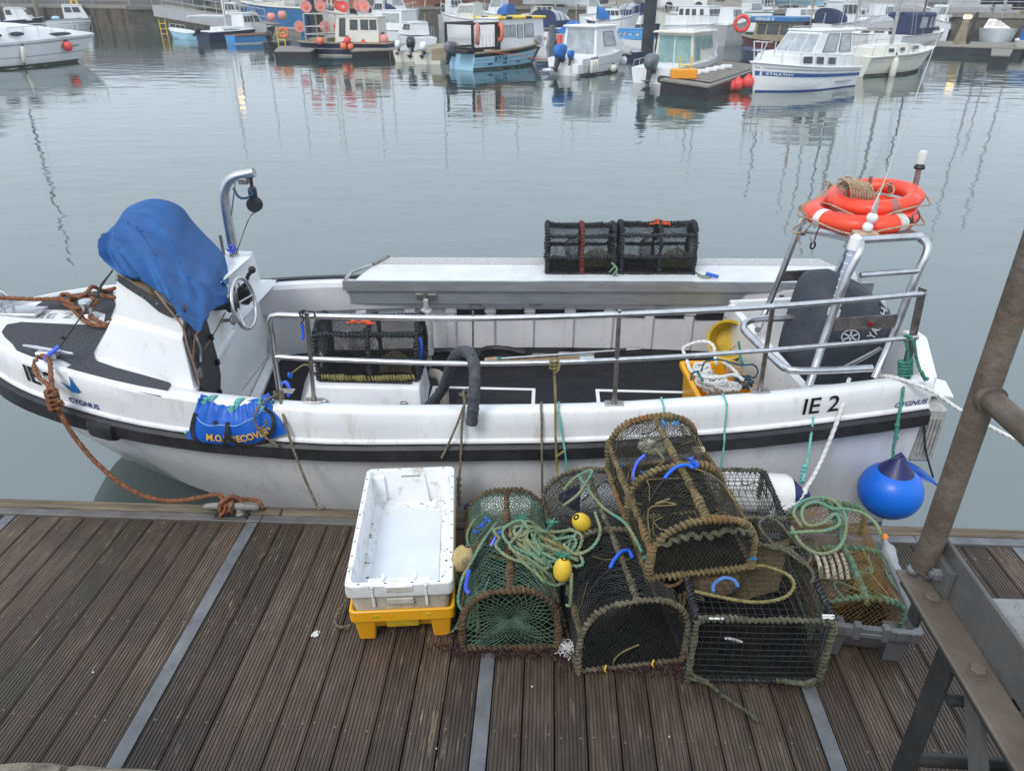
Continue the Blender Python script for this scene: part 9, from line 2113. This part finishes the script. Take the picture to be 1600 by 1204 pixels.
b = FB('motor_boat', 'small navy hulled boat with white cuddy left of the lit post', (29.281,63.847,-0.45), (31.99,65.802,-0.45), 2.1, .95, 1.1, F_NAVY, rake=.5); b.cabin(-1.2, .5, 1.7, 1.0, 2.3, rf=.3, roof=True, side=((.1, .7, .5, 1.15), (.8, 1.4, .5, 1.15)), rear=((-.4, .4, .4, 1.1),))
b = FB('sailing_yacht', 'white yacht seen head on with round cabin ports at the far right', (35.238,65.961,-0.45), (31.557,59.048,-0.45), 3.0, 1.2, 1.35, F_WHITE, rake=.3, full=4)
b.cabin(-1.5, 1.2, 2.3, 1.25, 2.1, rf=.3, tum=.25, roof=True, front=((-.45, -.28, .25, .65), (-.2, .2, .2, .7), (.28, .45, .25, .65)), glass=F_GLASS); b.mast(.2, 2.0, 10, F_MAST, .07, (2.8, .8, .1), True, F_DBLUE); ringf('cream horseshoe lifebuoy on the head on yacht', b.world((.5, 1.3, 2.3)), .3, .1, F_TAN, .2)
b = FB('motor_boat', 'white round hull cut off by the right edge of the photo', (27.175,44.951,-0.45), (27.656,48.817,-0.45), 2.4, 1.1, 1.2, F_CREAM, boot=F_NAVY, rake=.3); b.box('blue_cover', -1.6, .8, -.8, .8, 1.1, 1.9, F_BRCL)
pp = pontf('grey walkway pontoon with dark floats under the right quay wall', [(22.065,48.497,0),(26.179,45.868,0),(30.408,50.777,0),(24.631,53.224,0)], 0.0, .4, F_CONC, F_PILE)
pontf('short dark finger pontoon stub at the right walkway', [(22.221,41.633,-0.05),(22.954,41.237,-0.05),(26.086,46.689,-0.05),(25.149,47.193,-0.05)], -.05, .4, F_CONC, F_BLACK)
mb = MB(); mb.tube([(26.346,51.198,-0.25), (26.569,51.026,-0.25)], .16, 10); single(mb.build('fender', F_CREAM, None), 'white fender on the front of the right walkway pontoon', 'fender')
lp_ = thing('service_post', 'service post with lit warm lamp on the right walkway pontoon', 'lamp post', (24.548,49.851,0))
c = Vector((24.548,49.851,0)); mb = MB(); mb.slab([c + Vector((-.3, -.1, 0)), c + Vector((.3, -.1, 0)), c + Vector((.22, -.1, 1.35)), c + Vector((-.02, -.1, 1.35))], (0, .25, 0)); mb.build('post_body', F_TAN, lp_)
mb = MB(); mb.box(c.x - .06, c.x + .30, c.y - .14, c.y + .18, 1.36, 1.56, .03); mb.build('lamp', mat('lit_lamp', (.9, .6, .3), None, .5, emit=(1.0, .62, .22), estr=3.0), lp_)
mb = MB(); mb.tube([c + Vector((.62, .2, 0)), c + Vector((.72, .2, 1.7))], .11, 8); single(mb.build('bollard_post', F_PILE, None), 'dark post standing right of the lit service post', 'post')
# ---- piles, loose masts and the boats ashore
pilef('black pile behind the sloping gangway left of centre', (-41.167,96.373,-0.45), 3.6, .42)
pilef('black pile rising behind the navy fishing boat', (-22.01,74.088,-0.45), 4.0, .36)
pilef('thick black pile above the black gantry frame', (-11.172,93.699,-0.45), 4.2, .5)
pilef('black pile near the cream masts at centre top', (-21.687,132.302,-0.45), 3.6, .4)
MLAB = ['left of the cream mast pair by the crimson floats', 'right of the cream mast pair by the crimson floats', 'above the white pilothouse boat left of centre', 'just right of the raked windscreen boat', 'beside the thick black pile', 'between the black gantry frame and the yellow roof', 'over the right end of the yellow edged roof', 'left one of two cream poles before the beige building', 'right one of two cream poles before the beige building', 'brown one just right of the tall capped pile', 'grey one second right of the tall capped pile', 'cream one above the green hulled boat', 'black one above the blue lettered wheelhouse roof', 'grey one above the foredeck of the striped boat', 'grey one above the windscreen of the striped boat', 'black slanting looking one above the striped boat stern', 'pale one left of the grey spray hood', 'one beside the head on yacht', 'nearest the right edge of the photo', 'nearest the left edge of the photo', 'beside the sloping gangway girder', 'above the bow of the blue trawler', 'right of the blue trawler wheelhouse']
MG = 'masts of yachts lying farther back'
for k, (p, h_, r_, m) in enumerate((((-25.648,92.991,-0.45), 8, .07, F_CREAM), ((-24.2,89.25,-0.45), 8.5, .07, F_CREAM), ((-22.333,101.808,-0.45), 10, .05, F_MAST), ((-20.562,101.895,-0.45), 9, .05, F_MAST), ((-12.214,89.836,-0.45), 10, .05, F_MAST), ((-8.499,97.97,-0.45), 9, .05, F_MAST), ((-4.376,102.687,-0.45), 10, .06, F_MAST), ((1.672,98.468,-0.45), 9, .05, F_CREAM), ((2.788,94.382,-0.45), 8.5, .05, F_CREAM), ((17.389,99.237,-0.45), 9.5, .07, F_MASTW), ((17.559,95.104,-0.45), 10, .07, F_MAST), ((22.964,91.556,-0.45), 9, .06, F_CREAM), ((21.731,81.684,-0.45), 10, .06, F_PILE), ((24.478,78.997,-0.45), 11, .06, F_MAST), ((22.773,69.327,-0.45), 11, .07, F_MAST), ((22.853,65.355,-0.45), 11.5, .06, F_PILE), ((23.26,63.552,-0.45), 11, .07, F_MAST), ((35.431,67.9,-0.45), 11, .06, F_MAST), ((36.964,66.045,-0.45), 10, .06, F_MAST), ((-41.936,60.364,-0.45), 11, .07, F_PILE), ((-36.187,88.663,-0.45), 9, .05, F_MAST), ((-36.264,101.127,-0.45), 9, .05, F_MAST), ((-32.398,101.316,-0.45), 10, .05, F_MAST))):
 root = thing('yacht_mast', 'thin yacht mast, ' + MLAB[k], 'mast', p, MG)
 mb = MB(); mb.tube([(0, 0, 0), (0, 0, 2 + h_ * 1.4)], [r_ * 1.35, r_ * .8], 8); mb.build('mast_tube', m, root, smooth=True, world=False)
 mb = MB(); mb.tube([(-.7, 0, 1 + h_ * .6), (.7, 0, 1 + h_ * .6)], .025, 5); mb.build('spreader', m, root, world=False)
 mb = MB(); mb.tube([(-1.2, .3, .9), (-.7, 0, 1 + h_ * .6), (0, 0, 1.5 + h_)], .008, 4); mb.tube([(1.2, .3, .9), (.7, 0, 1 + h_ * .6), (0, 0, 1.5 + h_)], .008, 4); mb.build('shroud', m, root, world=False)
def ashore(label, x0, x1, y, B, hm, dm, zb=1.75):
 b = FB('boat_ashore', label, (x0, y, zb), (x1, y + .3, zb), B, 1.0, 1.35, hm, deck=dm, rake=.5, gun=dm, group='boats standing ashore on the quay', low=.5, full=2.0)
 b.cabin(-b.L * .2, b.L * .18, B * .6, 1.1, 1.6, rf=.4, m=dm)
 for xx in (-.3, 0, .3):
  for sd in (-1, 1): mb = MB(); mb.tube([(xx * b.L, sd * B * .5, 1.28 - zb), (xx * b.L, sd * B * .3, .25)], .05, 5); b.part('stand_leg', mb, F_MAST)
 b.box('keel', -b.L * .2, b.L * .15, -.1, .1, 1.30 - zb, .05, F_PILE, 0)
ashore('navy and cream boat propped on stands on the right quay', 40.5, 33.5, 66, 2.4, F_NAVY, F_CREAM, 2.15)
ashore('grey blue boat propped on stands farthest right on the quay', 46, 52, 68, 2.4, F_ENGG, F_CREAM, 2.2)
ashore('pale blue covered boat ashore above the green hulled boat', 19, 26, 80, 2.6, F_LBLUE, F_BRCL, 1.9)
ashore('rusty red boat ashore above the faded pink lifebuoy', -8.5, -14, 84, 2.6, F_RSHED, F_CREAM, 1.9)
ashore('white boat ashore in the middle behind the canopied cruiser', -3, 3.5, 84, 2.6, F_WHITE, F_GREY, 1.9)
# more boats of the rows behind
for k, (lb, sp_, bp0, B_, hm, cm, ch, cl) in enumerate((
 ('small white cuddy boat behind the navy fishing boat wheelhouse', (-14.31, 72), (-16.72, 71.88), 2.2, F_WHITE, F_WHITE, 1.1, None),
 ('white motor boat in the back row above the raked windscreen boat', (-17.22, 82.81), (-14.2, 84.56), 2.6, F_WHITE, F_WHITE, 1.5, F_NAVYCL),
 ('grey hulled boat in the back row above the black gantry', (-10.71, 78.66), (-7.74, 80.24), 2.4, F_GREY, F_WHITE, 1.3, None),
 ('white boat with blue canopy behind the yellow edged roof', (-3.8, 77.61), (-6.85, 78.85), 2.6, F_WHITE, F_WHITE, 1.4, F_BRCL),
 ('white sloop hull behind the navy framed canopy boat', (-2.77, 83.52), (1.2, 85.31), 2.5, F_WHITE, F_CREAM, .6, None),
 ('white boat with dark screen behind the beige building front', (2.72, 80.75), (5.89, 80.91), 2.5, F_WHITE, F_WHITE, 1.4, None),
 ('low cream launch in the back row right of the tall capped pile', (12.9, 75.8), (9.94, 75.65), 2.3, F_CREAM, F_CREAM, .8, F_GREY),
 ('white launch with open stern behind the green hulled boat', (15.99, 71.17), (18.83, 72.44), 2.3, F_WHITE, F_WHITE, 1.1, None),
 ('white pilothouse boat above the blue lettered roof', (18.7, 76.08), (21.3, 74.95), 2.4, F_WHITE, F_WHITE, 1.6, None),
 ('navy and white sloop behind the striped boat windscreens', (17.98, 65.12), (22.37, 67.26), 2.6, F_NAVY, F_WHITE, .7, None),
 ('white sloop with grey hood under the right sheds', (22.24, 65.33), (25.61, 67.42), 2.5, F_WHITE, F_WHITE, .7, F_GREY),
 ('small white day boat between grey hood and navy tent', (22.93, 60.18), (25.37, 61.93), 2.2, F_WHITE, F_WHITE, 1.0, None),
 ('dark blue workboat under the sloping gangway end', (-26.44, 76.51), (-29.02, 77.77), 2.2, F_DBLUE, F_WHITE, 1.2, None),
 ('white open launch right behind the black gantry frame', (-5.06, 63.99), (-8.45, 65.75), 2.3, F_WHITE, F_CREAM, 1.0, None),
 ('white sloop with blue hood left of the tall capped pile', (3.37, 62.58), (6.08, 62.71), 2.4, F_WHITE, F_WHITE, .7, F_BRCL),
 ('grey day boat behind the orange box pontoon', (11.21, 55.18), (13.18, 56.67), 2.0, F_GREY, F_WHITE, .9, None),
 ('white cruiser directly behind the striped boat stern rail', (18.51, 56.94), (22.03, 58.58), 2.5, F_WHITE, F_WHITE, 1.2, F_NAVYCL),
 ('small white launch near the pontoon with the lit post', (28.45, 60.45), (26.68, 60.36), 2.0, F_WHITE, F_WHITE, 1.0, None),
 ('low white launch under the blue trawler bow', (-30.29, 73.68), (-27.63, 73.81), 2.0, F_WHITE, F_WHITE, 1.0, None),
 ('cream launch behind the crimson floats', (-19.4, 79.67), (-22.18, 79.54), 2.6, F_CREAM, F_CREAM, 1.3, None))):
 b = FB('moored_boat', lb, sp_ + (WL,), bp0 + (WL,), B_, 1.2, 1.7, hm, rake=.6, gun=F_GREY)
 b.root.scale = (1, .9, 1.08); L = b.L; n_w = 3; q = L * .42 / n_w
 b.cabin(-L * .28, L * .2, B_ * .72, 1.25, 1.25 + ch, rf=ch * .45, tum=.12, m=cm, roof=ch > 1, side=[(.12 + q * i, .12 + q * i + q * .78, ch * .45, ch * .85) for i in range(n_w)], front=((-.46, -.03, ch * .42, ch * .88), (.03, .46, ch * .42, ch * .88)), glass=(F_GLASS, F_PALEGL)[k % 2])
 if cl: b.canopy(-L * .47, -L * .16, B_ * .84, 1.3, .8, cl, (), rake=.2)
 b.rail(.55, .99, .55, 5, r=.02)
lm = thing('street_lamp', 'lit street lamp on the left quay whose gold light shows in the water', 'street lamp', (-32.582,82,0.958))
c = Vector((-32.582,82,0.958)); mb = MB(); mb.tube([(c.x, 82, 1.3), (c.x, 82, 6.2), (c.x, 81.2, 6.4)], .07, 8); mb.build('lamp_pole', F_PILE, lm)
mb = MB(); mb.box(c.x - .22, c.x + .22, 80.5, 81.2, 6.2, 6.55, .05); mb.build('lamp_head', mat('lit_street_lamp', (.9, .6, .3), None, .5, emit=(1.0, .60, .20), estr=4.5), lm)
# light harbour haze round everything
hz = MB(); hz.box(-320, 330, -70, 440, -4.0, 16.0); hz = hz.build('haze', [], None); hz['kind'] = 'stuff'
hm = bpy.data.materials.new('pale_air'); hm.use_nodes = True; hn = hm.node_tree
for n_ in list(hn.nodes): hn.nodes.remove(n_)
ho = hn.nodes.new('ShaderNodeOutputMaterial'); hv = hn.nodes.new('ShaderNodeVolumePrincipled'); hv.inputs['Density'].default_value = .0008; hv.inputs['Color'].default_value = (.97, .98, .99, 1)
hn.links.new(hv.outputs['Volume'], ho.inputs['Volume']); hz.data.materials.append(hm)
# parked van
van = thing('parked_van', 'white parked van on the quay above the tall black pile', 'van', (12.482,80,1.814))
c = Vector((van.location.x, 80, 1.28)); ORG[van.name] = tuple(van.location)
mb = MB(); mb.loft([[(c.x - 2.2, 79.1, z) if i == 0 else (c.x + 2.2, 79.1, z) if i == 1 else (c.x + 2.2, 80.9, z) if i == 2 else (c.x - 2.2, 80.9, z) for i in range(4)] for z in (1.6, 2.25)] + [[(c.x - 1.3, 79.3, 2.85), (c.x + 2.0, 79.3, 2.85), (c.x + 2.0, 80.7, 2.85), (c.x - 1.3, 80.7, 2.85)]], closed=True, cap0=True, cap1=True); mb.build('body', F_WHITE, van)
mb = MB(); mb.slab([(c.x - 1.5, 79.10, 2.3), (c.x + .2, 79.10, 2.3), (c.x + .2, 79.25, 2.78), (c.x - 1.05, 79.25, 2.78)], (0, -.02, 0)); mb.build('window', F_GLASS, van)
for x in (-1.4, 1.4): mb = MB(); mb.lathe([(.36, -.1), (.36, .1)], Matrix.Translation((c.x + x, 79.1, 1.64)) @ Matrix.Rotation(R(90), 4, 'X'), 14); mb.build('wheel', F_BLACK, van)
